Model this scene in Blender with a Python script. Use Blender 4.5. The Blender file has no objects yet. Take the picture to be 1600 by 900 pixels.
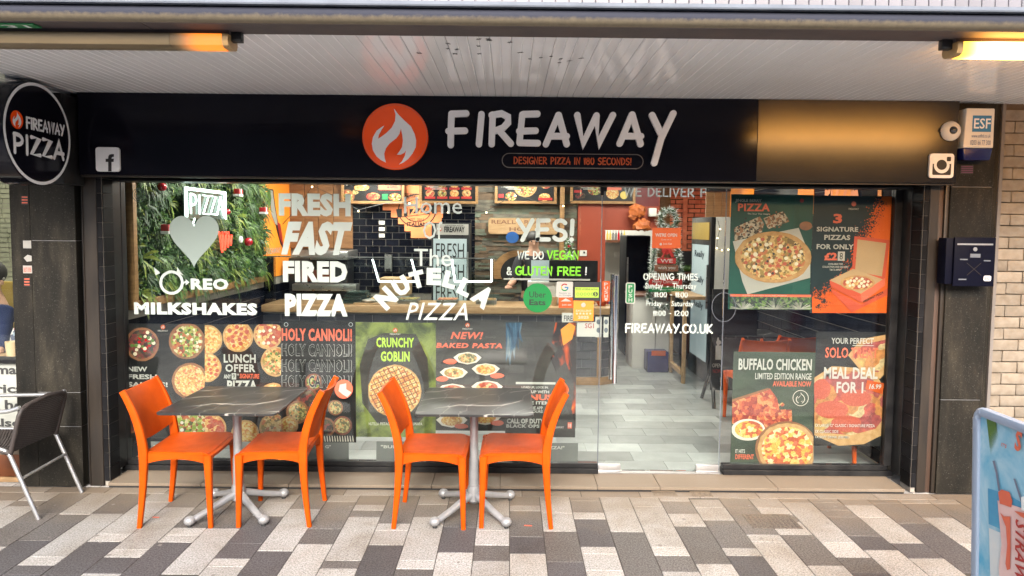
import bpy, bmesh, math, random
from mathutils import Vector, Matrix
from mathutils.geometry import tessellate_polygon
R_ = random.Random(7)
S = bpy.context.scene
COL = S.collection
rad = math.radians

# ------------------------------------------------------------------ camera
YAW, PITCH, ROLL = 0.22, 3.82, 0.55
def cam_basis():
    y, p, r = rad(YAW), rad(PITCH), rad(ROLL)
    F = Vector((math.sin(y)*math.cos(p), math.cos(y)*math.cos(p), -math.sin(p)))
    R0 = Vector((math.cos(y), -math.sin(y), 0)); U0 = R0.cross(F)
    return R0*math.cos(r)+U0*math.sin(r), -R0*math.sin(r)+U0*math.cos(r), F
CR, CU, CF = cam_basis()
CC = Vector((0, 0, 1.8))
FPX = 1100.0
cd = bpy.data.cameras.new('camera'); cam = bpy.data.objects.new('camera', cd); COL.objects.link(cam)
m3 = Matrix((CR, CU, -CF)).transposed()
cam.matrix_world = Matrix.Translation(CC) @ m3.to_4x4()
cd.sensor_width = 36; cd.lens = 36*FPX/1600; cd.shift_y = -21/1600
cd.clip_start = 0.05; cd.clip_end = 300
S.camera = cam

# ------------------------------------------------------------------ world, sun, exposure
w = bpy.data.worlds.new('World'); S.world = w; w.use_nodes = True
nt = w.node_tree; bg = nt.nodes['Background']
sky = nt.nodes.new('ShaderNodeTexSky'); sky.sky_type = 'NISHITA'; sky.sun_disc = False
sky.sun_elevation = rad(33); sky.sun_rotation = rad(180); sky.air_density = 1.0; sky.dust_density = 4.0; sky.ozone_density = 1.0
nt.links.new(sky.outputs[0], bg.inputs[0]); bg.inputs[1].default_value = 0.15
sd = bpy.data.lights.new('sun', 'SUN'); sun = bpy.data.objects.new('sun', sd); COL.objects.link(sun)
sd.energy = 2.0; sd.angle = rad(30); sd.color = (1.0, 0.985, 0.96)
sun.rotation_euler = (rad(90-33), 0, 0)
S.view_settings.view_transform = 'Standard'; S.view_settings.look = 'None'
S.view_settings.exposure = 1.85; S.view_settings.gamma = 1
S.cycles.max_bounces = 8; S.cycles.transparent_max_bounces = 16; S.cycles.glossy_bounces = 3
S.cycles.diffuse_bounces = 3; S.cycles.sample_clamp_indirect = 4; S.cycles.caustics_reflective = False
S.cycles.caustics_refractive = False
S.cycles.use_denoising = True

def ray(px, py): return CF*FPX + CR*(px-800) - CU*(py-429)
def g(px, py, Y):                      # point of the plane y=Y seen at a photo pixel
    d = ray(px, py); return CC + d*(Y/d.y)
def gz(px, py, Z):
    d = ray(px, py); return CC + d*((Z-CC.z)/d.z)

# ------------------------------------------------------------------ materials
M = {}
ALB = {'print_': .62, 'poster_black': .30, 'poster_grey': .42, 'poster_green': .5, 'poster_teal': .5, 'poster_navy': .45, 'poster_olive': .5, 'food_': .62, 'brick_cream': .39, 'granite_tmp': 1, 'ledge_': .55, 'wood': .7, 'frame_wood': .75, 'pale_wood': .7, 'crust': .55, 'pepperoni': .6, 'bowl_': .65, 'mozzarella': .7,
       'painted_silver': .5, 'light_metal': .7, 'threshold': .8, 'food_zoom': .45, 'vinyl_green': .8, 'alu_frame': .55, 'sky_print': .7, 'sand_print': .7, 'sea_print': .7, 'shake_print': .7, 'orange_print': .9, 'screen_grey_paint': .5, 'award': .7, 'fire_print': .7, 'ice_print': .2,
       'uber_green': .42, 'white_plastic': .8, 'slate_tile': .5, 'white_letter': .9, 'cardboard': .7, 'trim_grey': .7, 'roll_print': .6, 'plaster_brick': .7, 'white_paint': .85, 'yellow_plastic': .35, 'orange_wood': .35, 'redbrown': 1.1, 'snow_white': .8}
def alb(name, c):
    k = 1
    for p_, v in ALB.items():
        if name.startswith(p_): k = v
    return tuple(x*k for x in c[:3])
def nodes(name):
    m = bpy.data.materials.new(name); m.use_nodes = True; M[name] = m
    return m, m.node_tree, m.node_tree.nodes['Principled BSDF']
def c4(c): return (c[0], c[1], c[2], 1)
def ramp(nt, stops, interp='LINEAR'):
    r = nt.nodes.new('ShaderNodeValToRGB'); r.color_ramp.interpolation = interp
    e = r.color_ramp.elements
    while len(e) < len(stops): e.new(0.5)
    for i, (p, c) in enumerate(stops): e[i].position = p; e[i].color = c4(c)
    return r
def coords(nt, scale=(1, 1, 1), src='Object'):
    tc = nt.nodes.new('ShaderNodeTexCoord'); mp = nt.nodes.new('ShaderNodeMapping')
    mp.inputs['Scale'].default_value = scale
    nt.links.new(tc.outputs[src], mp.inputs[0]); return mp.outputs[0]
def world_coords(nt, scale=(1, 1, 1)):
    gm = nt.nodes.new('ShaderNodeNewGeometry'); mp = nt.nodes.new('ShaderNodeMapping')
    mp.inputs['Scale'].default_value = scale
    nt.links.new(gm.outputs['Position'], mp.inputs[0]); return mp.outputs[0]
def noise(nt, vec, scale, detail=4, rough=.55, dist=0):
    n = nt.nodes.new('ShaderNodeTexNoise'); n.inputs['Scale'].default_value = scale
    n.inputs['Detail'].default_value = detail; n.inputs['Roughness'].default_value = rough
    n.inputs['Distortion'].default_value = dist
    nt.links.new(vec, n.inputs['Vector']); return n.outputs['Fac']
def mixc(nt, fac, a, b, mode='MIX'):
    x = nt.nodes.new('ShaderNodeMix'); x.data_type = 'RGBA'; x.blend_type = mode
    for sock, v in ((0, fac), (6, a), (7, b)):
        if hasattr(v, 'is_output'): nt.links.new(v, x.inputs[sock])
        elif sock == 0: x.inputs[0].default_value = v
        else: x.inputs[sock].default_value = c4(v)
    return x.outputs[2]
def bump(nt, bs, h, strength, dist=.002):
    b = nt.nodes.new('ShaderNodeBump'); b.inputs['Strength'].default_value = strength
    b.inputs['Distance'].default_value = dist
    nt.links.new(h, b.inputs['Height']); nt.links.new(b.outputs[0], bs.inputs['Normal'])
def translucent(name, k):
    m = M[name]; nt = m.node_tree; b = nt.nodes['Principled BSDF']; out = nt.nodes['Material Output']
    tr = nt.nodes.new('ShaderNodeBsdfTranslucent'); mx = nt.nodes.new('ShaderNodeMixShader'); mx.inputs[0].default_value = k
    src = b.inputs['Base Color']
    if src.is_linked: nt.links.new(src.links[0].from_socket, tr.inputs[0])
    else: tr.inputs[0].default_value = src.default_value
    nt.links.new(b.outputs[0], mx.inputs[1]); nt.links.new(tr.outputs[0], mx.inputs[2]); nt.links.new(mx.outputs[0], out.inputs[0])
def mat(name, c, rough=.5, metal=0, c2=None, vs=3.0, stretch=(1, 1, 1), bs=None, spec=.5, rnd=0, wc=False, emit=None, coat=0, rvar=0):
    """colour c varied towards c2 by noise of scale vs; bs=(scale,strength) bump; rnd: per-object value variation"""
    m, nt, b = nodes(name)
    b.inputs['Roughness'].default_value = rough; b.inputs['Metallic'].default_value = metal
    b.inputs['Specular IOR Level'].default_value = spec; b.inputs['Coat Weight'].default_value = coat
    vec = world_coords(nt, stretch) if wc else coords(nt, stretch)
    if c2 is None: c2 = tuple(x*.82 for x in c)
    c, c2 = alb(name, c), alb(name, c2)
    n = noise(nt, vec, vs)
    r = ramp(nt, [(.32, c), (.7, c2)]); nt.links.new(n, r.inputs[0])
    out = r.outputs[0]
    if rnd:
        oi = nt.nodes.new('ShaderNodeObjectInfo'); hs = nt.nodes.new('ShaderNodeHueSaturation')
        mr = nt.nodes.new('ShaderNodeMapRange'); mr.inputs[3].default_value = 1-rnd; mr.inputs[4].default_value = 1+rnd
        nt.links.new(oi.outputs['Random'], mr.inputs[0]); nt.links.new(mr.outputs[0], hs.inputs['Value'])
        nt.links.new(out, hs.inputs['Color']); out = hs.outputs[0]
    nt.links.new(out, b.inputs['Base Color'])
    if rvar:
        n3 = noise(nt, vec, vs*2.3); mr = nt.nodes.new('ShaderNodeMapRange')
        mr.inputs[3].default_value = max(.02, rough-rvar); mr.inputs[4].default_value = rough+rvar
        nt.links.new(n3, mr.inputs[0]); nt.links.new(mr.outputs[0], b.inputs['Roughness'])
    if bs: bump(nt, b, noise(nt, vec, bs[0]), bs[1])
    if emit: b.inputs['Emission Color'].default_value = c4(emit[0]); b.inputs['Emission Strength'].default_value = emit[1]
    return m
def emat(name, c, s):
    m, nt, b = nodes(name); b.inputs['Base Color'].default_value = c4(c)
    b.inputs['Emission Color'].default_value = c4(c); b.inputs['Emission Strength'].default_value = s; return m

mat('orange_plastic', (.45, .062, .0015), .45, c2=(.34, .044, .0015), vs=9, bs=(220, .06), spec=.12, rvar=.06)
mat('light_metal', (.72, .72, .72), .33, .85, vs=12, rvar=.08)
mat('painted_silver', (.62, .62, .63), .35, .35, vs=14, c2=(.5, .5, .5), rvar=.08)
mat('chrome', (.8, .8, .8), .12, 1, vs=5)
mat('black_rubber', (.02, .02, .02), .7)
mat('black_gloss', (.004, .004, .007), .12, vs=2, c2=(.006, .006, .010), spec=.16, rvar=.03)
mat('satin_black', (.006, .005, .005), .20, vs=2, c2=(.010, .008, .006), spec=.5, rvar=.02)
mat('black_frame', (.006, .006, .007), .35, spec=.25, c2=(.02, .02, .02), vs=8, rvar=.1)
mat('shutter_guide', (.018, .015, .013), .38, .3, c2=(.035, .027, .02), vs=4, stretch=(3, 3, .6), rvar=.12, bs=(60, .2), wc=True)
mat('dark_tile', (.004, .0045, .008), .12, c2=(.008, .009, .014), vs=3, rnd=.35, spec=.22)
mat('reveal_tile', (.005, .005, .006), .5, c2=(.010, .010, .011), vs=3, rnd=.35, spec=.08)
mat('slate_tile', (.06, .065, .08), .3, c2=(.09, .09, .105), vs=9, rnd=.35, bs=(30, .4))
mat('grout', (.26, .235, .20), .85, vs=30)
mat('dark_grout', (.3, .3, .3), .85, vs=30)
mat('white_letter', (.78, .79, .80), .35, c2=(.74, .75, .76))
mat('vinyl_white', (.58, .65, .61), .5, c2=(.55, .61, .58), vs=5)
mat('print_white', (.78, .76, .70), .5, c2=(.72, .70, .64))
mat('print_salmon', (.80, .16, .08), .5, c2=(.75, .14, .07))
mat('print_orange', (.85, .14, .015), .45, c2=(.80, .12, .015))
mat('print_lime', (.50, .72, .06), .5, c2=(.42, .66, .05))
mat('vinyl_green', (.26, .80, .03), .5, c2=(.24, .74, .03))
mat('print_red', (.5, .02, .015), .5)
mat('print_black', (.01, .01, .01), .5)
mat('print_blue', (.01, .10, .35), .5)
mat('print_bright_blue', (.02, .25, .55), .45)
mat('print_yellow', (.8, .6, .12), .5)
mat('logo_orange', (.88, .085, .006), .25, c2=(.85, .08, .006), coat=.3)
mat('uber_green', (.01, .55, .12), .4)
mat('push_green', (.01, .16, .05), .4)
mat('wood', (.33, .17, .07), .5, c2=(.19, .085, .03), vs=5, stretch=(1, 1, 9), bs=(40, .3), rvar=.1, rnd=.15)
mat('pale_wood', (.50, .33, .17), .45, c2=(.37, .22, .10), vs=4, stretch=(2, 9, 9), rvar=.1)
mat('frame_wood', (.36, .20, .075), .5, c2=(.24, .12, .04), vs=6, stretch=(2, 2, 8), rnd=.1)
mat('rust_brown', (.055, .028, .017), .6, c2=(.03, .018, .012), vs=6, stretch=(3, 3, .5))
mat('dark_brown_wood', (.16, .06, .03), .5, c2=(.08, .03, .015), vs=5, stretch=(1, 6, 6))
mat('orange_paint', (.88, .27, .015), .6, c2=(.82, .24, .015), vs=1.5)
mat('redbrown_paint', (.25, .036, .011), .5, c2=(.20, .03, .010), vs=1.5)
mat('dark_red_paint', (.12, .008, .008), .5)
mat('white_paint', (.62, .60, .55), .6, vs=1.5, c2=(.55, .53, .49))
mat('steel', (.35, .35, .34), .3, .8, vs=6, rvar=.1)
mat('white_plastic', (.75, .73, .68), .4, c2=(.68, .66, .60))
mat('navy_plastic', (.008, .012, .09), .25)
mat('navy_paint', (.0014, .0018, .007), .5, spec=.08, c2=(.002, .0025, .009), bs=(200, .15))
mat('black_metal', (.015, .015, .016), .4, bs=(150, .2))
mat('lens_glass', (.01, .01, .012), .06, spec=.9)
mat('foliage', (.028, .095, .012), .5, c2=(.085, .16, .024), vs=7)
mat('foliage_dark', (.010, .042, .010), .55, c2=(.028, .075, .013), vs=6)
mat('foliage_yellow', (.20, .24, .03), .5, c2=(.09, .16, .02), vs=5)
mat('moss_back', (.012, .03, .01), .9)
mat('bauble_red', (.30, .006, .012), .2, c2=(.4, .01, .02), coat=.4)
mat('gift_red', (.32, .012, .015), .4)
mat('snow_white', (.75, .78, .75), .7, bs=(60, .4))
mat('brick_cream', (.50, .43, .34), .85, c2=(.38, .31, .23), vs=22, rnd=.16, bs=(55, .9), wc=True)
mat('mortar', (.10, .07, .045), .95, vs=40)
mat('brick_orange', (.85, .27, .14), .8, c2=(.55, .12, .06), vs=9, bs=(30, .8), rnd=.1)
mat('ledge_stone', (.30, .27, .20), .85, c2=(.11, .10, .085), vs=7, stretch=(1, 1, 4), bs=(40, .8))
mat('lead', (.10, .115, .14), .6, .0, c2=(.07, .08, .10), vs=5, bs=(30, .3))
mat('grey_tile', (.155, .145, .16), .45, c2=(.12, .115, .13), vs=5, rnd=.12)
mat('plaster_brick', (.42, .42, .30), .8, c2=(.28, .29, .2), vs=6)
mat('skin', (.42, .24, .16), .5)
mat('hair', (.01, .008, .007), .6)
mat('navy_cloth', (.007, .016, .06), .85, c2=(.012, .02, .08), vs=8, bs=(30, .6))
mat('dark_cloth', (.012, .012, .016), .9)
mat('cup', (.6, .45, .28), .5)
mat('grey_jug', (.2, .19, .17), .5)
mat('yellow_plastic', (.75, .5, .08), .5)
mat('alu_frame', (.42, .52, .68), .4, .1, c2=(.38, .48, .62))
mat('wicker', (.036, .027, .024), .6, c2=(.02, .015, .013), vs=30)
mat('amber_cover', (.17, .125, .07), .4, c2=(.12, .09, .05), vs=1.2, stretch=(1, 6, 6), rvar=.08)
mat('screen_grey', (.25, .30, .31), .4, emit=((.5, .6, .6), .12))
mat('cardboard', (.50, .33, .17), .6)
mat('bag_orange', (.42, .11, .02), .6, c2=(.22, .05, .01), vs=14)
mat('crust', (.52, .27, .09), .7, c2=(.66, .40, .17), vs=25)
mat('pepperoni', (.42, .05, .025), .5, c2=(.58, .12, .06), vs=80)
mat('bowl_brown', (.30, .12, .045), .5, c2=(.18, .07, .03), vs=14)
mat('bowl_white', (.75, .68, .58), .4)
mat('mozzarella', (.80, .72, .52), .5)
mat('dark_sauce', (.13, .03, .01), .4)
emat('led_white', (.92, 1.0, 1.0), 1.8)
emat('neon_white', (.80, 1.0, .92), 1.1)
emat('warm_bulb', (1.0, .75, .4), 4)
emat('panel_light', (1.0, .95, .86), 6)

def speckle(name, stops, scale, bg=None, rough=.55, wavy=.35, src='Object', bumpy=.25):
    """voronoi cells with colours picked from stops: reads as mixed food or leaves"""
    m, nt, b = nodes(name); b.inputs['Roughness'].default_value = rough
    v = coords(nt, src=src)
    nn = nt.nodes.new('ShaderNodeTexNoise'); nn.inputs['Scale'].default_value = scale*.7; nt.links.new(v, nn.inputs['Vector'])
    mx = nt.nodes.new('ShaderNodeVectorMath'); mx.operation = 'MULTIPLY_ADD'
    nt.links.new(nn.outputs['Color'], mx.inputs[0]); mx.inputs[1].default_value = (wavy/scale*4,)*3; nt.links.new(v, mx.inputs[2])
    vo = nt.nodes.new('ShaderNodeTexVoronoi'); vo.inputs['Scale'].default_value = scale; nt.links.new(mx.outputs[0], vo.inputs['Vector'])
    sp = nt.nodes.new('ShaderNodeSeparateColor'); nt.links.new(vo.outputs['Color'], sp.inputs[0])
    stops = [alb(name, c) for c in stops]; k = len(stops); r = ramp(nt, [(i/k, c) for i, c in enumerate(stops)], 'CONSTANT'); nt.links.new(sp.outputs[0], r.inputs[0])
    n2 = noise(nt, v, scale*3.2)
    r2 = ramp(nt, [(.3, (.55, .5, .45)), (.65, (1.15, 1.1, 1.05))]); nt.links.new(n2, r2.inputs[0])
    nt.links.new(mixc(nt, 1.0, r.outputs[0], r2.outputs[0], 'MULTIPLY'), b.inputs['Base Color'])
    return m
speckle('food_cheese', [(.75, .50, .13), (.80, .60, .22), (.70, .33, .08), (.62, .22, .06), (.80, .66, .34)], 70)
speckle('food_veg', [(.72, .45, .14), (.60, .20, .07), (.80, .62, .30), (.20, .13, .04), (.35, .25, .06), (.72, .5, .2)], 55)
speckle('food_meat', [(.55, .10, .05), (.72, .42, .14), (.42, .06, .03), (.78, .55, .25), (.50, .16, .10)], 48)
speckle('food_salad', [(.16, .26, .03), (.42, .50, .10), (.30, .03, .015), (.66, .62, .35), (.06, .09, .015), (.5, .12, .03), (.35, .3, .1)], 50)
speckle('food_pasta', [(.74, .52, .18), (.66, .38, .12), (.80, .62, .32), (.55, .25, .09)], 95)
speckle('food_chicken', [(.50, .08, .04), (.38, .05, .03), (.62, .16, .06), (.30, .03, .02), (.66, .3, .12)], 38)
speckle('food_chicken_pizza', [(.80, .52, .10), (.82, .62, .2), (.62, .14, .04), (.85, .74, .45), (.80, .45, .08), (.5, .09, .03)], 34)
speckle('food_zoom', [(.62, .10, .07), (.80, .52, .16), (.72, .30, .08), (.82, .66, .35), (.48, .09, .09)], 9, wavy=.5)
speckle('roll_print', [(.5, .45, .36), (.6, .55, .42), (.1, .08, .05), (.4, .2, .1), (.66, .6, .5)], 60)
speckle('food_noodle', [(.25, .22, .08), (.55, .5, .2), (.6, .3, .1), (.12, .12, .04)], 80)
speckle('food_dark', [(.05, .01, .01), (.16, .02, .02), (.02, .02, .015), (.25, .04, .03), (.10, .07, .02)], 45)
speckle('patterned_cloth', [(.6, .6, .6), (.1, .12, .2), (.3, .4, .5), (.5, .15, .2), (.8, .8, .8)], 25)
speckle('leaf_print', [(.04, .10, .03), (.01, .02, .02), (.10, .18, .04), (.015, .03, .03)], 60)

# poster backgrounds: printed gradients and blotches of colour
def blotch(name, a, b_, scale=3, c=None, stretch=(1, 1, 1), lo=.4, hi=.62, rough=.42):
    m, nt, b = nodes(name); b.inputs['Roughness'].default_value = rough; b.inputs['Specular IOR Level'].default_value = .35
    n = noise(nt, coords(nt, stretch), scale, 6, .6, .6)
    a, b_ = alb(name, a), alb(name, b_); c = alb(name, c) if c else None
    st = [(lo, a), (hi, b_)] + ([(min(.98, hi+.12), c)] if c else [])
    r = ramp(nt, st); nt.links.new(n, r.inputs[0]); nt.links.new(r.outputs[0], b.inputs['Base Color']); return m
blotch('poster_black', (.016, .016, .017), (.035, .034, .034), 2.5)
blotch('poster_grey', (.05, .048, .045), (.11, .105, .095), 2.2, stretch=(1, 1, 3))
blotch('poster_green', (.30, .36, .09), (.10, .125, .05), 7, (.045, .05, .035))
blotch('poster_teal', (.012, .085, .07), (.02, .13, .10), 1.6)
blotch('poster_navy', (.008, .028, .038), (.016, .045, .055), 1.5)
blotch('poster_olive', (.035, .055, .038), (.07, .10, .065), 2.0, stretch=(1, 1, 4))
blotch('fire_print', (.015, .012, .012), (.55, .07, .008), 7, (1.0, .50, .04), (1, 1, .55), .47, .58)
blotch('ice_print', (.02, .04, .10), (.12, .35, .60), 8, (.75, .85, .85), (2.6, 1, .5), .36, .52)
blotch('orange_print', (.62, .11, .008), (.50, .07, .006), 2)
blotch('splat_print', (.012, .022, .025), (.02, .03, .03), 24)
blotch('sky_print', (.10, .42, .62), (.55, .72, .78), 2.5, (.75, .82, .82))
blotch('stone_print', (.12, .12, .10), (.3, .3, .26), 6)

# granite paving, light and dark, with its dirt
def granite(name, a, b_, dirt=.8, rnd=.14):
    m, nt, b = nodes(name); b.inputs['Roughness'].default_value = .62; b.inputs['Specular IOR Level'].default_value = .4
    v = world_coords(nt)
    sp = noise(nt, v, 105, 3, .85); r = ramp(nt, [(.36, tuple(x*.55 for x in b_)), (.45, b_), (.56, a), (.7, tuple(min(1, x*1.12) for x in a))]); nt.links.new(sp, r.inputs[0])
    oi = nt.nodes.new('ShaderNodeObjectInfo'); hs = nt.nodes.new('ShaderNodeHueSaturation')
    mr = nt.nodes.new('ShaderNodeMapRange'); mr.inputs[3].default_value = 1-rnd; mr.inputs[4].default_value = 1+rnd
    nt.links.new(oi.outputs['Random'], mr.inputs[0]); nt.links.new(mr.outputs[0], hs.inputs['Value']); nt.links.new(r.outputs[0], hs.inputs['Color'])
    d = noise(nt, v, 2.1, 8, .68, .5); dr = ramp(nt, [(.38, (1, 1, 1)), (.52, (.87, .84, .80)), (.68, (.60, .53, .45))]); nt.links.new(d, dr.inputs[0])
    col = mixc(nt, dirt, hs.outputs[0], dr.outputs[0], 'MULTIPLY')
    # trodden grime along the foot of the shop front (world y beyond 4.3)
    sx = nt.nodes.new('ShaderNodeSeparateXYZ'); nt.links.new(v, sx.inputs[0])
    n4 = noise(nt, v, 5, 5); ad = nt.nodes.new('ShaderNodeMath'); ad.operation = 'MULTIPLY_ADD'
    nt.links.new(n4, ad.inputs[0]); ad.inputs[1].default_value = .7; nt.links.new(sx.outputs[1], ad.inputs[2])
    mr2 = nt.nodes.new('ShaderNodeMapRange'); mr2.inputs[1].default_value = 4.45; mr2.inputs[2].default_value = 5.05
    mr2.inputs[3].default_value = 0; mr2.inputs[4].default_value = .85
    nt.links.new(ad.outputs[0], mr2.inputs[0])
    col = mixc(nt, mr2.outputs[0], col, (.15, .115, .08))
    nt.links.new(col, b.inputs['Base Color'])
    bump(nt, b, sp, .25, .001)
granite('granite_light', (.375, .368, .355), (.23, .222, .21))
granite('granite_dark', (.100, .095, .098), (.045, .041, .043), .6)
granite('granite_mid', (.142, .133, .128), (.066, .060, .056), .6)
granite('threshold_stone', (.25, .225, .195), (.20, .18, .155), .5)
granite('cover_metal', (.12, .105, .09), (.06, .05, .045), .5)

def pavement_base():
    m, nt, b = nodes('paving_far'); b.inputs['Roughness'].default_value = .6
    v = world_coords(nt)
    mp = nt.nodes.new('ShaderNodeMapping'); mp.inputs['Rotation'].default_value = (0, 0, rad(90)); nt.links.new(v, mp.inputs[0])
    bt = nt.nodes.new('ShaderNodeTexBrick'); bt.inputs['Scale'].default_value = 1
    bt.inputs['Brick Width'].default_value = .55; bt.inputs['Row Height'].default_value = .2; bt.inputs['Mortar Size'].default_value = .003
    bt.inputs['Color1'].default_value = c4((.55, .53, .50)); bt.inputs['Color2'].default_value = c4((.24, .23, .225)); bt.inputs['Mortar'].default_value = c4((.05, .045, .04))
    nt.links.new(mp.outputs[0], bt.inputs['Vector'])
    d = noise(nt, v, 90, 3); r = ramp(nt, [(.35, (.75, .75, .75)), (.6, (1.1, 1.1, 1.1))]); nt.links.new(d, r.inputs[0])
    nt.links.new(mixc(nt, 1, bt.outputs[0], r.outputs[0], 'MULTIPLY'), b.inputs['Base Color'])
pavement_base()

mat('mortar_dark', (.045, .038, .032), .9, vs=20, wc=True)
def setts():
    m, nt, b = nodes('street_setts'); b.inputs['Roughness'].default_value = .6
    v = world_coords(nt, (1, 1, 1)); bt = nt.nodes.new('ShaderNodeTexBrick'); bt.inputs['Scale'].default_value = 1
    bt.inputs['Brick Width'].default_value = 1.1; bt.inputs['Row Height'].default_value = .55; bt.inputs['Mortar Size'].default_value = .01
    bt.inputs['Color1'].default_value = c4((.035, .045, .07)); bt.inputs['Color2'].default_value = c4((.24, .26, .29)); bt.inputs['Mortar'].default_value = c4((.03, .03, .035))
    nt.links.new(v, bt.inputs['Vector']); nt.links.new(bt.outputs[0], b.inputs['Base Color'])
setts()
def marble():
    m, nt, b = nodes('dark_marble'); b.inputs['Roughness'].default_value = .36; b.inputs['Specular IOR Level'].default_value = .22
    v = coords(nt)
    def veins(scale, dist, lo, c):
        n = nt.nodes.new('ShaderNodeTexNoise'); n.inputs['Scale'].default_value = scale; n.inputs['Detail'].default_value = 3; n.inputs['Distortion'].default_value = dist
        nt.links.new(v, n.inputs['Vector'])
        r = ramp(nt, [(.5-lo, (0, 0, 0)), (.5, c), (.5+lo, (0, 0, 0))]); nt.links.new(n.outputs['Fac'], r.inputs[0]); return r.outputs[0]
    base = noise(nt, v, 4, 6); rb = ramp(nt, [(.3, (.016, .016, .017)), (.7, (.034, .032, .030))]); nt.links.new(base, rb.inputs[0])
    mk = noise(nt, v, 3.4, 2); mr = ramp(nt, [(.46, (0, 0, 0)), (.56, (1, 1, 1))]); nt.links.new(mk, mr.inputs[0])
    def streak(sc, rot, lo, c, dist):
        mp = nt.nodes.new('ShaderNodeMapping'); mp.inputs['Rotation'].default_value = (0, 0, rad(rot)); nt.links.new(v, mp.inputs[0])
        wv = nt.nodes.new('ShaderNodeTexWave'); wv.inputs['Scale'].default_value = sc; wv.inputs['Distortion'].default_value = dist; wv.inputs['Detail'].default_value = 3; wv.inputs['Detail Scale'].default_value = 1.6
        nt.links.new(mp.outputs[0], wv.inputs['Vector']); r = ramp(nt, [(lo, (0, 0, 0)), (1, c)]); nt.links.new(wv.outputs['Fac'], r.inputs[0]); return r.outputs[0]
    a = mixc(nt, 1, streak(1.3, 62, .990, (.40, .37, .33), 5), mr.outputs[0], 'MULTIPLY')
    a2 = mixc(nt, 1, a, streak(2.1, 25, .988, (.09, .085, .078), 7), 'ADD')
    nt.links.new(mixc(nt, 1, rb.outputs[0], a2, 'ADD'), b.inputs['Base Color'])
marble()

def pier_slate():
    m, nt, b = nodes('polished_granite'); b.inputs['Specular IOR Level'].default_value = .14
    v = world_coords(nt)
    d = noise(nt, world_coords(nt, (3, 3, .7)), 2.2, 6, .65); r = ramp(nt, [(.3, (.006, .006, .005)), (.52, (.014, .0125, .010)), (.66, (.030, .026, .019)), (.8, (.07, .062, .045))]); nt.links.new(d, r.inputs[0])
    s = noise(nt, v, 120, 2, .8); rs = ramp(nt, [(.62, (0, 0, 0)), (.74, (.07, .068, .06))]); nt.links.new(s, rs.inputs[0])
    nt.links.new(mixc(nt, 1, r.outputs[0], rs.outputs[0], 'ADD'), b.inputs['Base Color'])
    mr = nt.nodes.new('ShaderNodeMapRange'); mr.inputs[3].default_value = .3; mr.inputs[4].default_value = .75
    nt.links.new(noise(nt, v, 5, 6, .7), mr.inputs[0]); nt.links.new(mr.outputs[0], b.inputs['Roughness'])
    bump(nt, b, s, .12)
pier_slate()

def glass():
    m = bpy.data.materials.new('window_glass'); m.use_nodes = True; M['window_glass'] = m
    nt = m.node_tree; nt.nodes.remove(nt.nodes['Principled BSDF']); out = nt.nodes['Material Output']
    tr = nt.nodes.new('ShaderNodeBsdfTransparent'); tr.inputs[0].default_value = (.95, .975, .965, 1)
    gl = nt.nodes.new('ShaderNodeBsdfGlossy'); gl.inputs['Roughness'].default_value = 0.0; gl.inputs[0].default_value = (1, 1, 1, 1)
    fr = nt.nodes.new('ShaderNodeFresnel'); fr.inputs[0].default_value = 1.37
    n = noise(nt, world_coords(nt), 1.3, 2); bp = nt.nodes.new('ShaderNodeBump'); bp.inputs['Strength'].default_value = .03; bp.inputs['Distance'].default_value = .02
    nt.links.new(n, bp.inputs['Height']); nt.links.new(bp.outputs[0], gl.inputs['Normal'])
    mx = nt.nodes.new('ShaderNodeMixShader'); nt.links.new(fr.outputs[0], mx.inputs[0]); nt.links.new(tr.outputs[0], mx.inputs[1]); nt.links.new(gl.outputs[0], mx.inputs[2])
    nt.links.new(mx.outputs[0], out.inputs[0])
glass()
def soffit_mat():
    m, nt, b = nodes('soffit_white'); b.inputs['Roughness'].default_value = .11; b.inputs['Specular IOR Level'].default_value = .65
    v = world_coords(nt)
    n = noise(nt, v, 1.1, 6, .6); r = ramp(nt, [(.35, (.86, .86, .86)), (.7, (.78, .78, .77))]); nt.links.new(n, r.inputs[0])
    nt.links.new(r.outputs[0], b.inputs['Base Color'])
soffit_mat()
def gutter_mat():
    m, nt, b = nodes('concrete_lit_low'); b.inputs['Roughness'].default_value = .8
    v = world_coords(nt)
    sx = nt.nodes.new('ShaderNodeSeparateXYZ'); nt.links.new(v, sx.inputs[0])
    ad = nt.nodes.new('ShaderNodeMath'); ad.operation = 'MULTIPLY_ADD'; nt.links.new(noise(nt, v, 40, 6, .7), ad.inputs[0]); ad.inputs[1].default_value = .03; nt.links.new(sx.outputs[2], ad.inputs[2])
    r = ramp(nt, [(0, (.17, .14, .09)), (.4, (.085, .068, .045)), (.58, (.008, .010, .022)), (1, (.012, .014, .028))])  # lit tan foot, dark above: the light is put into the colour
    mr = nt.nodes.new('ShaderNodeMapRange'); mr.inputs[1].default_value = 2.655; mr.inputs[2].default_value = 2.73; nt.links.new(ad.outputs[0], mr.inputs[0])
    nt.links.new(mr.outputs[0], r.inputs[0]); nt.links.new(r.outputs[0], b.inputs['Base Color']); bump(nt, b, noise(nt, v, 90, 4), .4)
gutter_mat()
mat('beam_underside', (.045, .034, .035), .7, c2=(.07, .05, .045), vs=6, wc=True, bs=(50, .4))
mat('indoor_floor', (.22, .23, .225), .35, c2=(.17, .18, .175), vs=5, rnd=.38, rvar=.08)

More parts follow.
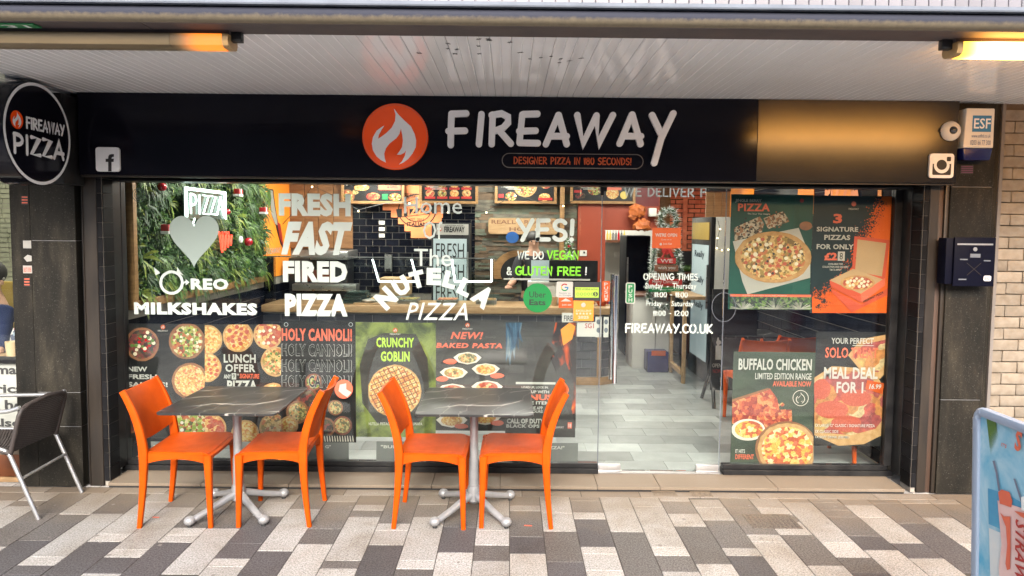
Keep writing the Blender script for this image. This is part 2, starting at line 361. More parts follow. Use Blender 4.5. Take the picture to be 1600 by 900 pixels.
# ------------------------------------------------------------------ mesh helpers
def wloc(o):
    v = Vector((0, 0, 0))
    while o: v += o.location; o = o.parent
    return v
class MB:
    def __init__(s): s.v = []; s.f = []
    def add(s, vs, fs):
        k = len(s.v); s.v += [Vector(a) for a in vs]; s.f += [tuple(i+k for i in f) for f in fs]; return s
    def box(s, x0, x1, y0, y1, z0, z1, mtx=None):
        vs = [Vector((x, y, z)) for z in (z0, z1) for y in (y0, y1) for x in (x0, x1)]
        if mtx: vs = [mtx @ a for a in vs]
        return s.add(vs, [(0, 2, 3, 1), (4, 5, 7, 6), (0, 1, 5, 4), (2, 6, 7, 3), (0, 4, 6, 2), (1, 3, 7, 5)])
    def loft(s, rings, caps=True, closed=False):
        k = len(s.v); n = len(rings[0])
        for r in rings: s.v += [Vector(a) for a in r]
        m = len(rings)
        for i in range(m if closed else m-1):
            j = (i+1) % m
            for a in range(n):
                b = (a+1) % n; s.f.append((k+i*n+a, k+i*n+b, k+j*n+b, k+j*n+a))
        if caps and not closed:
            s.f.append(tuple(k+a for a in range(n-1, -1, -1))); s.f.append(tuple(k+(m-1)*n+a for a in range(n)))
        return s
    def tube(s, pts, r, n=8, closed=False):
        pts = [Vector(p) for p in pts]; rings = []; m = len(pts); up = None
        for i, p in enumerate(pts):
            a = pts[(i-1) % m] if (i or closed) else p; b = pts[(i+1) % m] if (i < m-1 or closed) else p
            t = (b-a).normalized()
            if up is None: up = t.orthogonal().normalized()
            up = (up - t*up.dot(t)).normalized(); sd_ = t.cross(up)
            rr = r[i] if isinstance(r, (list, tuple)) else r
            rings.append([p + (up*math.cos(q)+sd_*math.sin(q))*rr for q in (2*math.pi*j/n for j in range(n))])
        return s.loft(rings, True, closed)
    def lathe(s, prof, c=(0, 0, 0), n=20, axis='z', caps=True):
        c = Vector(c); rings = []
        for r, h in prof:
            ring = []
            for j in range(n):
                q = 2*math.pi*j/n; a, b = r*math.cos(q), r*math.sin(q)
                ring.append(c + (Vector((a, b, h)) if axis == 'z' else Vector((a, h, b)) if axis == 'y' else Vector((h, a, b))))
            rings.append(ring)
        return s.loft(rings, caps)
    def ball(s, c, r, n=10, sc=(1, 1, 1)):
        c = Vector(c); rings = []
        for i in range(1, n//2+1):
            q = math.pi*i/(n//2+1); rings.append([c+Vector((r*math.sin(q)*math.cos(t)*sc[0], r*math.sin(q)*math.sin(t)*sc[1], r*math.cos(q)*sc[2])) for t in (2*math.pi*j/n for j in range(n))])
        return s.loft(rings)
    def prism(s, poly, vec):                 # planar polygon (3D points) extruded by vec
        poly = [Vector(p) for p in poly]; k = len(s.v); n = len(poly); vec = Vector(vec)
        tris = tessellate_polygon([poly]); s.v += poly; 
        for t in tris: s.f.append((k+t[0], k+t[1], k+t[2]))
        if vec.length > 0:
            s.v += [p+vec for p in poly]
            for t in tris: s.f.append((k+n+t[2], k+n+t[1], k+n+t[0]))
            for i in range(n): j = (i+1) % n; s.f.append((k+i, k+j, k+n+j, k+n+i))
        return s
    def build(s, name, m, parent=None, bevel=0, smooth=None, seg=2, origin=None, kind=None):
        vs = s.v
        if origin is None:
            lo = Vector([min(v[i] for v in vs) for i in range(3)]); hi = Vector([max(v[i] for v in vs) for i in range(3)])
            origin = Vector(((lo.x+hi.x)/2, (lo.y+hi.y)/2, lo.z if not parent else (lo.z+hi.z)/2))
        origin = Vector(origin)
        me = bpy.data.meshes.new(name); me.from_pydata([v-origin for v in vs], [], s.f)
        bm = bmesh.new(); bm.from_mesh(me)
        bmesh.ops.recalc_face_normals(bm, faces=bm.faces)
        if bevel:
            es = [e for e in bm.edges if len(e.link_faces) == 2 and e.calc_face_angle(0) > .6]
            bmesh.ops.bevel(bm, geom=es, offset=bevel, segments=seg, profile=.6, affect='EDGES', clamp_overlap=True)
        bm.to_mesh(me); bm.free()
        me.materials.append(M[m] if isinstance(m, str) else m)
        if smooth is None: smooth = 35
        if smooth:
            me.shade_smooth(); me.set_sharp_from_angle(angle=rad(smooth))
        o = bpy.data.objects.new(name, me); COL.objects.link(o); o.location = origin
        if parent: o.parent = parent; o.location = origin - wloc(parent)
        if kind: o['kind'] = kind
        return o
def tag(o, label=None, cat=None, group=None, kind=None):
    if label: o['label'] = label
    if cat: o['category'] = cat
    if group: o['group'] = group
    if kind: o['kind'] = kind
    return o
def thing(name, loc, label, cat, group=None):
    o = bpy.data.objects.new(name, None); COL.objects.link(o); o.location = loc; o.empty_display_size = .1
    return tag(o, label, cat, group)
def dup(o, parent=None):
    c = o.copy(); COL.objects.link(c)
    if parent: c.parent = parent
    for ch in list(o.children): dup(ch, c)
    return c
def inst(src, name, loc, parent, mtl=None):
    c = bpy.data.objects.new(name, src.data); COL.objects.link(c); c.parent = parent; c.location = Vector(loc)-wloc(parent); return c
def rrect(c, ax, ay, wa, wb, r=.3, n=3):
    """rounded rectangle ring centred c; half widths wa, wb along ax, ay"""
    c, ax, ay = Vector(c), Vector(ax), Vector(ay); q = min(wa, wb)*r; pts = []
    for sx, sy, a0 in ((1, 1, 0), (-1, 1, 90), (-1, -1, 180), (1, -1, 270)):
        for i in range(n):
            t = rad(a0+90*i/(n-1)); pts.append(c+ax*(sx*(wa-q)+q*math.cos(t))+ay*(sy*(wb-q)+q*math.sin(t)))
    return pts

# ------------------------------------------------------------------ flat print helpers
def text_geo(txt, bold=0, shear=0, res=2, spacing=1.0):
    cu = bpy.data.curves.new('t', 'FONT'); cu.body = txt; cu.offset = bold; cu.shear = shear; cu.resolution_u = res; cu.space_character = spacing
    cu.fill_mode = 'FRONT'
    ob = bpy.data.objects.new('t', cu); COL.objects.link(ob)
    dg = bpy.context.evaluated_depsgraph_get(); me = ob.evaluated_get(dg).to_mesh()
    vs = [(v.co.x, v.co.y) for v in me.vertices]; fs = [tuple(p.vertices) for p in me.polygons]
    ob.evaluated_get(dg).to_mesh_clear(); bpy.data.objects.remove(ob); bpy.data.curves.remove(cu)
    x0 = min(v[0] for v in vs); x1 = max(v[0] for v in vs); y0 = min(v[1] for v in vs); y1 = max(v[1] for v in vs)
    return [((x-x0)/(x1-x0), (y-y0)/(y1-y0)) for x, y in vs], fs
TC = {}
def box_px(b, Y):
    """photo pixel box (x0,y0,x1,y1) on plane Y -> world x0,x1,z0,z1"""
    mx, my = (b[0]+b[2])/2, (b[1]+b[3])/2
    return g(b[0], my, Y).x, g(b[2], my, Y).x, g(mx, b[3], Y).z, g(mx, b[1], Y).z
def text(txt, b, Y, m, parent, bold=0.0, shear=0, name='lettering', depth=0, spacing=1.0, fn=None):
    key = (txt, bold, shear, spacing)
    if key not in TC: TC[key] = text_geo(txt, bold, shear, spacing=spacing)
    vs, fs = TC[key]; x0, x1, z0, z1 = box_px(b, Y)
    pts = [Vector((x0+u*(x1-x0), Y, z0+v*(z1-z0))) for u, v in vs]
    if fn: pts = [fn(p) for p in pts]
    mb = MB(); mb.add(pts, fs)
    if depth: # thickness towards +y via second copy and rim
        pass
    return mb.build(name, m, parent, smooth=0)
def arc(cx, cy, rx, ry, a0, a1, n=8): return [(cx+rx*math.cos(rad(a0+(a1-a0)*i/n)), cy+ry*math.sin(rad(a0+(a1-a0)*i/n))) for i in range(n+1)]
# marker-pen capitals: width, strokes
GL = {
 'A': (.72, [[(.0, 0), (.38, 1), (.66, 0)], [(.14, .34), (.68, .32)]]),
 'B': (.6, [[(.06, 0), (.06, 1)], [(.06, 1)]+arc(.2, .76, .3, .24, 90, -90)+[(.06, .52)], [(.2, .52)]+arc(.22, .26, .36, .26, 90, -90)+[(.06, 0)]]),
 'C': (.62, [arc(.38, .5, .36, .5, 50, 310, 12)]),
 'D': (.66, [[(.06, 0), (.06, 1)], [(.06, 1)]+arc(.12, .5, .5, .5, 90, -90, 10)+[(.06, 0)]]),
 'E': (.56, [[(.08, 1), (.06, 0)], [(.08, .98), (.54, 1)], [(.02, .52), (.48, .54)], [(.06, .02), (.56, .02)]]),
 'F': (.54, [[(.08, 1), (.06, 0)], [(.08, .98), (.54, 1)], [(.02, .5), (.48, .53)]]),
 'G': (.68, [arc(.4, .5, .38, .5, 50, 340, 12)+[(.76, .42), (.44, .42)]]),
 'H': (.62, [[(.05, 1), (.05, 0)], [(.58, 1), (.58, 0)], [(.05, .5), (.58, .5)]]),
 'I': (.14, [[(.08, 1), (.06, 0)]]),
 'K': (.6, [[(.06, 1), (.06, 0)], [(.54, 1), (.08, .45), (.6, 0)]]),
 'L': (.5, [[(.06, 1), (.05, .02), (.5, .02)]]),
 'M': (.8, [[(.04, 0), (.14, 1), (.4, .3), (.66, 1), (.76, 0)]]),
 'N': (.62, [[(.04, 0), (.06, 1), (.56, .02), (.6, 1)]]),
 'O': (.72, [arc(.36, .5, .34, .5, 90, 450, 16)]),
 'P': (.58, [[(.06, 0), (.06, 1)], [(.04, 1)]+arc(.2, .72, .34, .28, 90, -90)+[(.08, .44)]]),
 'R': (.62, [[(.06, 0), (.06, 1)], [(.02, 1)]+arc(.2, .74, .34, .26, 90, -90)+[(.1, .48)], [(.2, .48), (.62, 0)]]),
 'S': (.56, [arc(.3, .75, .25, .25, 30, 250, 8)+arc(.27, .25, .27, .25, 70, -150, 8)]),
 'T': (.6, [[(.0, 1), (.62, .98)], [(.32, 1), (.3, 0)]]),
 'U': (.62, [[(.04, 1)]+arc(.31, .3, .27, .3, 180, 360, 8)+[(.6, 1)]]),
 'V': (.64, [[(.02, 1), (.32, 0), (.64, 1)]]),
 'W': (.95, [[(.02, 1), (.22, 0), (.5, .95), (.62, 0), (.95, 1)]]),
 'X': (.6, [[(0, 1), (.6, 0)], [(.6, 1), (0, 0)]]),
 'Y': (.62, [[(0, 1), (.3, .48)], [(.64, 1), (.2, -.02)]]),
 'Z': (.6, [[(.04, 1), (.56, .98), (.02, .02), (.6, .02)]]),
 '0': (.6, [arc(.3, .5, .27, .5, 90, 450, 14)]), '1': (.22, [[(.0, .8), (.14, 1), (.14, 0)]]),
 '2': (.52, [arc(.26, .74, .24, .26, 160, -30, 8)+[(.02, .02), (.54, .02)]]),
 '8': (.56, [arc(.28, .75, .2, .25, 90, 450, 12), arc(.28, .26, .26, .26, 90, 450, 12)]),
 '!': (.12, [[(.08, 1), (.06, .3)], [(.05, .02), (.055, .02)]]), '.': (.1, [[(.04, .03), (.045, .03)]]),
 ':': (.1, [[(.04, .15), (.045, .15)], [(.04, .6), (.045, .6)]]), '-': (.4, [[(.04, .45), (.38, .45)]]),
 '&': (.66, [[(.62, 0), (.14, .74)]+arc(.3, .8, .16, .2, 180, 0, 6)+[(.1, .36)]+arc(.26, .22, .22, .22, 150, 340, 7)+[(.62, .42)]]),
 ' ': (.34, []), "'": (.1, [[(.04, 1), (.04, .8)]]),
}
def stroke_polys(txt, gap=.18):
    x = 0; out = []
    for ch in txt:
        wd, st = GL[ch]
        out.append([[(x+px, py) for px, py in s_] for s_ in st]); x += wd+gap
    return out, x-gap
def ribbon(mb, pts, r, y, thick=0, n=6):
    """round-ended stroke in the x-z plane; pts are (x,z)"""
    pts = [Vector((p[0], p[1])) for p in pts]; L = []; Rr = []
    for i, p in enumerate(pts):
        a = pts[max(0, i-1)]; b = pts[min(len(pts)-1, i+1)]; t = (b-a).normalized(); nn = Vector((-t.y, t.x))
        if 0 < i < len(pts)-1:
            t1 = (p-a).normalized(); n1 = Vector((-t1.y, t1.x)); k = 1/max(.5, nn.dot(n1))
        else: k = 1
        L.append(p+nn*r*k); Rr.append(p-nn*r*k)
    def cap(c, t, sgn):
        a0 = math.atan2(t.y, t.x); return [c+Vector((math.cos(a0+q), math.sin(a0+q)))*r for q in [sgn*(math.pi/2)*(1-2*i/n) for i in range(1, n)]]
    t0 = (pts[0]-pts[1]).normalized(); t1 = (pts[-1]-pts[-2]).normalized()
    poly = L + cap(pts[-1], t1, 1) + Rr[::-1] + cap(pts[0], t0, 1)
    mb.prism([(q.x, y, q.y) for q in poly], (0, thick, 0))
def marker(txt, b, Y, m, parent, rw=.075, name='lettering', shear=0, gap=.18, fn=None):
    """marker lettering fitted to a photo box; rw is the stroke half width as a share of the height"""
    gl, tot = stroke_polys(txt, gap); x0, x1, z0, z1 = box_px(b, Y); h = z1-z0; r = rw*h; mb = MB(); k = 0
    fx = (x1-x0-2*r)/tot
    for st in gl:
        for s_ in st:
            k += 1
            dd = .00025*(k % 3)
            if len(s_) == 2 and abs(s_[0][0]-s_[1][0])+abs(s_[0][1]-s_[1][1]) < .02:
                cx, cz = x0+r+s_[0][0]*fx, z0+r+s_[0][1]*(h-2*r)
                mb.prism([(cx+r*1.1*math.cos(q), Y-dd, cz+r*1.1*math.sin(q)) for q in [2*math.pi*i/10 for i in range(10)]], (0, 0, 0)); continue
            if txt and s_[0] == s_[-1]: s_ = s_[:-1]+[(s_[0][0]+.001, s_[0][1])]
            ribbon(mb, [(x0+r+u*fx+shear*v*h, z0+r+v*(h-2*r)) for u, v in s_], r, Y-dd)
    if fn: mb.v = [fn(p) for p in mb.v]
    return mb.build(name, m, parent, smooth=0)
def rect(b, Y, m, parent, name='panel', thick=0, **k):
    x0, x1, z0, z1 = box_px(b, Y); mb = MB()
    if thick: mb.box(x0, x1, Y, Y+thick, z0, z1)
    else: mb.add([(x0, Y, z0), (x1, Y, z0), (x1, Y, z1), (x0, Y, z1)], [(0, 1, 2, 3)])
    return mb.build(name, m, parent, smooth=0, **k)
def disc(cx, cy, rx, ry, Y, m, parent, name='picture', n=28, clip=None, rough=0, thick=0, a0=0, inner=0):
    """ellipse of photo px radii on plane Y, cut to the px box clip"""
    pts = []
    for i in range(n):
        q = 2*math.pi*i/n+a0; k = 1+R_.uniform(-rough, rough)
        x, y = cx+rx*k*math.cos(q), cy+ry*k*math.sin(q)
        if clip: x = min(max(x, clip[0]), clip[2]); y = min(max(y, clip[1]), clip[3])
        pts.append((x, y))
    P = [g(x, y, Y) for x, y in pts]
    c = g(cx, cy, Y) if not clip else sum(P, Vector())/len(P)
    mb = MB(); mb.prism(P, (0, thick, 0)) if thick else mb.add(P+[c], [(i, (i+1) % n, n) for i in range(n)])
    return mb.build(name, m, parent, smooth=0)
def poly(pts, Y, m, parent, name='picture', thick=0, **k):
    return MB().prism([g(x, y, Y) for x, y in pts], (0, thick, 0)).build(name, m, parent, smooth=0, **k)
def ring(cx, cy, rx, ry, wd, Y, m, parent, name='ring', n=36, a0=0, a1=360):
    mb = MB(); o = []; i_ = []
    for i in range(n+1):
        q = rad(a0+(a1-a0)*i/n); o.append(g(cx+rx*math.cos(q), cy+ry*math.sin(q), Y)); i_.append(g(cx+(rx-wd)*math.cos(q), cy+(ry-wd)*math.sin(q), Y))
    mb.add(o+i_, [(i, i+1, n+2+i, n+1+i) for i in range(n)])
    return mb.build(name, m, parent, smooth=0)
FL_OUT = [(225, 58), (245, 85), (275, 115), (303, 140), (320, 175), (327, 205), (325, 235), (310, 265), (290, 290), (270, 305), (248, 315), (262, 300), (275, 275), (280, 250), (272, 262), (255, 270), (238, 270), (250, 255), (262, 235), (266, 205), (263, 180), (257, 150), (250, 175), (235, 195), (205, 218), (188, 240), (180, 265), (182, 285), (188, 306), (165, 295), (145, 278), (128, 250), (123, 220), (128, 190), (145, 160), (165, 145), (181, 135), (168, 155), (155, 180), (152, 197), (170, 185), (190, 170), (215, 145), (230, 115), (232, 85)]
def flame(cx, cy, r, Y, m, parent, thick=0):
    k = r/148.0
    return poly([(cx+(x-230)*k, cy+(y-190)*k) for x, y in FL_OUT], Y, m, parent, 'flame', thick)

PY, FY, GY = 4.72, 4.64, 5.02
# ================================================================== SETTING: ground
gm = MB(); gm.box(-30, 30, -30, 30, -.4, -.006)
pav = tag(gm.build('pavement', 'paving_far', origin=(0, 0, 0), smooth=0), kind='structure')
bed = tag(MB().box(-6, 5, 3.30, 4.73, -.03, -.0035).build('mortar_bed', 'mortar_dark', smooth=0), kind='structure')
rd = tag(MB().box(-30, 30, -7.0, -1.6, -.03, -.002).build('street_band', 'street_setts', smooth=0), kind='structure')
SL = []   # (region origin x, centre x, y top, y bottom, colour) read off the photograph
A = [(0,80,85,125,'M'),(0,220,82,125,'L'),(0,130,125,150,'M'),(0,60,152,250,'L'),(0,350,82,186,'M'),(0,200,188,350,'M'),(0,480,70,90,'L'),(0,320,90,308,'L'),
 (0,60,310,474,'D'),(0,620,62,84,'L'),(0,560,85,185,'D'),(0,370,186,383,'L'),(0,190,385,423,'L'),(0,90,424,474,'D'),(0,740,72,130,'L'),(0,650,131,278,'L'),(0,520,280,312,'L'),
 (0,400,314,474,'D'),(0,850,90,156,'M'),(0,740,158,350,'L'),(0,590,351,385,'L'),(0,540,387,460,'D'),(0,450,461,520,'L'),(0,940,90,158,'M'),(0,880,160,250,'M'),
 (0,860,252,283,'L'),(0,820,285,316,'L'),(0,730,318,520,'D'),(0,1050,100,250,'M'),(0,920,254,466,'L'),(0,1180,100,193,'M'),(0,1180,196,320,'D'),(0,1090,322,390,'D'),(0,1060,393,430,'L'),(0,1000,431,480,'L'),
 (0,1290,90,133,'L'),(0,1255,135,194,'L'),(0,1450,85,163,'M'),(0,1350,165,356,'L'),(0,1240,358,480,'D'),(0,1500,130,253,'M'),(0,1470,255,324,'M'),(0,1410,326,480,'L'),
 (500,245,95,143,'M'),(500,235,145,168,'L'),(500,222,170,199,'M'),(500,160,201,400,'L'),(500,100,402,437,'M'),(500,80,439,480,'L'),
 (500,390,95,229,'M'),(500,345,231,262,'L'),(500,322,263,328,'L'),(500,280,330,480,'D'),(500,540,85,141,'L'),(500,525,143,199,'M'),(500,485,201,400,'L'),(500,450,402,440,'L'),(500,435,442,480,'M'),
 (500,665,85,134,'M'),(500,660,136,245,'M'),(500,650,247,362,'D'),(500,630,364,480,'L'),(500,815,85,188,'L'),(500,810,190,261,'L'),(500,805,263,329,'L'),(500,802,331,402,'M'),(500,800,404,480,'L'),
 (500,950,90,147,'M'),(500,955,149,171,'L'),(500,960,173,290,'M'),(500,965,292,368,'D'),(500,970,370,480,'L'),(500,1090,90,180,'L'),(500,1110,182,265,'L'),(500,1130,267,407,'M'),(500,1150,409,480,'D'),
 (500,1225,90,124,'M'),(500,1235,126,178,'M'),(500,1250,180,208,'L'),(500,1270,210,337,'D'),(500,1300,339,371,'L'),(500,1320,372,446,'L'),(500,1340,448,480,'L'),
 (500,1390,88,268,'L'),(500,1455,270,480,'M'),(500,1490,82,107,'L'),(500,1505,109,151,'L'),(500,1560,153,338,'L'),(500,1610,340,378,'L'),
 (1000,160,380,452,'M'),(1000,200,454,490,'L'),(1000,180,127,184,'M'),(1000,220,186,242,'L'),(1000,290,244,417,'M'),(1000,362,419,490,'L'),
 (1000,300,90,117,'M'),(1000,318,119,154,'L'),(1000,345,156,214,'L'),(1000,405,216,343,'M'),(1000,480,345,378,'L'),(1000,535,380,490,'D'),
 (1000,425,95,153,'M'),(1000,465,155,189,'M'),(1000,510,191,275,'M'),(1000,590,281,313,'L'),(1000,680,315,490,'L'),
 (1000,565,105,158,'L'),(1000,630,160,189,'L'),(1000,690,191,219,'M'),(1000,735,221,281,'L'),(1000,815,283,424,'M'),(1000,900,426,490,'L'),
 (1000,700,90,132,'M'),(1000,800,134,316,'L'),(1000,965,318,385,'L'),(1000,1035,387,458,'M'),(1000,1095,460,500,'D'),
 (1000,825,90,133,'M'),(1000,880,135,167,'M'),(1000,915,169,199,'M'),(1000,1000,201,287,'M'),(1000,1070,289,352,'D'),(1000,1160,354,490,'L'),
 (1000,980,90,144,'M'),(1000,1050,146,200,'L'),(1000,1165,202,320,'L'),(1000,1290,322,390,'D'),(1000,1375,392,490,'L'),
 (1000,1120,100,135,'M'),(1000,1205,137,228,'M'),(1000,1400,230,460,'D'),(1000,1260,100,137,'L'),(1000,1310,139,203,'M'),(1000,1430,205,323,'L'),(1000,1530,325,400,'L'),
 (1000,1360,100,138,'L'),(1000,1480,140,250,'M')]
cols = {}
X0 = .016
for ox, xc, ya, yb, c in A:
    s_ = 2.963; px = ox+xc/s_; pm = 740+(ya+yb)/2/s_; P = gz(px, pm, 0); k = math.floor((P.x-X0)/.2); xw = X0+.2*k+.1
    def yat(py):
        p = px
        for _ in range(4):
            q = gz(p, py, 0); p += (xw-q.x)*FPX/q.y
        return gz(p, py, 0).y
    cols.setdefault(k, []).append((yat(740+yb/s_), yat(740+ya/s_), c))
MATC = {'L': 'granite_light', 'M': 'granite_mid', 'D': 'granite_dark'}
YT = 4.615
def slab(x0, x1, y0, y1, c):
    if y1-y0 < .03: return
    gp = .0022
    mb = MB(); mb.box(x0+gp, x1-gp, y0+gp, y1-gp, -.035, 0+R_.uniform(-.0008, .0008))
    mb.build('paving_slab', MATC[c], pav, bevel=.0015, seg=1, smooth=0)
nslab = 0
for k in range(-23, 20):
    L = sorted(cols.get(k, [])); y = 3.42; xa = X0+.2*k; out = []
    clean = []
    for a, b, c in L:
        if clean and a < clean[-1][1]-.0: a = clean[-1][1]
        if b-a > .03: clean.append((a, b, c))
    if clean and clean[0][0]-y < .25: y = clean[0][0]
    for a, b, c in clean:
        b = min(b, YT)
        if a-y > .035:
            while a-y > .035:
                e = a if a-y < .5 else y+R_.choice((.1, .2, .3, .4)); out.append((y, e, R_.choice('LMLD'))); y = e
        out.append((max(y, min(a, y+.035)) if a-y <= .035 else a, b, c)); y = b
    if out: out = [(p, q, c) for p, q, c in out]
    while YT-y > .03:
        e = YT if YT-y < .3 else y+R_.choice((.1, .2, .3, .4)); out.append((y, e, R_.choice('LMM'))); y = e
    # close hairline gaps so that neighbours meet
    out2 = []
    for i, (p, q, c) in enumerate(out):
        if i: p = out2[-1][1]
        out2.append((p, q, c))
    for p, q, c in out2: slab(xa, xa+.2, p, q, c); nslab += 1
for i in range(-12, 12):                                    # border course along the threshold
    x = .10+i*.4; mb = MB(); mb.box(x+.002, x+.398, 4.617, 4.716, -.035, 0); mb.build('paving_slab', R_.choice(['granite_light', 'granite_mid', 'granite_light']), pav, bevel=.0015, seg=1, smooth=0)
# inspection cover and two small gully covers let into the slabs
def cover(x0, x1, y0, y1, label, bars):
    t = thing('drain_cover', ((x0+x1)/2, (y0+y1)/2, 0), label, 'drain cover')
    fr = MB(); w_ = .012
    fr.box(x0, x1, y0, y0+w_, -.02, .003); fr.box(x0, x1, y1-w_, y1, -.02, .003); fr.box(x0, x0+w_, y0+w_, y1-w_, -.02, .003); fr.box(x1-w_, x1, y0+w_, y1-w_, -.02, .003)
    fr.build('frame', 'cover_metal', t, smooth=0)
    pl = MB(); pl.box(x0+w_+.002, x1-w_-.002, y0+w_+.002, y1-w_-.002, -.02, .0012); pl.build('plate', 'cover_metal', t, smooth=0)
    st = MB(); nx, ny = bars
    for i in range(nx):
        for j in range(ny):
            a = x0+w_+(x1-x0-2*w_)*(i+.28)/nx; b = x0+w_+(x1-x0-2*w_)*(i+.72)/nx; c = y0+w_+(y1-y0-2*w_)*(j+.25)/ny; d = y0+w_+(y1-y0-2*w_)*(j+.75)/ny
            st.box(a, b, c, d, .0012, .0045)
    st.build('studs', 'cover_metal', t, smooth=0, kind='stuff')
q0, q1 = gz(1165, 820, 0), gz(1217, 821, 0); q2 = gz(1175, 805, 0)
cover(q0.x+.03, q0.x+.33, q0.y-.05, q0.y+.16, 'square studded metal inspection cover set in the paving slabs', (10, 7))
q = gz(1038, 771, 0); cover(q.x-.08, q.x+.08, q.y-.05, q.y+.045, 'small barred drain cover beside the threshold below the glass door', (9, 1))
q = gz(1096, 772, 0); cover(q.x-.07, q.x+.07, q.y-.045, q.y+.045, 'small worn drain cover nearer the right poster window', (3, 5))
for px, py, wd in ((825, 822, .05), (243, 809, .045), (1106, 850, .02)):
    q = gz(px, py, 0); mb = MB(); mb.prism([(q.x-wd/2, q.y, .0012), (q.x+wd/2, q.y-.006, .0012), (q.x+wd*.45, q.y+.008, .0012), (q.x-wd*.4, q.y+.012, .0012)], (0, 0, .0015))
    if px == 825: tag(mb.build('litter_scrap', 'print_salmon', smooth=0), 'small red scrap of paper on the paving right of the second table', 'litter')
    if px == 243: tag(mb.build('litter_scrap', 'print_salmon', smooth=0), 'small red scrap of paper on the paving under the leftmost orange chair', 'litter')

mb = MB()
for _ in range(46):
    x, y = R_.uniform(-3.2, 3.2), R_.uniform(3.5, 4.6); r = R_.uniform(.006, .016); n = 8
    mb.prism([(x+r*R_.uniform(.7, 1.1)*math.cos(6.283*i/n), y+r*R_.uniform(.7, 1.1)*math.sin(6.283*i/n), .0016) for i in range(n)], (0, 0, .0007))
mat('gum_grey', (.17, .155, .14), .7, rnd=.3); tag(mb.build('gum_spots', 'gum_grey', smooth=0), 'grey chewing gum spots trodden into the paving slabs', 'gum spots', kind='stuff')
mb = MB()
for _ in range(150):
    x, y = R_.uniform(-3.0, 3.2), R_.triangular(3.5, 4.62, 4.5); r = R_.uniform(.002, .006); a = R_.uniform(0, 3.14); c, s_ = math.cos(a), math.sin(a)
    mb.add([(x-r*c, y-r*s_, .0019), (x+r*.6*s_, y-r*.6*c, .0021), (x+r*c, y+r*s_, .002), (x-r*.6*s_, y+r*.6*c, .0024)], [(0, 1, 2, 3)])
mat('grit_brown', (.09, .06, .035), .9); tag(mb.build('grit', 'grit_brown', smooth=0), 'scattered brown grit and crumbs on the paving', 'grit', kind='stuff')

# ================================================================== THRESHOLD
th = MB(); th.box(-2.735, 2.735, 4.722, 5.0, -.02, .03)
thr = tag(MB().box(-2.735, 2.735, 4.735, 5.3, -.03, .008).build('threshold', 'black_rubber', smooth=0), kind='structure')
xs = [-2.735, -2.1, -1.5, -.52, -.05, .62, 1.05, 1.86, 2.735]
for a, b in zip(xs, xs[1:]):
    MB().box(a+.0015, b-.0015, 4.722, 4.99, .009, .03).build('threshold_slab', 'threshold_stone', thr, bevel=.002, seg=1, smooth=0)

mat('trim_grey', (.20, .18, .165), .5)
# ================================================================== PIERS
def pier(name, x0, x1, label, joints, y1=5.3):
    t = thing(name, ((x0+x1)/2, PY, 0), label, 'pier')
    zs = [0]+joints+[2.655]
    for a, b in zip(zs, zs[1:]): MB().box(x0, x1, PY, y1, a+.002, b-.002).build('granite_panel', 'polished_granite', t, bevel=.002, seg=1, smooth=0)
    MB().box(x0+.006, x1-.006, PY+.006, y1-.006, 0, 2.65).build('core', 'dark_grout', t, smooth=0)
    return t
z600 = g(80, 613, PY).z; z375 = g(80, 376, PY).z
pL = pier('granite_pier', -3.20, -2.90, 'polished black granite pier with stickers left of the pizza shop front', [.42, z600, z375])
MB().box(-3.336, -3.204, PY+.004, 5.3, 0, 2.652).build('side_panel', 'polished_granite', pL, bevel=.002, seg=1, smooth=0)
zr = g(1500, 625, PY).z
pR = pier('granite_pier', 2.945, 3.225, 'polished black granite pier behind the letterbox', [zr, 2.1])
MB().box(3.255, 3.277, PY-.012, PY+.1, .0, 2.65).build('edge_trim', 'trim_grey', pR, smooth=0)
MB().box(3.226, 3.2545, PY+.006, 5.3, 0, 2.65).build('side_panel', 'polished_granite', pR, smooth=0)
# stickers on left pier
for i, (b, m_, lb) in enumerate((((36, 376, 50, 388), 'print_white', 'plain white sticker on the left pier, upper of the pale ones'), ((36, 415, 50, 427), 'print_white', 'white and pink sticker on the left pier, lower of the pale ones'))):
    s1 = tag(rect(b, PY+.002, m_, None, 'sticker'), lb, 'sticker')
    if i == 1: text('BEST EVER', (37, 418, 49, 425), PY+.0008, 'print_salmon', s1, .01)
s2 = tag(poly([(37, 403), (43, 398), (50, 400), (50, 408), (42, 409)], PY+.002, 'print_white', None, 'sticker'), 'torn arrow shaped white sticker on the left pier', 'sticker')
for b, lb in (((33, 306, 44, 320), 'upper small printed notice on the left pier'), ((37, 434, 47, 448), 'lower small printed notice on the left pier')):
    t = tag(rect(b, PY+.002, 'print_black', None, 'sticker'), lb, 'sticker')
    for j in range(3): rect((b[0]+1, b[1]+1+j*4.4, b[2]-1, b[1]+3+j*4.4), PY+.001, 'print_salmon', t, 'print_bar')

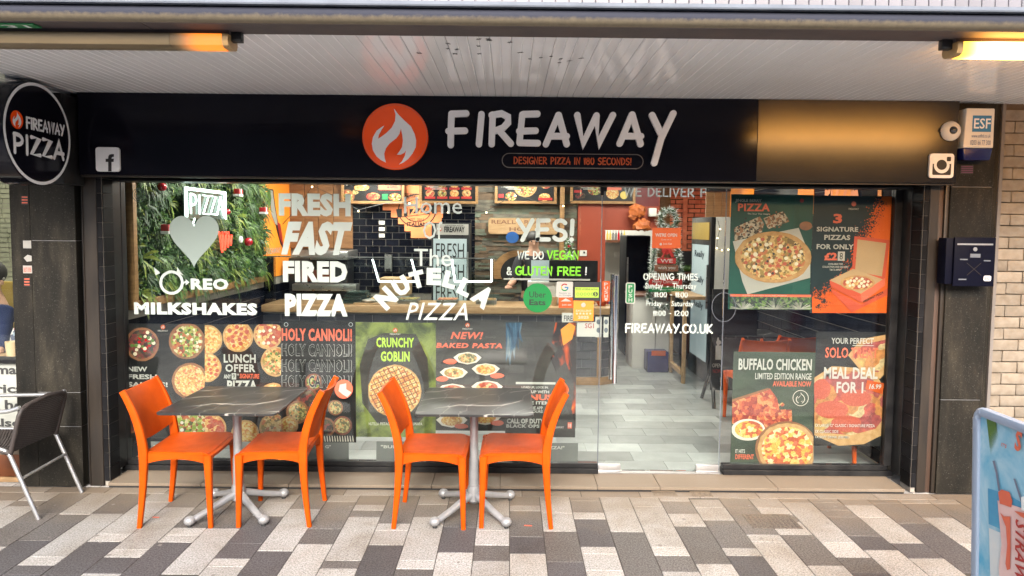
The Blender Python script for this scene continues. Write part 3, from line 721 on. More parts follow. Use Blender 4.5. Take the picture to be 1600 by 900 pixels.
# shutter guides
def guide(x0, x1, label):
    t = thing('shutter_guide', ((x0+x1)/2, PY, 0), label, 'shutter guide')
    w_ = x1-x0
    MB().box(x0, x1, PY+.022, PY+.14, 0, 2.2).build('channel', 'shutter_guide', t, bevel=.003, seg=1)
    return t
t = guide(-2.870, -2.772, 'dark metal roller shutter guide between the left pier and the black tiles')
MB().box(-2.862, -2.858, PY+.014, PY+.0215, 0.02, 2.15).build('lip', 'shutter_guide', t, smooth=0); MB().box(-2.898, -2.872, PY+.06, PY+.2, 0, 2.2).build('shadow_gap', 'black_frame', t, smooth=0)
t = guide(2.822, 2.885, 'dark metal roller shutter guide between the black tiles and the right pier')
MB().box(2.886, 2.918, PY+.03, PY+.16, 0, 2.2).build('rusty_strip', 'rust_brown', t, bevel=.003); MB().box(2.9185, 2.944, PY+.012, PY+.16, 0, 2.2).build('channel', 'shutter_guide', t, bevel=.003)
# tiled reveals
def reveal(x, sgn, label):
    t = thing('tiled_reveal', (x, 4.9, 0), label, 'tiled wall')
    MB().box(min(x, x+sgn*.03), max(x, x+sgn*.03), PY+.03, 4.875, .0, 2.2).build('grout_bed', 'grout', t, smooth=0)
    z = .035; proto = None
    while z < 2.12:
        for y0, y1 in ((PY+.034, 4.871),):
            o = proto
            if proto is None:
                a, b = (x-sgn*.006, x-sgn*.0002); proto = MB().box(min(a, b), max(a, b), y0, y1, z, z+.096).build('tile', 'reveal_tile', t, bevel=.001, seg=1, smooth=0); z0_ = z
            else: inst(proto, 'tile', wloc(proto)+Vector((0, 0, z-z0_)), t)
        z += .0985
    # narrow front face tiles
    a, b = (x, x+sgn*.034)
    z = .035; pr = None
    while z < 2.12:
        if pr is None: pr = MB().box(min(a, b)+.0006, max(a, b)-.0006, PY+.024, PY+.0298, z, z+.096).build('tile', 'reveal_tile', t, bevel=.001, seg=1, smooth=0)
        else: inst(pr, 'tile', wloc(pr)+Vector((0, 0, z-.035)), t)
        z += .0985
    return t
reveal(-2.736, -1, 'black glazed tiles with pale grout on the left reveal of the shop window')
reveal(2.786, 1, 'black glazed tiles with pale grout on the right reveal of the shop window')

# ================================================================== FASCIA
fa = thing('fascia', (0, FY, 2.116), 'glossy black fascia sign board across the whole shop front', 'fascia')
xj = g(1184, 200, FY).x
for a, b in ((-2.815, xj), (xj, 2.925)):
    mb = MB().box(a+.0012, b-.0012, FY, FY+.02, 2.118, 2.648)
    mb.build('panel', 'satin_black' if a == xj else 'black_gloss', fa, bevel=.0015, seg=1, smooth=0)
MB().box(-2.815, 2.925, FY+.021, PY+.3, 2.12, 2.647).build('box', 'black_frame', fa, smooth=0)
MB().box(-2.815, 2.925, FY+.02, FY+.05, 2.106, 2.1175).build('bottom_trim', 'shutter_guide', fa, smooth=0)
rng = [(-2.7, 2.75)]
MB().box(-2.70, 2.75, PY+.1, 5.0, 2.09, 2.1).build('shutter_slot', 'black_frame', fa, smooth=0)

# main lettering
logo = thing('round_flame_logo', g(617, 213, FY), 'round orange flame logo with white flame on the black fascia', 'logo sign')
c = g(617.3, 213.5, FY-.03); rr_ = 50.5*FY/FPX
mb = MB(); mb.lathe([(rr_*.985, .0), (rr_, .004), (rr_, .028), (rr_*.985, .0285)], (c.x, FY-.032, c.z), 64, 'y'); mb.build('disc', 'logo_orange', logo)
ring(617.3, 213.5, 50.2, 50.2, .8, FY-.0335, 'print_salmon', logo, 'rim')
flame(617.3, 214.5, 50.3, FY-.034, 'white_letter', logo)
sg = thing('shop_name_sign', g(870, 200, FY), 'raised white marker style lettering reading FIREAWAY on the black fascia', 'sign')
k_ = 2.963
def zp(x, y, Y=FY-.03): p = g(540+x/k_, 150+y/k_, Y); return (p.x, p.z)
LET = {'F': [[(490, 82), (487, 160), (486, 226)], [(492, 82), (558, 80)], [(476, 162), (552, 160)]],
 'I': [[(629, 84), (617, 222)]], 'R': [[(681, 86), (676, 222)], [(676, 88), (722, 80), (752, 96), (752, 122), (730, 146), (690, 162)], [(712, 160), (765, 220)]],
 'E': [[(818, 86), (805, 214)], [(822, 84), (888, 82)], [(804, 162), (880, 160)], [(806, 216), (890, 218)]],
 'A': [[(985, 88), (928, 222)], [(987, 88), (1024, 222)], [(948, 185), (1024, 186)]],
 'W': [[(1073, 88), (1100, 218), (1162, 90)], [(1162, 92), (1172, 218), (1238, 88)]],
 'a': [[(1326, 86), (1270, 220)], [(1328, 86), (1366, 222)], [(1292, 185), (1368, 186)]],
 'Y': [[(1420, 88), (1460, 172)], [(1518, 80), (1462, 196), (1430, 310)]]}
for k, st in LET.items():
    mb = MB()
    for i, s_ in enumerate(st): ribbon(mb, [zp(*p) for p in s_], 14.5/k_*FY/FPX, FY-.030-.0004*i, .026, 8)
    mb.build('letter', 'white_letter', sg, smooth=40)
sl = thing('slogan_plate', g(895, 251, FY), 'rounded black plate with orange slogan DESIGNER PIZZA IN 180 SECONDS', 'sign')
def pill(b, Y, m, parent, name, thick):
    x0, x1, z0, z1 = box_px(b, Y); r = (z1-z0)/2; cz = (z0+z1)/2; pts = []
    for i in range(13): q = rad(90+15*i); pts.append((x0+r+r*math.cos(q), Y, cz+r*math.sin(q)))
    for i in range(13): q = rad(-90+15*i); pts.append((x1-r+r*math.cos(q), Y, cz+r*math.sin(q)))
    return MB().prism(pts, (0, thick, 0)).build(name, m, parent, smooth=30)
pill((784, 240, 1005.5, 263), FY-.014, 'trim_grey', sl, 'border', .012)
pill((785.2, 241.2, 1004.3, 261.8), FY-.0165, 'black_gloss', sl, 'plate', .002)
marker('DESIGNER PIZZA IN 180 SECONDS!', (802, 245.5, 987, 257.5), FY-.018, 'print_orange', sl, .075, gap=.2)
# facebook and camera tiles
def rr_px(b, Y, m, parent, name, thick, r=.12):
    x0, x1, z0, z1 = box_px(b, Y); cx, cz = (x0+x1)/2, (z0+z1)/2
    return MB().prism(rrect((cx, Y, cz), (1, 0, 0), (0, 0, 1), (x1-x0)/2, (z1-z0)/2, r*2, 5), (0, thick, 0)).build(name, m, parent, smooth=30)
fb = thing('social_media_tile', g(168, 249, FY), 'white rounded tile with a black letter f at the left end of the fascia', 'sign')
rr_px((149.5, 230, 186.5, 268), FY-.016, 'white_letter', fb, 'tile', .015)
poly([(169, 267.8), (169, 253), (165, 253), (165, 248), (169, 248), (169.3, 244), (171, 241.5), (174, 240.8), (178, 240.8), (178, 245), (175.5, 245.2), (174.5, 246.5), (174.3, 248), (178, 248), (177.5, 253), (174.3, 253), (174.3, 267.8)], FY-.0168, 'print_black', fb, 'letter')
ig = thing('social_media_tile', g(1471, 258, FY), 'white rounded tile with a black camera emblem at the right end of the fascia', 'sign')
rr_px((1452.5, 240, 1490.5, 278), FY-.016, 'white_letter', ig, 'tile', .015)
rr_px((1457, 253.5, 1486, 273.5), FY-.0168, 'print_black', ig, 'camera_body', 0, .1); rr_px((1456.8, 252, 1486.2, 256), FY-.0172, 'white_letter', ig, 'band', 0, .05)
disc(1471.5, 258.5, 12.2, 12.2, FY-.0176, 'white_letter', ig, 'lens_ring'); disc(1471.5, 257.5, 8, 8, FY-.018, 'print_black', ig, 'lens'); rr_px((1479.5, 245, 1486, 252), FY-.018, 'print_black', ig, 'viewfinder', 0, .2)
# dome camera
dc = thing('dome_camera', g(1484, 205, FY), 'white dome security camera at the right end of the fascia', 'security camera')
c = g(1484, 205, FY)
mb = MB(); mb.lathe([(.062, 0), (.064, -.012), (.055, -.03), (.035, -.045), (.0, -.047)], (c.x, FY, c.z), 28, 'y'); mb.build('housing', 'white_plastic', dc)
mb = MB(); mb.ball((c.x-.005, FY-.042, c.z), .026, 14); mb.build('lens', 'lens_glass', dc)
mb = MB(); mb.tube([(c.x-.055, FY-.004, c.z-.015), (c.x-.075, FY-.004, c.z+.0), (c.x-.07, FY-.004, c.z+.02)], .003, 6); mb.build('cable', 'black_rubber', dc)

# ================================================================== CANOPY: soffit, beam, roof tiles
sf = tag(MB().box(-7, 7, 3.20, PY+.02, 2.662, 2.70).build('soffit', 'dark_grout', smooth=0), kind='structure')
SB = []
def soff_board():
    mb = MB(); w_ = .1; y0, y1 = 3.205, PY+.02
    prof = [(.0006, .0045), (.0035, .001), (.006, 0), (.047, 0), (.0492, .0026), (.0508, .0026), (.053, 0), (.094, 0), (.0965, .001), (.0994, .0045)]
    r0 = [(x, y0, 2.650+z) for x, z in prof]+[(.0994, y0, 2.661), (.0006, y0, 2.661)]
    r1 = [(x, y1, z) for x, y, z in r0]
    mb.loft([r0, r1]); return mb.build('soffit_board', 'soffit_white', sf, smooth=0)
b0 = soff_board(); base = wloc(b0)
b0.location = base+Vector((-5.0, 0, 0))-wloc(sf)
for i in range(1, 100): inst(b0, 'soffit_board', base+Vector((-5.0+.1*i, 0, R_.uniform(-.0006, .0006))), sf)
mb = MB()
for px, py in [(700, 76), (714, 77), (711, 84), (748, 61), (748, 72), (749, 84), (763, 61), (797, 66), (813, 82), (828, 92), (845, 90), (861, 88), (876, 92), (874, 98), (890, 95), (908, 91), (655, 83), (764, 63), (700, 68)]:
    q = gz(px, py, 2.649)
    for k in range(4):
        a = math.pi*k/4+R_.uniform(-.3, .3); L_ = R_.uniform(.006, .016); mb.tube([(q.x-L_*math.cos(a), q.y-L_*1.4*math.sin(a), 2.6485), (q.x+L_*math.cos(a), q.y+L_*1.4*math.sin(a), 2.6485)], .0009, 4)
tag(mb.build('cobweb_marks', 'black_frame', smooth=0), 'small dark cobweb marks on the white soffit above the sign', 'cobwebs', kind='stuff')
bm_ = thing('canopy_beam', (0, 3.1, 2.65), 'concrete canopy edge beam with painted-in light on its face and lead flashing above the shop', 'canopy')
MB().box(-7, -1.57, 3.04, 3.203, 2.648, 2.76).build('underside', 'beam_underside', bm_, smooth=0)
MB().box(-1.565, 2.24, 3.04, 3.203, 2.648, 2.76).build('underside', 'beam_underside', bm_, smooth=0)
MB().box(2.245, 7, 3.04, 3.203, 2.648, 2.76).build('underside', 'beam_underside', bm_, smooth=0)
mb = MB(); prof = [(3.04, 2.650), (3.022, 2.656), (3.010, 2.668), (3.006, 2.685), (3.012, 2.705), (3.02, 2.714), (3.04, 2.714)]
mb.loft([[(-7, y, z) for y, z in prof], [(7, y, z) for y, z in prof]]); mb.build('edge_face', 'concrete_lit_low', bm_, smooth=50)
mb = MB(); prof = [(2.992, 2.716), (2.99, 2.722), (2.998, 2.738), (3.05, 2.74), (3.05, 2.716)]
mb.loft([[(-7, y, z) for y, z in prof], [(7, y, z) for y, z in prof]]); mb.build('lead_flashing', 'lead', bm_, smooth=30)
pt = thing('tiled_parapet', (0, 3.05, 2.74), 'pale grey hung tiles above the canopy edge', 'parapet')
MB().box(-7, 7, 3.035, 3.06, 2.742, 4.2).build('backing', 'dark_grout', pt, smooth=0)
tp = MB().box(0, .0535, 3.020, 3.034, 2.743, 2.90).build('tile', 'grey_tile', pt, bevel=.002, seg=1, smooth=0); tb = wloc(tp); tp.location = tb+Vector((-3.4, 0, 0))-wloc(pt)
for i in range(1, 122): inst(tp, 'tile', tb+Vector((-3.4+.056*i, 0, 0)), pt)
mb = MB()
for j in range(8):
    for i in range(122): mb.box(-3.4+.056*i-.027, -3.4+.056*i+.0265, 3.020, 3.034, 2.903+.16*j, 3.058+.16*j)
mb.build('upper_tiles', 'grey_tile', pt, smooth=0, kind='stuff')
# green street number sign on beam at far left
nsx = gz(30, 40, 2.646)
t = thing('number_sign', (nsx.x, nsx.y, 2.646), 'small green sign with white numbers under the canopy beam at far left', 'sign')
x0, x1 = gz(-40, 39, 2.646).x, gz(58, 39, 2.646).x
MB().box(x0, x1, 3.06, 3.115, 2.640, 2.6465).build('plate', 'push_green', t, smooth=0)
vs, fs = text_geo('131', .01)
MB().add([Vector((x0+.08+u*.16, 3.066+v*.042, 2.6392)) for u, v in vs], fs).build('lettering', 'white_letter', t, smooth=0)

# ---- the two tube lamps under the beam
def tube_lamp(x0, x1, lit, label, endx):
    t = thing('tube_lamp', ((x0+x1)/2, 3.18, 2.575), label, 'lamp')
    MB().box(x0-.0, x1+.0, 3.145, 3.225, 2.632, 2.6475).build('tray', 'beam_underside', t, smooth=0)
    s_ = 1 if endx == x1 else -1
    MB().box(min(endx, endx+s_*.045), max(endx, endx+s_*.045), 3.165, 3.20, 2.605, 2.6475).build('bracket', 'black_metal', t, bevel=.004)
    return t
def lamp_body(t, x0, x1, m, name='cover'):
    mb = MB(); sec = [(3.13, 2.63), (3.128, 2.60), (3.135, 2.582), (3.155, 2.574), (3.215, 2.574), (3.235, 2.582), (3.242, 2.60), (3.24, 2.63)]
    mb.loft([[(x, y, z) for y, z in sec] for x in (x0, x1)]); return mb.build(name, m, t, smooth=40)
def glow(name, x0, x1, c0, c1, s0, s1):
    m, nt, b = nodes(name); b.inputs['Base Color'].default_value = c4([x*.35 for x in c0]); b.inputs['Roughness'].default_value = .4
    sx = nt.nodes.new('ShaderNodeSeparateXYZ'); nt.links.new(world_coords(nt), sx.inputs[0])
    mr = nt.nodes.new('ShaderNodeMapRange'); mr.inputs[1].default_value = x0; mr.inputs[2].default_value = x1; mr.interpolation_type = 'SMOOTHSTEP'
    nt.links.new(sx.outputs[0], mr.inputs[0])
    nt.links.new(mixc(nt, mr.outputs[0], c0, c1), b.inputs['Emission Color'])
    m2 = nt.nodes.new('ShaderNodeMapRange'); m2.inputs[3].default_value = s0; m2.inputs[4].default_value = s1; nt.links.new(mr.outputs[0], m2.inputs[0])
    nt.links.new(m2.outputs[0], b.inputs['Emission Strength']); return m
mat('amber_cap', (.38, .24, .10), .4)
tl = tube_lamp(-3.6, -1.235, 0, 'dim amber tube lamp under the canopy beam with only its right end glowing', -1.235)
lamp_body(tl, -3.6, -1.49, 'amber_cover')
glow('amber_end_glow', -1.49, -1.36, (.30, .20, .10), (1.0, .24, .015), .03, .42); lamp_body(tl, -1.489, -1.262, 'amber_end_glow', 'glowing_end'); lamp_body(tl, -1.261, -1.235, 'amber_cap', 'end_cap')
tr_ = tube_lamp(1.95, 3.6, 1, 'brightly lit amber tube lamp under the canopy beam at top right', 1.95)
glow('amber_lit', 1.98, 2.14, (1.0, .42, .05), (1.0, .44, .09), 1.0, 13); lamp_body(tr_, 1.976, 3.6, 'amber_lit', 'lit_cover'); lamp_body(tr_, 1.95, 1.975, 'amber_cap', 'end_cap')
mb = MB(); mb.box(1.99, 3.58, 3.136, 3.234, 2.5725, 2.5735)
ld = bpy.data.lights.new('tube_light', 'AREA'); ld.shape = 'RECTANGLE'; ld.size = 1.5; ld.size_y = .1; ld.energy = 9; ld.color = (1, .62, .28)
lo = bpy.data.objects.new('tube_light', ld); COL.objects.link(lo); lo.parent = tr_; lo.location = Vector((2.8, 3.185, 2.565))-wloc(tr_)

# ================================================================== PROJECTING ROUND SIGN (face looks along +x)
ps = thing('projecting_round_sign', (-2.9, 4.25, 2.02), 'round black projecting sign with white rim reading FIREAWAY PIZZA', 'hanging sign')
XS = -2.81; cy, cz, RD = 4.252, 2.325, .305
def SP(px, py):      # photo px -> sign face plane x = XS
    d = ray(px, py); return CC + d*(XS/d.x)
top, bot = SP(57, 131), SP(57, 287); lf, rt = SP(0, 208), SP(113, 213)
cy = (lf.y+rt.y)/2; cz = (top.z+bot.z)/2; RD = (top.z-bot.z)/2*1.03
mb = MB(); mb.lathe([(RD*.97, -.17), (RD, -.165), (RD, -.006), (RD*.985, 0)], (XS-.002, cy, cz), 56, 'x'); mb.build('drum', 'black_gloss', ps)
def sring(r0, r1, x, m, name):
    mb = MB(); n = 64; a = [(x, cy+r0*math.cos(2*math.pi*i/n), cz+r0*math.sin(2*math.pi*i/n)) for i in range(n)]; b = [(x, cy+r1*math.cos(2*math.pi*i/n), cz+r1*math.sin(2*math.pi*i/n)) for i in range(n)]
    mb.add(a+b, [(i, (i+1) % n, n+(i+1) % n, n+i) for i in range(n)]); return mb.build(name, m, ps, smooth=0)
sring(RD*.985, RD*.925, XS+.0015, 'white_letter', 'white_ring')
# lettering is set out in (y,z) of the face
def face_fn(y0, y1, z0, z1, src):
    sx0, sx1, sz0, sz1 = src
    return lambda p: Vector((XS+.002+(FY-p.y)*.5, y0+(p.x-sx0)/(sx1-sx0)*(y1-y0), z0+(p.z-sz0)/(sz1-sz0)*(z1-z0)))
def smark(txt, a, b_, rw, sc=1.0):   # a=(left px, top px) b=(right px, bottom px)
    A_, B_ = SP(*a), SP(*b_); hh = SP(a[0], b_[2]) if len(b_) > 2 else None
    src = box_px((100, 100, 300, 150), FY)
    z1 = A_.z; z0 = SP(a[0], a[1]+(b_[1])).z
    yl, yr = A_.y, SP(b_[0], a[1]).y
    marker(txt, (100, 100, 300, 150), FY, 'white_letter', ps, rw, fn=face_fn(yl, yr, z0, z1, src))
smark('FIREAWAY', (39, 181), (100, 20), .085)
smark('PIZZA', (18, 205), (100, 35), .095)
fc = SP(26, 187); rl = .052
mb = MB(); mb.add([(XS+.0015, fc.y+rl*math.cos(2*math.pi*i/24), fc.z+rl*math.sin(2*math.pi*i/24)) for i in range(24)], [tuple(range(24))]); mb.build('flame_disc', 'logo_orange', ps, smooth=0)
kk = rl/150
mb = MB(); mb.prism([(XS+.003, fc.y+(x-230)*kk, fc.z-(y-190)*kk) for x, y in FL_OUT], (0, 0, 0)); mb.build('flame', 'white_letter', ps, smooth=0)
MB().box(-2.96, -2.83, 4.50, PY-.002, 2.05, 2.62).build('mounting_box', 'black_frame', ps, bevel=.006)

# ================================================================== ALARM BOX, LETTERBOX, BRICK WALL
al = thing('alarm_box', g(1530, 250, 4.6), 'white and blue alarm box with ESF label on the right pier', 'alarm box')
x0, x1, z0, z1 = box_px((1506, 169, 1553.5, 250), 4.62)
def slabz(za, zb, xa, xb, xc, xd, Yf, dep, m, nm):   # tapered box
    mb = MB(); mb.add([(xa, Yf, za), (xb, Yf, za), (xb, Yf+dep, za), (xa, Yf+dep, za), (xc, Yf, zb), (xd, Yf, zb), (xd, Yf+dep, zb), (xc, Yf+dep, zb)], [(0, 3, 2, 1), (4, 5, 6, 7), (0, 1, 5, 4), (1, 2, 6, 5), (2, 3, 7, 6), (3, 0, 4, 7)]); return mb.build(nm, m, al, bevel=.01, seg=3)
zm = z0+(z1-z0)*.235
slabz(zm, z1, x0, x1, x0+.012, x1-.002, 4.62, .095, 'white_plastic', 'cover'); slabz(z0, zm-.001, x0+.012, x1-.015, x0+.001, x1-.001, 4.622, .09, 'navy_plastic', 'strobe_lens')
rect((1519.5, 180.5, 1549, 206), 4.6185, 'print_bright_blue', al, 'label')
text('ESF', (1522, 185, 1548, 201), 4.6178, 'white_letter', al, .012)
text('www.esfltd.co.uk', (1518, 209.5, 1548, 215), 4.6185, 'print_blue', al, .0); text('0203 66 77 300', (1516, 219, 1548, 226.5), 4.6185, 'print_blue', al, .005)
tg = tag(rect((1501, 258, 1521, 272), PY-.001, 'print_black', None, 'sticker'), 'small dark sticker with purple print below the alarm box', 'sticker')
mat('print_purple', (.16, .04, .14), .5)
for j in range(4): rect((1502, 259.5+3*j, 1520, 261+3*j), PY-.002, 'print_purple', tg, 'print_bar')
lb = thing('letterbox', g(1518, 450, 4.6), 'dark navy metal letterbox on the right pier', 'letterbox')
x0, x1, z0, z1 = box_px((1491, 371, 1555, 447.5), 4.61)
MB().box(x0-.045, x1-.01, 4.63, PY-.001, z0+.012, z1-.005).build('body', 'navy_paint', lb, bevel=.006); MB().box(x0, x1, 4.612, 4.6295, z0, z1).build('door', 'navy_paint', lb, bevel=.004)
rect((1496, 380.5, 1552, 383), 4.6112, 'light_metal', lb, 'slot_flap'); rr_px((1514, 386, 1535, 404), 4.611, 'navy_paint', lb, 'plate', 0)
disc(1524, 389.5, 3.2, 3.2, 4.608, 'light_metal', lb, 'lock', thick=.004); rect((1516, 396.5, 1532, 402.5), 4.6105, 'lead', lb, 'name_plate')
for b in ((1500, 404.5, 1512, 406.3), (1537, 406.5, 1548, 408.3), (1497.5, 435.5, 1510, 437.5)): rect(b, 4.6112, 'lead', lb, 'engraving')
rr_px((1537, 431, 1548.5, 439), 4.6112, 'white_letter', lb, 'badge', 0, .25); text('BIL', (1538.3, 432.6, 1547, 437.5), 4.6105, 'print_black', lb, .02)
for a, b in (((1511, 411), (1533, 430)), ((1533, 411), (1511, 430))):
    ribbon_mb = MB(); pa, pb = g(*a, 4.611), g(*b, 4.611); ribbon(ribbon_mb, [(pa.x, pa.z), (pb.x, pb.z)], .0015, 4.6112, 0); ribbon_mb.build('engraving', 'shutter_guide', lb, smooth=0)
bw = thing('brick_wall', (3.6, 4.75, 0), 'cream textured brick wall at the right edge beside the black pier', 'brick wall')
MB().box(3.279, 6.5, PY+.012, PY+.25, 0, 2.66).build('mortar', 'mortar', bw, smooth=0)
ptc = .0768; protos = {}
def brick(x0, x1, z):
    key = (round(x1-x0, 3), R_.randrange(3))
    if key not in protos:
        mb = MB(); n = 7; h = .0705; w_ = x1-x0
        r0, r1 = [], []
        mb.box(0, w_, 0, .06, 0, h); o = mb.build('brick', 'brick_cream', bw, bevel=.005, seg=2, origin=(0, 0, 0))
        for v in o.data.vertices: v.co += Vector((R_.uniform(-.0014, .0014), R_.uniform(-.003, .002), R_.uniform(-.0018, .0018)))
        protos[key] = o; o.location = Vector((x0, PY-.004, z))-wloc(bw)
    else: inst(protos[key], 'brick', (x0, PY-.004+R_.uniform(-.002, .002), z), bw)
for r_ in range(35):
    z = .004+ptc*r_
    if z+.066 > 2.65: break
    x = 3.281; first = (.065, .17)[r_ % 2]
    while x < 4.3:
        w_ = first if x == 3.281 else .218
        brick(x, x+w_, z); x += w_+.005
mb = MB()
for r_ in range(34):
    x = 4.34+(.11 if r_ % 2 else 0)
    while x < 6.4: mb.box(x, x+.213, PY-.004, PY+.05, .004+ptc*r_, .07+ptc*r_); x += .223
mb.build('far_bricks', 'brick_cream', bw, smooth=0, kind='stuff')

# ================================================================== SHOP WINDOW
GB, GT = .10, 2.125
def frame_bar(t, x0, x1, y0, y1, z0, z1, nm='frame', m='black_frame'): return MB().box(x0, x1, y0, y1, z0, z1).build(nm, m, t, bevel=.003, seg=1, smooth=0)
xa, xd0, xd1, xb = -2.775, .655, 1.537, 2.755
wl_ = thing('shop_window', ((xa+xd0)/2, GY, .03), 'large glass shop window in black frame left of the door', 'shop window')
MB().box(xa+.03, .50, GY-.005, GY+.005, GB+.002, GT-.02).build('pane', 'window_glass', wl_, smooth=0)
MB().box(.503, xd0-.004, GY-.005, GY+.005, GB+.002, GT-.02).build('pane', 'window_glass', wl_, smooth=0)
frame_bar(wl_, xa, xd0, GY-.05, GY+.04, .031, .068, 'sill_rail'); frame_bar(wl_, xa+.002, xd0-.002, GY-.028, GY+.03, .0685, GB, 'bottom_rail')
frame_bar(wl_, xa, xa+.035, GY-.03, GY+.03, GB+.001, GT, 'side_frame'); frame_bar(wl_, xa-.03, xa+.032, 4.878, GY-.031, .069, 2.14, 'side_post')
frame_bar(wl_, xa-.03, xd1+1.28, GY-.04, GY+.04, GT-.018, GT+.05, 'head_rail')
wr = thing('shop_window', ((xd1+xb)/2, GY, .03), 'glass shop window with large posters right of the door', 'shop window')
MB().box(xd1+.004, xb-.03, GY-.005, GY+.005, GB+.002, GT-.02).build('pane', 'window_glass', wr, smooth=0)
frame_bar(wr, xd1+.02, xb+.03, GY-.05, GY+.04, .031, .068, 'sill_rail'); frame_bar(wr, xd1+.022, xb, GY-.028, GY+.03, .0685, GB, 'bottom_rail')
frame_bar(wr, xb-.03, xb+.028, GY-.03, GY+.03, GB+.001, GT, 'side_frame'); frame_bar(wr, xb+.022, xb+.07, 4.878, GY-.031, .069, 2.14, 'side_post')
dr = thing('glass_door', (xd0, GY, .03), 'frameless glass door with long steel pull handle', 'door')
MB().box(xd0+.003, xd1-.003, GY-.006, GY+.006, .045, GT-.03).build('pane', 'window_glass', dr, smooth=0)
for (a, b) in ((xd0+.004, xd0+.165), (xd1-.165, xd1-.004)): MB().box(a, b, GY-.016, GY+.016, .04, .092).build('patch_fitting', 'light_metal', dr, bevel=.002)
MB().box(xd0+.075, xd0+.14, GY-.0185, GY-.0165, .05, .082).build('lock_plate', 'light_metal', dr, bevel=.001)
for x in (xd0, xd1): MB().box(x-.0022, x+.0022, GY-.007, GY+.007, .05, GT-.03).build('edge_seal', 'lead', dr, smooth=0)
hx0, _, hz0, hz1 = box_px((957, 430, 966, 598), GY-.06)
mb = MB(); mb.tube([(hx0+.018, GY-.07, hz0), (hx0+.018, GY-.07, hz1)], .0165, 16); mb.build('handle', 'chrome', dr)
for z in (hz0+.09, hz1-.09): MB().tube([(hx0+.018, GY-.07, z), (hx0+.018, GY+.02, z)], .006, 8).build('handle_mount', 'chrome', dr)
MB().tube([(hx0+.012, GY+.06, hz0), (hx0+.012, GY+.06, hz1)], .0165, 16).build('inner_handle', 'chrome', dr)
MB().box(xd0-.02, xd0+.03, GY-.02, GY+.02, GT-.065, GT-.02).build('top_fitting', 'black_frame', dr, bevel=.003)
q = g(941, 299, GY-.02); MB().box(q.x-.012, q.x+.012, GY-.03, GY-.006, q.z-.03, q.z+.03).build('lock_catch', 'black_frame', dr, bevel=.006)
dt = tag(MB().box(xd0, xd1, GY-.03, GY+.03, .0305, .038).build('door_threshold_strip', 'light_metal', smooth=0), 'bright metal threshold strip under the glass door', 'threshold strip')

for n_t in ('vinyl_white', 'vinyl_green', 'print_orange', 'print_white', 'uber_green'): translucent(n_t, .35)
V = GY-.0065                    # vinyl on the outer face
def vinyl(name, px, label, cat='window lettering'): return thing(name, g(px[0], px[1], V), label, cat)
t = vinyl('window_lettering', (490, 495), 'white window lettering reading FRESH FAST FIRED PIZZA')
text('FRESH', (435.5, 302, 548, 338), V, 'vinyl_white', t, .062, spacing=1.1)
text('FAST', (439, 346, 551, 399), V, 'vinyl_white', t, .062, .35, spacing=1.1); text('FIRED', (442, 408, 543, 441), V, 'vinyl_white', t, .062, spacing=1.1)
text('PIZZA', (445, 459, 543, 494), V, 'vinyl_white', t, .062, spacing=1.1)
t = vinyl('window_lettering', (305, 495), 'white window lettering OREO MILKSHAKES with horned first letter')
ring(268, 441.5, 19, 19, 4.4, V, 'vinyl_white', t, 'ring_letter'); text('REO', (298, 435, 357, 453), V, 'vinyl_white', t, .05, spacing=1.1)
poly([(243, 430), (240, 417.5), (249, 424.5), (250, 427)], V, 'vinyl_white', t, 'horn'); poly([(270+16, 430), (277, 417.5), (277, 426)], V-.0004, 'vinyl_white', t, 'horn')
poly([(276, 426), (280, 428), (277.5, 417.5)], V-.0008, 'vinyl_white', t, 'horn')
mb = MB()
ribbon(mb, [(g(x, y, V).x, g(x, y, V).z) for x, y in ((279, 453), (284, 450), (286, 443), (289, 440.5), (292, 441))], .006, V-.0004, 0)
mb.prism([g(x, y, V-.0008) for x, y in ((290, 436), (296, 441), (290, 446))], (0, 0, 0)); mb.build('tail', 'vinyl_white', t, smooth=0)
text('MILKSHAKES', (209.5, 473, 402, 492), V, 'vinyl_white', t, .058, spacing=1.12)
t = thing('window_heart', g(303, 416, V), 'large pale heart decal on the window in front of the green wall', 'window decal')
hp = []
for i in range(48):
    q = 2*math.pi*i/48; x = 16*math.sin(q)**3; y = 13*math.cos(q)-5*math.cos(2*q)-2*math.cos(3*q)-math.cos(4*q)
    y = y if y > 0 else y*1.14
    hp.append((303.2+x*2.43, 368.5-y*2.62))
mat('frosted_white', (.36, .43, .40), .5, c2=(.33, .40, .375), vs=2); translucent('frosted_white', .3)
poly(hp, V, 'frosted_white', t, 'heart')
t = vinyl('window_sticker', (220, 317), 'faint round halal certificate sticker at top left of the window', 'sticker')
mat('faint_white', (.16, .24, .20), .5)
ring(217.5, 304.5, 11, 11, 1, V, 'faint_white', t); ring(217.5, 304.5, 8, 8, .8, V, 'faint_white', t)
mb = MB()
for pts in (((212, 303), (213, 306), (218, 306.5), (219, 301)), ((215, 300), (216, 306)), ((221, 300), (221, 306), (224, 306))):
    ribbon(mb, [(g(x, y, V).x, g(x, y, V).z) for x, y in pts], .0022, V-.0003, 0)
mb.build('lettering', 'faint_white', t, smooth=0); text('HALAL', (213, 308, 222, 310.5), V, 'faint_white', t)
t = vinyl('window_lettering', (682, 500), 'white window lettering reading Home Of The NUTELLA PIZZA')
mat('vinyl_thin', (.70, .76, .74), .5); translucent('vinyl_thin', .35)
text('Home', (631, 308, 722, 334), V, 'vinyl_thin', t, .004); text('Of', (661, 346, 691, 374), V, 'vinyl_white', t, .004); text('The', (647, 389, 705, 416), V, 'vinyl_white', t, .004)
text('PIZZA', (634, 473, 731, 500), V, 'vinyl_white', t, .006, .3, spacing=1.1)
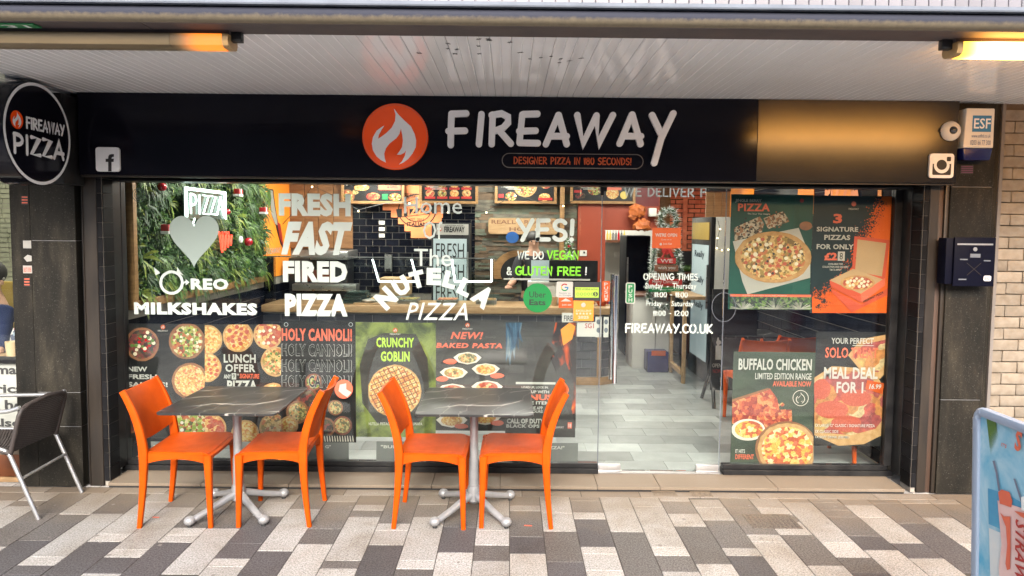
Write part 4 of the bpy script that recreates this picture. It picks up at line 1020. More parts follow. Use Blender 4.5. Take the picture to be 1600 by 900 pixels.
for ch, cx, cy_, hh, an in (('N', 603, 466, 31, -44), ('U', 627, 447, 29, -30), ('T', 652, 436.5, 27, -14), ('E', 678, 432, 27, 1), ('L', 703, 437, 27, 14), ('L', 727, 449, 27, 26), ('A', 755, 463, 33, 38)):
    vs, fs = text_geo(ch, .065); c = g(cx, cy_, V); s_ = hh*GY/FPX; wd = s_*(.86 if ch != 'L' else .74); a = rad(-an)
    MB().add([Vector((c.x+(u-.5)*wd*math.cos(a)-(v-.5)*s_*math.sin(a), V, c.z+(u-.5)*wd*math.sin(a)+(v-.5)*s_*math.cos(a))) for u, v in vs], fs).build('letter', 'vinyl_white', t, smooth=0)
t = vinyl('window_lettering', (855, 435), 'window lettering reading YES! WE DO VEGAN and GLUTEN FREE in white and green')
marker('YES!', (806, 341, 899, 378), V, 'vinyl_white', t, .09, gap=.2)
marker('WE DO', (808, 392, 850, 405.5), V, 'vinyl_white', t, .075); marker('VEGAN', (854, 391, 905, 406), V, 'vinyl_green', t, .085)
marker('&', (791, 417, 800, 430), V, 'vinyl_white', t, .08); marker('GLUTEN FREE', (804.5, 416, 908, 431), V, 'vinyl_green', t, .085); marker('!', (913, 417, 918, 430), V, 'vinyl_white', t, .09)
t = vinyl('window_lettering', (1045, 308), 'white lettering reading WE DELIVER across the top of the door')
marker('WE DELIVER F', (975, 292, 1104, 308), V, 'vinyl_thin', t, .075)
t = vinyl('window_lettering', (1045, 522), 'white opening times and web address lettering on the glass door')
marker('OPENING TIMES', (1005, 427, 1091, 438), V, 'vinyl_white', t, .075)
text('Sunday  -  Thursday', (1008, 442, 1088, 454), V, 'vinyl_white', t, .012, spacing=1.05); marker('11:00 - 11:00', (1022, 456, 1075, 465), V, 'vinyl_white', t, .075)
text('Friday  -  Saturday', (1010, 470, 1084, 481), V, 'vinyl_white', t, .012, spacing=1.05); marker('11:00 - 12:00', (1020, 485, 1076, 494), V, 'vinyl_white', t, .075)
marker('FIREAWAY.CO.UK', (976, 505.5, 1114, 521), V, 'vinyl_white', t, .085)

# stickers on the door and window
def sticker(b, m_, label, name='sticker', r=0, Y=None):
    Y = Y or V; t = thing(name, g((b[0]+b[2])/2, b[3], Y), label, 'sticker')
    (rr_px(b, Y, m_, t, 'sheet', 0, r) if r else rect(b, Y, m_, t, 'sheet')); return t
t = sticker((977.5, 441.5, 992.5, 474.5), 'print_white', 'green vertical PUSH sticker on the glass door', r=.2); rr_px((979, 443, 991, 473), V-.0004, 'push_green', t, 'field', 0, .2)
for i, ch in enumerate('PUSH'): text(ch, (982, 445.5+6.8*i, 988, 451+6.8*i), V-.0008, 'print_white', t, .02)
t = sticker((941, 439, 953, 471), 'print_orange', 'orange vertical PUSH sticker at the left edge of the door')
for i, ch in enumerate('PUSH'): text(ch, (944, 441.5+6.2*i, 950, 446.5+6.2*i), V-.0008, 'print_white', t, .02)
disc(947, 467.5, 2.5, 2.5, V-.0008, 'print_white', t, 'emblem')
t = thing('sticker', g(840, 488, V), 'round bright green delivery sticker on the window', 'sticker')
disc(840, 465.5, 22.5, 22.8, V, 'uber_green', t, 'sheet', 48); text('Uber', (827, 455.5, 853, 465), V-.0006, 'print_black', t, .006); text('Eats', (827, 468, 852.5, 477), V-.0006, 'print_black', t, .022); text('order on', (832, 449, 848, 452), V-.0006, 'push_green', t)
t = sticker((869.5, 440, 896, 464.5), 'print_white', 'white review sticker with a multicoloured letter G', r=.1)
for a0, a1, m_ in ((20, 150, 'print_yellow'), (150, 215, 'print_red'), (215, 330, 'print_red'), (-25, 20, 'print_blue'), (40, 150, 'push_green')):
    pass
ring(882.3, 449, 6, 6, 1.9, V-.0006, 'print_red', t, 'letter_arc', 12, 205, 315); ring(882.3, 449, 6, 6, 1.9, V-.0006, 'print_yellow', t, 'letter_arc', 8, 150, 205)
ring(882.3, 449, 6, 6, 1.9, V-.0006, 'uber_green', t, 'letter_arc', 10, 45, 150); ring(882.3, 449, 6, 6, 1.9, V-.0006, 'print_bright_blue', t, 'letter_arc', 6, 0, 45); rect((882.3, 448.2, 888, 450), V-.0007, 'print_bright_blue', t, 'letter_bar')
text('Review us', (874, 456.5, 891, 459), V-.0006, 'lead', t); text('on Google', (873, 460, 892, 463), V-.0006, 'lead', t)
t = sticker((873, 465, 896, 481), 'print_orange', 'small orange sticker below the white review sticker', Y=V+.0002)
text('just eat', (878, 474.5, 893, 478.5), V-.0006, 'print_white', t, .01); poly([(876, 471), (884, 466), (893, 471)], V-.0006, 'print_white', t, 'emblem')
t = sticker((895, 440.5, 938, 470), 'print_black', 'black and green food hygiene rating sticker'); rect((898.5, 449, 935.5, 465), V-.0006, 'print_lime', t, 'field')
text('FOOD HYGIENE RATING', (900, 450.5, 934, 453.5), V-.001, 'print_black', t, .01)
for i in range(5): ring(903+5.6*i, 459.5, 2.2, 2.2, .6, V-.001, 'print_black', t, 'grade_ring', 12)
disc(930.5, 459.5, 3.8, 3.8, V-.001, 'print_black', t, 'grade_disc', 16); text('5', (929, 457, 932, 462), V-.0014, 'print_lime', t, .02)
mat('award_orange', (.90, .30, .02), .45)
t = sticker((896, 469.5, 927.5, 501.5), 'award_orange', 'orange award sticker with five stars reading 2025')
disc(911.5, 476.5, 3.6, 3.6, V-.0006, 'print_white', t, 'emblem'); text('EXCELLENT', (900, 484, 924, 487), V-.0006, 'print_white', t, .01); text('2025', (903, 493.5, 920, 498), V-.0006, 'print_white', t, .03)
for i in range(5):
    cx = 901.5+5.2*i; poly([(cx+2.3*(1 if k % 2 == 0 else .45)*math.sin(math.pi*k/5), 490-2.3*(1 if k % 2 == 0 else .45)*math.cos(math.pi*k/5)) for k in range(10)], V-.0006, 'print_white', t, 'star')

# ================================================================== POSTERS (inside the glass)
P0 = GY+.022
class Poster:
    def __init__(s, b, m, label, name='poster', Y=None):
        s.Y = Y or P0; s.b = b; s.k = 0
        s.t = thing(name, g((b[0]+b[2])/2, b[3], s.Y), label, 'poster'); rect(b, s.Y, m, s.t, 'sheet', .0015)
    def y(s, k=None): s.k += 1; return s.Y-.0006-.0007*(s.k if k is None else k)
    def T(s, *a, **k): return text(a[0], a[1], s.Y-.008, a[2], s.t, *a[3:], **k)
    def food(s, cx, cy, r, m, ry=None, crust='crust', rim=.86, name='pizza_picture', k=None):
        ry = ry or r; Y = s.y(k); c = s.b
        disc(cx, cy, r, ry, Y, crust, s.t, name, clip=c, rough=.015); return disc(cx, cy, r*rim, ry*rim, Y-.0003, m, s.t, 'topping', clip=c, rough=.03)
    def dots(s, cx, cy, r, n, rd, m, ry=None, name='topping_piece', a=0):
        ry = ry or r; Y = s.y(); mb = MB(); placed = []
        for i in range(400):
            if len(placed) >= n: break
            q = R_.uniform(0, 6.28); d = math.sqrt(R_.random()); x, y = cx+r*d*math.cos(q), cy+ry*d*math.sin(q)
            if any((x-u)**2+(y-v)**2 < (rd*1.9)**2 for u, v in placed) or not (s.b[0]+rd < x < s.b[2]-rd and s.b[1]+rd < y < s.b[3]-rd): continue
            placed.append((x, y)); k = R_.uniform(.8, 1.1)
            mb.add([g(x+rd*k*math.cos(2*math.pi*j/9), y+rd*k*R_.uniform(.85, 1)*math.sin(2*math.pi*j/9), Y) for j in range(9)], [tuple(range(9))])
        if placed: return mb.build(name, m, s.t, smooth=0, kind='stuff' if len(placed) > 3 else None)
    def logo(s, cx, cy, r=3.6, m='print_orange'):
        disc(cx, cy, r, r, s.Y-.008, m, s.t, 'emblem', 16); flame(cx, cy, r*.95, s.Y-.0085, 'print_white', s.t); text('FIREAWAY', (cx-r*2.2, cy+r+1, cx+r*2.2, cy+r+3.6), s.Y-.008, 'print_white', s.t, .01)

p = Poster((195, 506, 320, 685), 'poster_black', 'black salads poster with wooden salad bowls at the left end of the window')
for cx, cy_, r, m_ in ((222, 538, 26.5, 'food_dark'), (292, 533, 28.5, 'food_salad'), (297, 595, 28.5, 'food_pasta'), (203, 655, 22, 'food_dark'), (298, 662, 28, 'food_salad')):
    p.food(cx, cy_, r, m_, crust='bowl_brown', rim=.86, name='bowl_picture')
p.dots(222, 537, 12, 9, 2.6, 'bauble_red'); p.dots(222, 537, 21, 8, 3, 'mozzarella'); p.dots(222, 537, 17, 7, 3, 'foliage'); p.dots(292, 533, 22, 10, 2.4, 'mozzarella'); p.dots(292, 533, 20, 9, 2.2, 'foliage'); p.dots(297, 595, 22, 16, 2, 'print_salmon'); p.dots(298, 662, 20, 9, 4, 'foliage_yellow'); p.dots(298, 662, 20, 6, 3, 'bowl_white')
p.T('NEW', (199.5, 573, 230, 580.5), 'print_white', .03); p.T('FRESH', (199.5, 585, 245, 592.5), 'print_white', .03); p.T('SALADS!', (199.5, 597, 262, 604.5), 'print_white', .03); p.logo(254.5, 511)
p = Poster((320, 507, 439, 690), 'poster_black', 'black lunch offer poster ringed by small pizzas')
for cx, cy_, r, m_ in ((324, 531, 23.5, 'food_cheese'), (372, 526, 24, 'food_cheese'), (419, 523, 23, 'food_meat'), (323, 574, 23, 'food_cheese'), (431, 565, 23.5, 'food_veg'), (427, 620, 22, 'food_cheese'), (331, 670, 23, 'food_meat'), (383, 678, 22, 'food_cheese'), (427, 668, 22, 'food_veg')): p.food(cx, cy_, r, m_, rim=.88)
p.dots(372, 526, 17, 13, 3.6, 'pepperoni'); p.dots(419, 523, 16, 8, 2.6, 'mozzarella'); p.dots(328, 574, 15, 8, 3, 'pepperoni'); p.dots(431, 565, 17, 9, 2, 'foliage'); p.dots(331, 670, 17, 12, 2.2, 'pepperoni')
p.T('LUNCH', (349.5, 553.5, 399.5, 567), 'print_white', .035, spacing=1.08); p.T('OFFER', (352, 569, 399, 581.5), 'print_white', .035, spacing=1.08); p.T('ANY', (349.5, 585, 361, 591.5), 'print_white', .03); p.T('SIGNATURE', (374.5, 584, 405, 591.5), 'print_salmon', .03)
rect((362, 583, 369, 593), p.Y-.008, 'print_white', p.t, 'price_patch'); text('9', (363.5, 584.5, 367, 591), p.Y-.0085, 'print_black', p.t, .01); p.T('"', (370, 584, 373, 587), 'print_white'); p.T('PIZZA', (355, 594.5, 402, 611), 'print_white', .04, spacing=1.08)
p = Poster((439, 501, 556, 691), 'poster_black', 'black poster with HOLY CANNOLI repeated in outline lettering')
mat('outline_grey', (.22, .22, .21), .5); p.T('HOLY CANNOLI!', (440, 513, 550, 533), 'print_salmon', .04, spacing=1.08)
for yy in (537, 561.5, 586):
    text('HOLY CANNOLI!', (440, yy, 550, yy+20), p.Y-.0078, 'outline_grey', p.t, .04, spacing=1.08); text('HOLY CANNOLI!', (441, yy+1, 549, yy+19), p.Y-.0086, 'poster_black', p.t, .016, spacing=1.10)
for cx, cy_, r, m_, cr in ((490, 597, 13.5, 'food_salad', 'dark_sauce'), (480, 622, 17, 'food_dark', 'dark_sauce'), (465, 644, 18, 'food_noodle', 'bowl_brown'), (524, 637, 12, 'food_noodle', 'bowl_brown'), (535, 665, 15, 'food_noodle', 'dark_sauce'), (451, 665, 15, 'food_cheese', 'crust'), (508, 668, 16, 'food_dark', 'bowl_brown')): p.food(cx, cy_, r, m_, crust=cr, rim=.8, name='dish_picture')
rect((470, 680.5, 555.5, 690.5), p.Y-.007, 'print_black', p.t, 'striped_cloth')
for i in range(21): poly([(471+4*i, 690), (473+4*i, 690), (471.4+4*i, 681), (470.4+4*i, 681)], p.Y-.0075, 'bowl_white', p.t, 'cloth_stripe')
t = p.t
mat('cup_clear', (.30, .32, .32), .3)
for cx, cy in ((548, 507), (447, 507)): ring(cx, cy, 3.4, 3.4, .9, p.Y-.008, 'cup_clear', p.t, 'suction_cup', 16)
st_ = thing('round_sticker', g(537, 623, V), 'round salmon sticker with a white shape beside the orange chair back', 'sticker')
disc(537, 608, 14.2, 14.8, V, 'print_salmon', st_, 'sheet', 36); poly([(531, 601), (541, 599), (541, 608), (549, 613), (543, 621), (535, 616), (529, 611)], V-.0006, 'print_white', st_, 'emblem')
p = Poster((556, 504, 681, 683), 'poster_green', 'grey and green poster reading CRUNCHY GOBLIN above a latticed pizza')
poly([(575, 530), (600, 520), (650, 522), (668, 560), (672, 640), (655, 660), (590, 662), (566, 630), (562, 570)], p.Y-.001, 'poster_grey', p.t, 'dark_centre')
p.food(616.5, 611, 41.5, 'food_cheese', ry=41, rim=.97, name='pizza_picture')
mb = MB()
for i in range(-5, 6):
    for a in (rad(62), rad(-22)):
        ox, oy = 7.2*i*math.cos(a+math.pi/2), 7.2*i*math.sin(a+math.pi/2); L_ = math.sqrt(max(0, 38**2-(7.2*i)**2))
        pa, pb = g(616.5+ox-L_*math.cos(a), 611+oy-L_*math.sin(a), 1), g(616.5+ox+L_*math.cos(a), 611+oy+L_*math.sin(a), 1)
        Yq = p.Y-.0062-(.0004 if a > 0 else 0); pa, pb = g(616.5+ox-L_*math.cos(a), 611+oy-L_*math.sin(a), Yq), g(616.5+ox+L_*math.cos(a), 611+oy+L_*math.sin(a), Yq)
        ribbon(mb, [(pa.x, pa.z), (pb.x, pb.z)], .0028, Yq, 0)
mb.build('sauce_lattice', 'dark_sauce', p.t, smooth=0, kind='stuff')
p.T('CRUNCHY', (588, 527.5, 647, 543), 'print_lime', .035, spacing=1.06); p.T('GOBLIN', (595, 549, 640, 565), 'print_lime', .035, spacing=1.06); p.logo(617.5, 516, 3.8)
p.T('NUTELLA', (576, 660, 592, 664.5), 'print_white', .02); p.T('PISTACHIO', (594, 660, 617, 664.5), 'print_white', .02); p.T('CRUNCHY KUNAFA', (619, 660, 660, 664.5), 'print_white', .02)
p = Poster((681, 500, 790, 673), 'poster_grey', 'dark poster reading NEW! BAKED PASTA with white oval pasta bowls')
p.T('NEW!', (704, 518.5, 755, 530), 'print_salmon', .03, .25, spacing=1.1); p.T('BAKED PASTA', (681.5, 536, 785, 544), 'print_salmon', .04, .15, spacing=1.12); p.logo(730.5, 508, 3.6)
for cx, cy_, m_ in ((730.5, 559.5, 'food_noodle'), (709, 582.5, 'food_veg'), (759, 577, 'food_cheese'), (707, 610, 'food_meat'), (761, 605, 'food_meat'), (706, 657, 'food_pasta'), (758, 653, 'food_cheese')):
    Yb = p.y(); k = 1.0 if cy_ < 600 else 1.12
    poly([(cx-22*k, cy_-1), (cx-14*k, cy_-7*k), (cx, cy_-9.5*k), (cx+14*k, cy_-7*k), (cx+22*k, cy_-1), (cx+14*k, cy_+7*k), (cx, cy_+10*k), (cx-14*k, cy_+7*k)], Yb, 'bowl_white', p.t, 'bowl_picture'); disc(cx, cy_, 15*k, 7.4*k, Yb-.0004, m_, p.t, 'pasta_picture')
for cx, cy_, rx in ((703.5, 565, 11), (691, 592, 10), (777, 587, 11), (721, 666, 11), (777, 661, 11)):
    Yb = p.y(); disc(cx, cy_, rx, 4.2, Yb, 'print_salmon', p.t, 'name_tag', 14, rough=.08)
p = Poster((790, 503, 900, 683), 'poster_grey', 'dark game promotion poster with blue ice at left and fire at right')
poly([(790.5, 504), (816, 504), (813, 520), (817, 535), (810, 528), (811, 548), (806, 536), (804, 562), (800, 545), (797, 572), (794, 556), (790.5, 566)], p.Y-.001, 'ice_print', p.t, 'ice_picture')
poly([(868, 504), (899.5, 504), (899.5, 670), (893, 640), (897, 600), (884, 565), (868, 580), (860, 560), (872, 545), (862, 535)], p.Y-.001, 'fire_print', p.t, 'fire_picture')
poly([(876, 515), (890, 504), (899, 510), (894, 530), (880, 540)], p.Y-.002, 'award_orange', p.t, 'flame_picture')
rect((806, 597, 868, 600.5), p.Y-.008, 'print_white', p.t, 'white_rule')
p.T('LOAD UP, LOCK IN.', (815, 603.5, 857, 607.5), 'print_white', .03); p.T('FUEL UP WITH', (813, 610, 858, 614.5), 'print_white', .03); p.T('BONUS', (800, 616, 864, 625.5), 'print_salmon', .04); p.T('GAME ITEMS', (806, 627, 864, 632), 'print_white', .03); p.T('IN THE APP', (820, 635, 848, 640), 'print_white', .02); p.T('YOURS', (828, 641, 848, 645), 'print_white', .02)
p.T('CALL OF DUTY', (792, 654, 850, 662), 'print_white', .05, spacing=1.05); p.T('BLACK OPS', (791, 663, 843, 668.5), 'print_white', .045, spacing=1.1); p.T('FIREAWAY', (862, 666, 881, 669.5), 'print_white', .01); rect((887, 660, 893.5, 669.5), p.Y-.008, 'print_salmon', p.t, 'age_mark'); text('18', (888, 662, 892.5, 668), p.Y-.0085, 'print_white', p.t, .02)
# grey vinyl strips along the foot of the window
mat('grey_vinyl', (.10, .105, .10), .5, c2=(.085, .09, .085))
for b, words, lab in (((236, 690, 330, 718), (('"FA', 240, 256),), 'low grey vinyl strip with white quoted words below the salads poster'), ((466, 691, 545, 719), (('G"', 508, 517),), 'low grey vinyl strip with white quoted words below the cannoli poster'),
        ((588, 690, 700, 719), (('"BUIL', 595, 622),), 'low grey vinyl strip below the goblin pizza poster'), ((800, 692, 903, 721), (('ZZA!"', 858, 882),), 'low grey vinyl strip near the door below the game poster')):
    t = thing('vinyl_strip', g((b[0]+b[2])/2, b[3], P0), lab, 'window strip'); rect(b, P0, 'grey_vinyl', t, 'sheet')
    for w_, a0, a1 in words: text(w_, (a0, 695.5 if a0 < 800 else 697, a1, 700.5 if a0 < 800 else 702), P0-.001, 'print_white', t, .03)
# paper notices by the door
t = thing('paper_notice', g(905, 527, P0), 'white notice reading FIREAWAY PIZZA SG1 behind the window beside the door', 'notice')
rect((878, 489, 903, 507), P0, 'print_white', t, 'sheet'); rect((900, 503, 930, 526), P0+.001, 'print_white', t, 'sheet')
text('FIREAWAY', (881, 493, 918, 502), P0-.001, 'print_black', t, .02); text('PIZZA', (881, 506, 900, 513), P0-.001, 'print_black', t, .02); text('SG1', (914, 505, 928, 513), P0-.001, 'print_red', t, .01)
t = thing('paper_notice', g(938, 528, P0), 'pair of small greyish leaflets behind the glass left of the door handle', 'notice'); 
for b in ((930, 495, 940, 527), (943, 495, 951, 527)):
    rect(b, P0+.002, 'print_white', t, 'sheet'); disc((b[0]+b[2])/2, 503, 3, 4, P0, 'lead', t, 'print'); disc((b[0]+b[2])/2, 516, 3, 4, P0, 'lead', t, 'print')
t = thing('window_sticker', g(1041, 388, V), 'orange square WE ARE OPEN sticker hanging on the glass door', 'sticker')
rect((1019, 356, 1064, 388), V, 'print_orange', t, 'sheet'); text("WE'RE OPEN", (1024, 364.5, 1058, 370), V-.0006, 'print_white', t, .03); text('Come on in', (1033, 373, 1049, 375.5), V-.0006, 'print_white', t); text('Just Eat', (1036, 379.5, 1050, 383), V-.0006, 'print_white', t, .01)
disc(1032.5, 381.5, 2, 2, V-.0006, 'print_white', t, 'emblem', 12)

# right window posters
p = Poster((1140, 304, 1268, 484), 'poster_teal', 'teal pizza poster with a large pizza on paper, upper left of the right window')
p.T('JINGLE BERRY', (1149, 311, 1190, 316.5), 'print_white', .03); p.T('PIZZA', (1153, 318, 1203, 330), 'print_salmon', .03, spacing=1.08); p.T('The Slice That Sleighs', (1168, 333, 1203, 336), 'print_white', .01); disc(1253, 313.5, 3.2, 3.2, p.Y-.008, 'print_red', p.t, 'emblem', 14)
p.k = 4; poly([(1147, 356), (1187, 338), (1194, 350), (1190, 364), (1148, 377)], p.Y-.002, 'roll_print', p.t, 'dessert_roll'); p.dots(1170, 358, 18, 26, 1.6, 'print_black'); poly([(1193, 341), (1224, 330), (1234, 346), (1200, 358)], p.Y-.0025, 'roll_print', p.t, 'dessert_roll'); p.dots(1213, 344, 14, 22, 1.5, 'bowl_brown')
disc(1259, 353, 10, 7, p.Y-.003, 'bowl_brown', p.t, 'board_end'); poly([(1145, 377), (1248, 356), (1266, 402), (1266, 434), (1168, 460), (1160, 440)], p.Y-.002, 'print_white', p.t, 'paper_sheet')
p.k = 6; p.food(1208, 402, 59.5, 'food_veg', ry=40.5, rim=.86)
p.dots(1208, 400, 46, 24, 3.4, 'pepperoni', 30); p.dots(1208, 400, 46, 16, 2.1, 'print_black', 30); p.dots(1208, 400, 48, 20, 3.4, 'mozzarella', 30)
rect((1140.5, 460, 1267.5, 463.8), p.Y-.009, 'print_salmon', p.t, 'stripe'); text('MOZZARELLA, BLUE CHEESE, BACON, DRIED CRANBERRIES', (1160, 460.9, 1230, 462.8), p.Y-.0096, 'print_white', p.t)
rect((1140.5, 463.8, 1267.5, 483.5), p.Y-.0085, 'leaf_print', p.t, 'leaf_band')
mb = MB()
for cx0 in (1211, 1160, 1250):
    for i in range(26):
        q = rad(R_.uniform(185, 355)); L_ = R_.uniform(9, 19 if cx0 == 1211 else 12); a = g(cx0, 483, p.Y-.0095); b_ = g(cx0+L_*1.6*math.cos(q), max(464.5, 483+L_*math.sin(q)), p.Y-.0095); ribbon(mb, [(a.x, a.z), (b_.x, b_.z)], .0022, p.Y-.0095-.00006*i, 0, 2)
mb.build('frosted_twigs', 'stone_print', p.t, smooth=0, kind='stuff'); p.logo(1153, 470, 3.4)
p = Poster((1268.5, 306, 1398, 489.5), 'poster_navy', 'navy and orange poster offering 3 signature pizzas beside an open pizza box')
op = [(1379, 307), (1397.5, 307), (1397.5, 489), (1269, 489), (1269, 464), (1288, 455), (1316, 438), (1334, 412), (1348, 376), (1361, 350), (1368, 325)]
poly(op, p.Y-.001, 'orange_print', p.t, 'orange_splash')
mb = MB(); mb2 = MB()
def splat(mb, x, y, s_, Y):
    n = R_.randrange(4, 7); mb.add([g(min(1397, max(1269.5, x+s_*R_.uniform(.4, 1.1)*math.cos(2*math.pi*i/n))), min(488.5, max(307, y+s_*R_.uniform(.4, 1.1)*math.sin(2*math.pi*i/n))), Y) for i in range(n)], [tuple(range(n))])
edge = [(1377, 312), (1369, 330), (1361, 350), (1351, 368), (1344, 385), (1336, 405), (1322, 430), (1305, 445), (1285, 456), (1272, 464), (1290, 468), (1272, 480)]
for a, b in zip(edge, edge[1:]):
    for i in range(70):
        u = R_.random(); d = R_.gauss(0, 1)*8; x, y = a[0]+(b[0]-a[0])*u, a[1]+(b[1]-a[1])*u
        splat(mb, x+abs(d)*.9, y+abs(d)*.5, R_.uniform(.5, 2.4)*math.exp(-abs(d)/14), p.Y-.002-.00003*i)
        if i % 2: splat(mb2, x-abs(d)*.7, y-abs(d)*.4, R_.uniform(.4, 1.4), p.Y-.002-.00003*i)
mb.build('dark_splatter', 'print_black', p.t, smooth=0, kind='stuff'); mb2.build('orange_splatter', 'orange_print', p.t, smooth=0, kind='stuff')
p.T('3', (1302, 334, 1316, 349), 'print_salmon', .04); p.T('SIGNATURE', (1276, 354.5, 1341, 362), 'print_white', .035, spacing=1.06); p.T('PIZZAS', (1288, 367, 1328.5, 375), 'print_white', .035, spacing=1.06); p.T('FOR ONLY', (1276, 381.5, 1334, 389.5), 'print_white', .035, spacing=1.06)
p.T('£2', (1288, 394.5, 1308, 407), 'print_salmon', .045); rect((1309, 393, 1320, 407.5), p.Y-.008, 'print_white', p.t, 'price_patch'); text('8', (1312, 395, 1317, 405.5), p.Y-.0086, 'print_black', p.t, .0)
p.T('AVAILABLE FOR', (1294, 411, 1317, 414), 'print_white', .02); p.T('COLLECTION AND DELIVERY', (1285, 415.5, 1326, 418.5), 'print_white', .02); p.T("T&C'S APPLY", (1296, 420, 1315, 423), 'print_white', .02); disc(1334, 318.5, 3.8, 3.8, p.Y-.008, 'print_salmon', p.t, 'emblem'); p.T('FIREAWAY', (1326, 325, 1342, 328), 'print_white', .01)
mat('box_red', (.42, .055, .02), .45); poly([(1335, 369), (1390, 375), (1383, 437), (1331, 428)], p.Y-.004, 'box_red', p.t, 'box_lid'); poly([(1340, 374), (1385, 380), (1378, 432), (1336, 424)], p.Y-.0045, 'cardboard', p.t, 'lid_inside')
poly([(1296, 438), (1333, 420), (1381, 437), (1345, 459)], p.Y-.005, 'cardboard', p.t, 'box_inside'); poly([(1296, 438), (1345, 459), (1346, 473), (1298, 448)], p.Y-.0055, 'box_red', p.t, 'box_side'); poly([(1345, 459), (1383, 434), (1383, 446), (1346, 473)], p.Y-.0055, 'print_salmon', p.t, 'box_side')
poly([(1298, 451), (1346, 476), (1387, 450), (1387, 461), (1331, 488), (1300, 456)], p.Y-.0052, 'box_red', p.t, 'lower_box')
disc(1340, 442, 27, 12, p.Y-.006, 'crust', p.t, 'pizza_picture'); disc(1340, 442, 23.5, 10, p.Y-.0064, 'food_meat', p.t, 'topping'); p.k = 9; p.dots(1340, 442, 19, 14, 2.6, 'mozzarella', 7)
text('FIREAWAY PIZZA', (1349, 462, 1380, 466), p.Y-.0062, 'print_black', p.t, .02, fn=lambda q, c=g(1364, 464, P0): Vector((q.x, q.y, q.z+(q.x-c.x)*.5)))
p = Poster((1143.5, 550, 1271, 728.5), 'poster_olive', 'dark olive buffalo chicken poster at lower left of the right window')
p.T('BUFFALO CHICKEN', (1154, 560.5, 1268.5, 578.5), 'print_white', .03, spacing=1.05); p.T('LIMITED EDITION RANGE', (1180, 583, 1268, 593), 'print_white', .015); p.T('AVAILABLE NOW', (1207.5, 595.5, 1267.5, 604), 'print_salmon', .02)
ring(1251, 622, 12.5, 12.5, 1, p.Y-.008, 'bowl_white', p.t, 'emblem_ring'); flame(1251, 622, 10.5, p.Y-.008, 'bowl_white', p.t); flame(1251, 622.3, 8.8, p.Y-.0085, 'poster_olive', p.t)
poly([(1144, 626), (1203, 607), (1214, 622), (1218, 640), (1237, 640), (1238, 662), (1200, 672), (1144, 662)], p.Y-.002, 'food_chicken', p.t, 'chicken_picture'); p.dots(1190, 640, 38, 30, 3.6, 'food_meat', 20); poly([(1144, 624), (1200, 606), (1203, 608.5), (1144, 628)], p.Y-.0035, 'bowl_brown', p.t, 'tray_edge')
disc(1169, 671.5, 26.5, 17, p.Y-.004, 'bowl_white', p.t, 'bowl_picture', clip=p.b); disc(1170, 671, 22, 13.5, p.Y-.0045, 'food_chicken_pizza', p.t, 'topping', clip=p.b)
p.k = 7; disc(1229, 701, 49, 43, p.Y-.0058, 'bowl_brown', p.t, 'pizza_picture', 40, clip=p.b); disc(1230, 701, 46, 40, p.Y-.0062, 'crust', p.t, 'crust', 40, clip=p.b, rough=.02); disc(1230, 702, 40, 35, p.Y-.0066, 'food_chicken_pizza', p.t, 'topping', 40, clip=p.b); p.dots(1230, 700, 36, 12, 5.5, 'mozzarella', 28); p.dots(1230, 700, 36, 16, 3.2, 'print_salmon', 28)
p.T('IT HITS', (1149, 702, 1164, 708), 'print_white', .02); p.T('DIFFERENT', (1149, 710, 1178, 717.5), 'print_salmon', .02)
p = Poster((1272, 518.5, 1396, 697), 'poster_black', 'meal deal poster with close up pepperoni pizza at lower right of the right window')
poly([(1272.5, 590), (1300, 572), (1340, 575), (1372, 590), (1388, 618), (1392, 655), (1378, 680), (1350, 694), (1310, 696.5), (1272.5, 680)], p.Y-.001, 'crust', p.t, 'crust'); poly([(1272.5, 596), (1300, 578), (1340, 581), (1368, 596), (1380, 620), (1382, 652), (1368, 670), (1330, 680), (1290, 676), (1272.5, 668)], p.Y-.002, 'food_zoom', p.t, 'pizza_picture')
poly([(1325, 555), (1345, 530), (1395, 521), (1395.5, 570), (1375, 592), (1350, 585)], p.Y-.0015, 'crust', p.t, 'crust'); poly([(1332, 556), (1350, 538), (1386, 530), (1388, 562), (1372, 582), (1350, 576)], p.Y-.0018, 'food_zoom', p.t, 'pizza_picture')
for cx, cy_, rx, ry in ((1300, 640, 26, 14), (1338, 622, 24, 13), (1322, 662, 24, 13), (1284, 608, 14, 16)): p.k += 1; disc(cx, cy_, rx, ry, p.Y-.003-.0003*p.k, 'pepperoni', p.t, 'pepperoni_slice', clip=p.b, rough=.03)
p.T('YOUR PERFECT', (1299, 528, 1365, 537.5), 'print_white', .02); rect((1332, 539.5, 1365, 540.5), p.Y-.008, 'print_white', p.t, 'rule'); p.T('SOLO TREAT', (1289.5, 543, 1372, 559.5), 'print_salmon', .02, spacing=1.05)
p.T('MEAL DEAL', (1287.5, 574, 1371.5, 592), 'print_white', .035, spacing=1.05); p.T('FOR 1', (1307, 596.5, 1349, 614.5), 'print_white', .035, spacing=1.05)
poly([(1355, 594), (1382, 599), (1379, 616), (1352, 608)], p.Y-.008, 'print_orange', p.t, 'price_tag'); text('16.99', (1358, 600, 1377, 608), p.Y-.0086, 'print_white', p.t, .03, .2)
for i, s_ in enumerate(('1X LARGE 12" CLASSIC / SIGNATURE PIZZA', '1X CLASSIC SIDE', '1X SOFT DRINK (330 ML)')): p.T(s_, (1274, 662.5+9.3*i, (1367, 1310, 1327)[i], 667.3+9.3*i), 'print_white', .015)

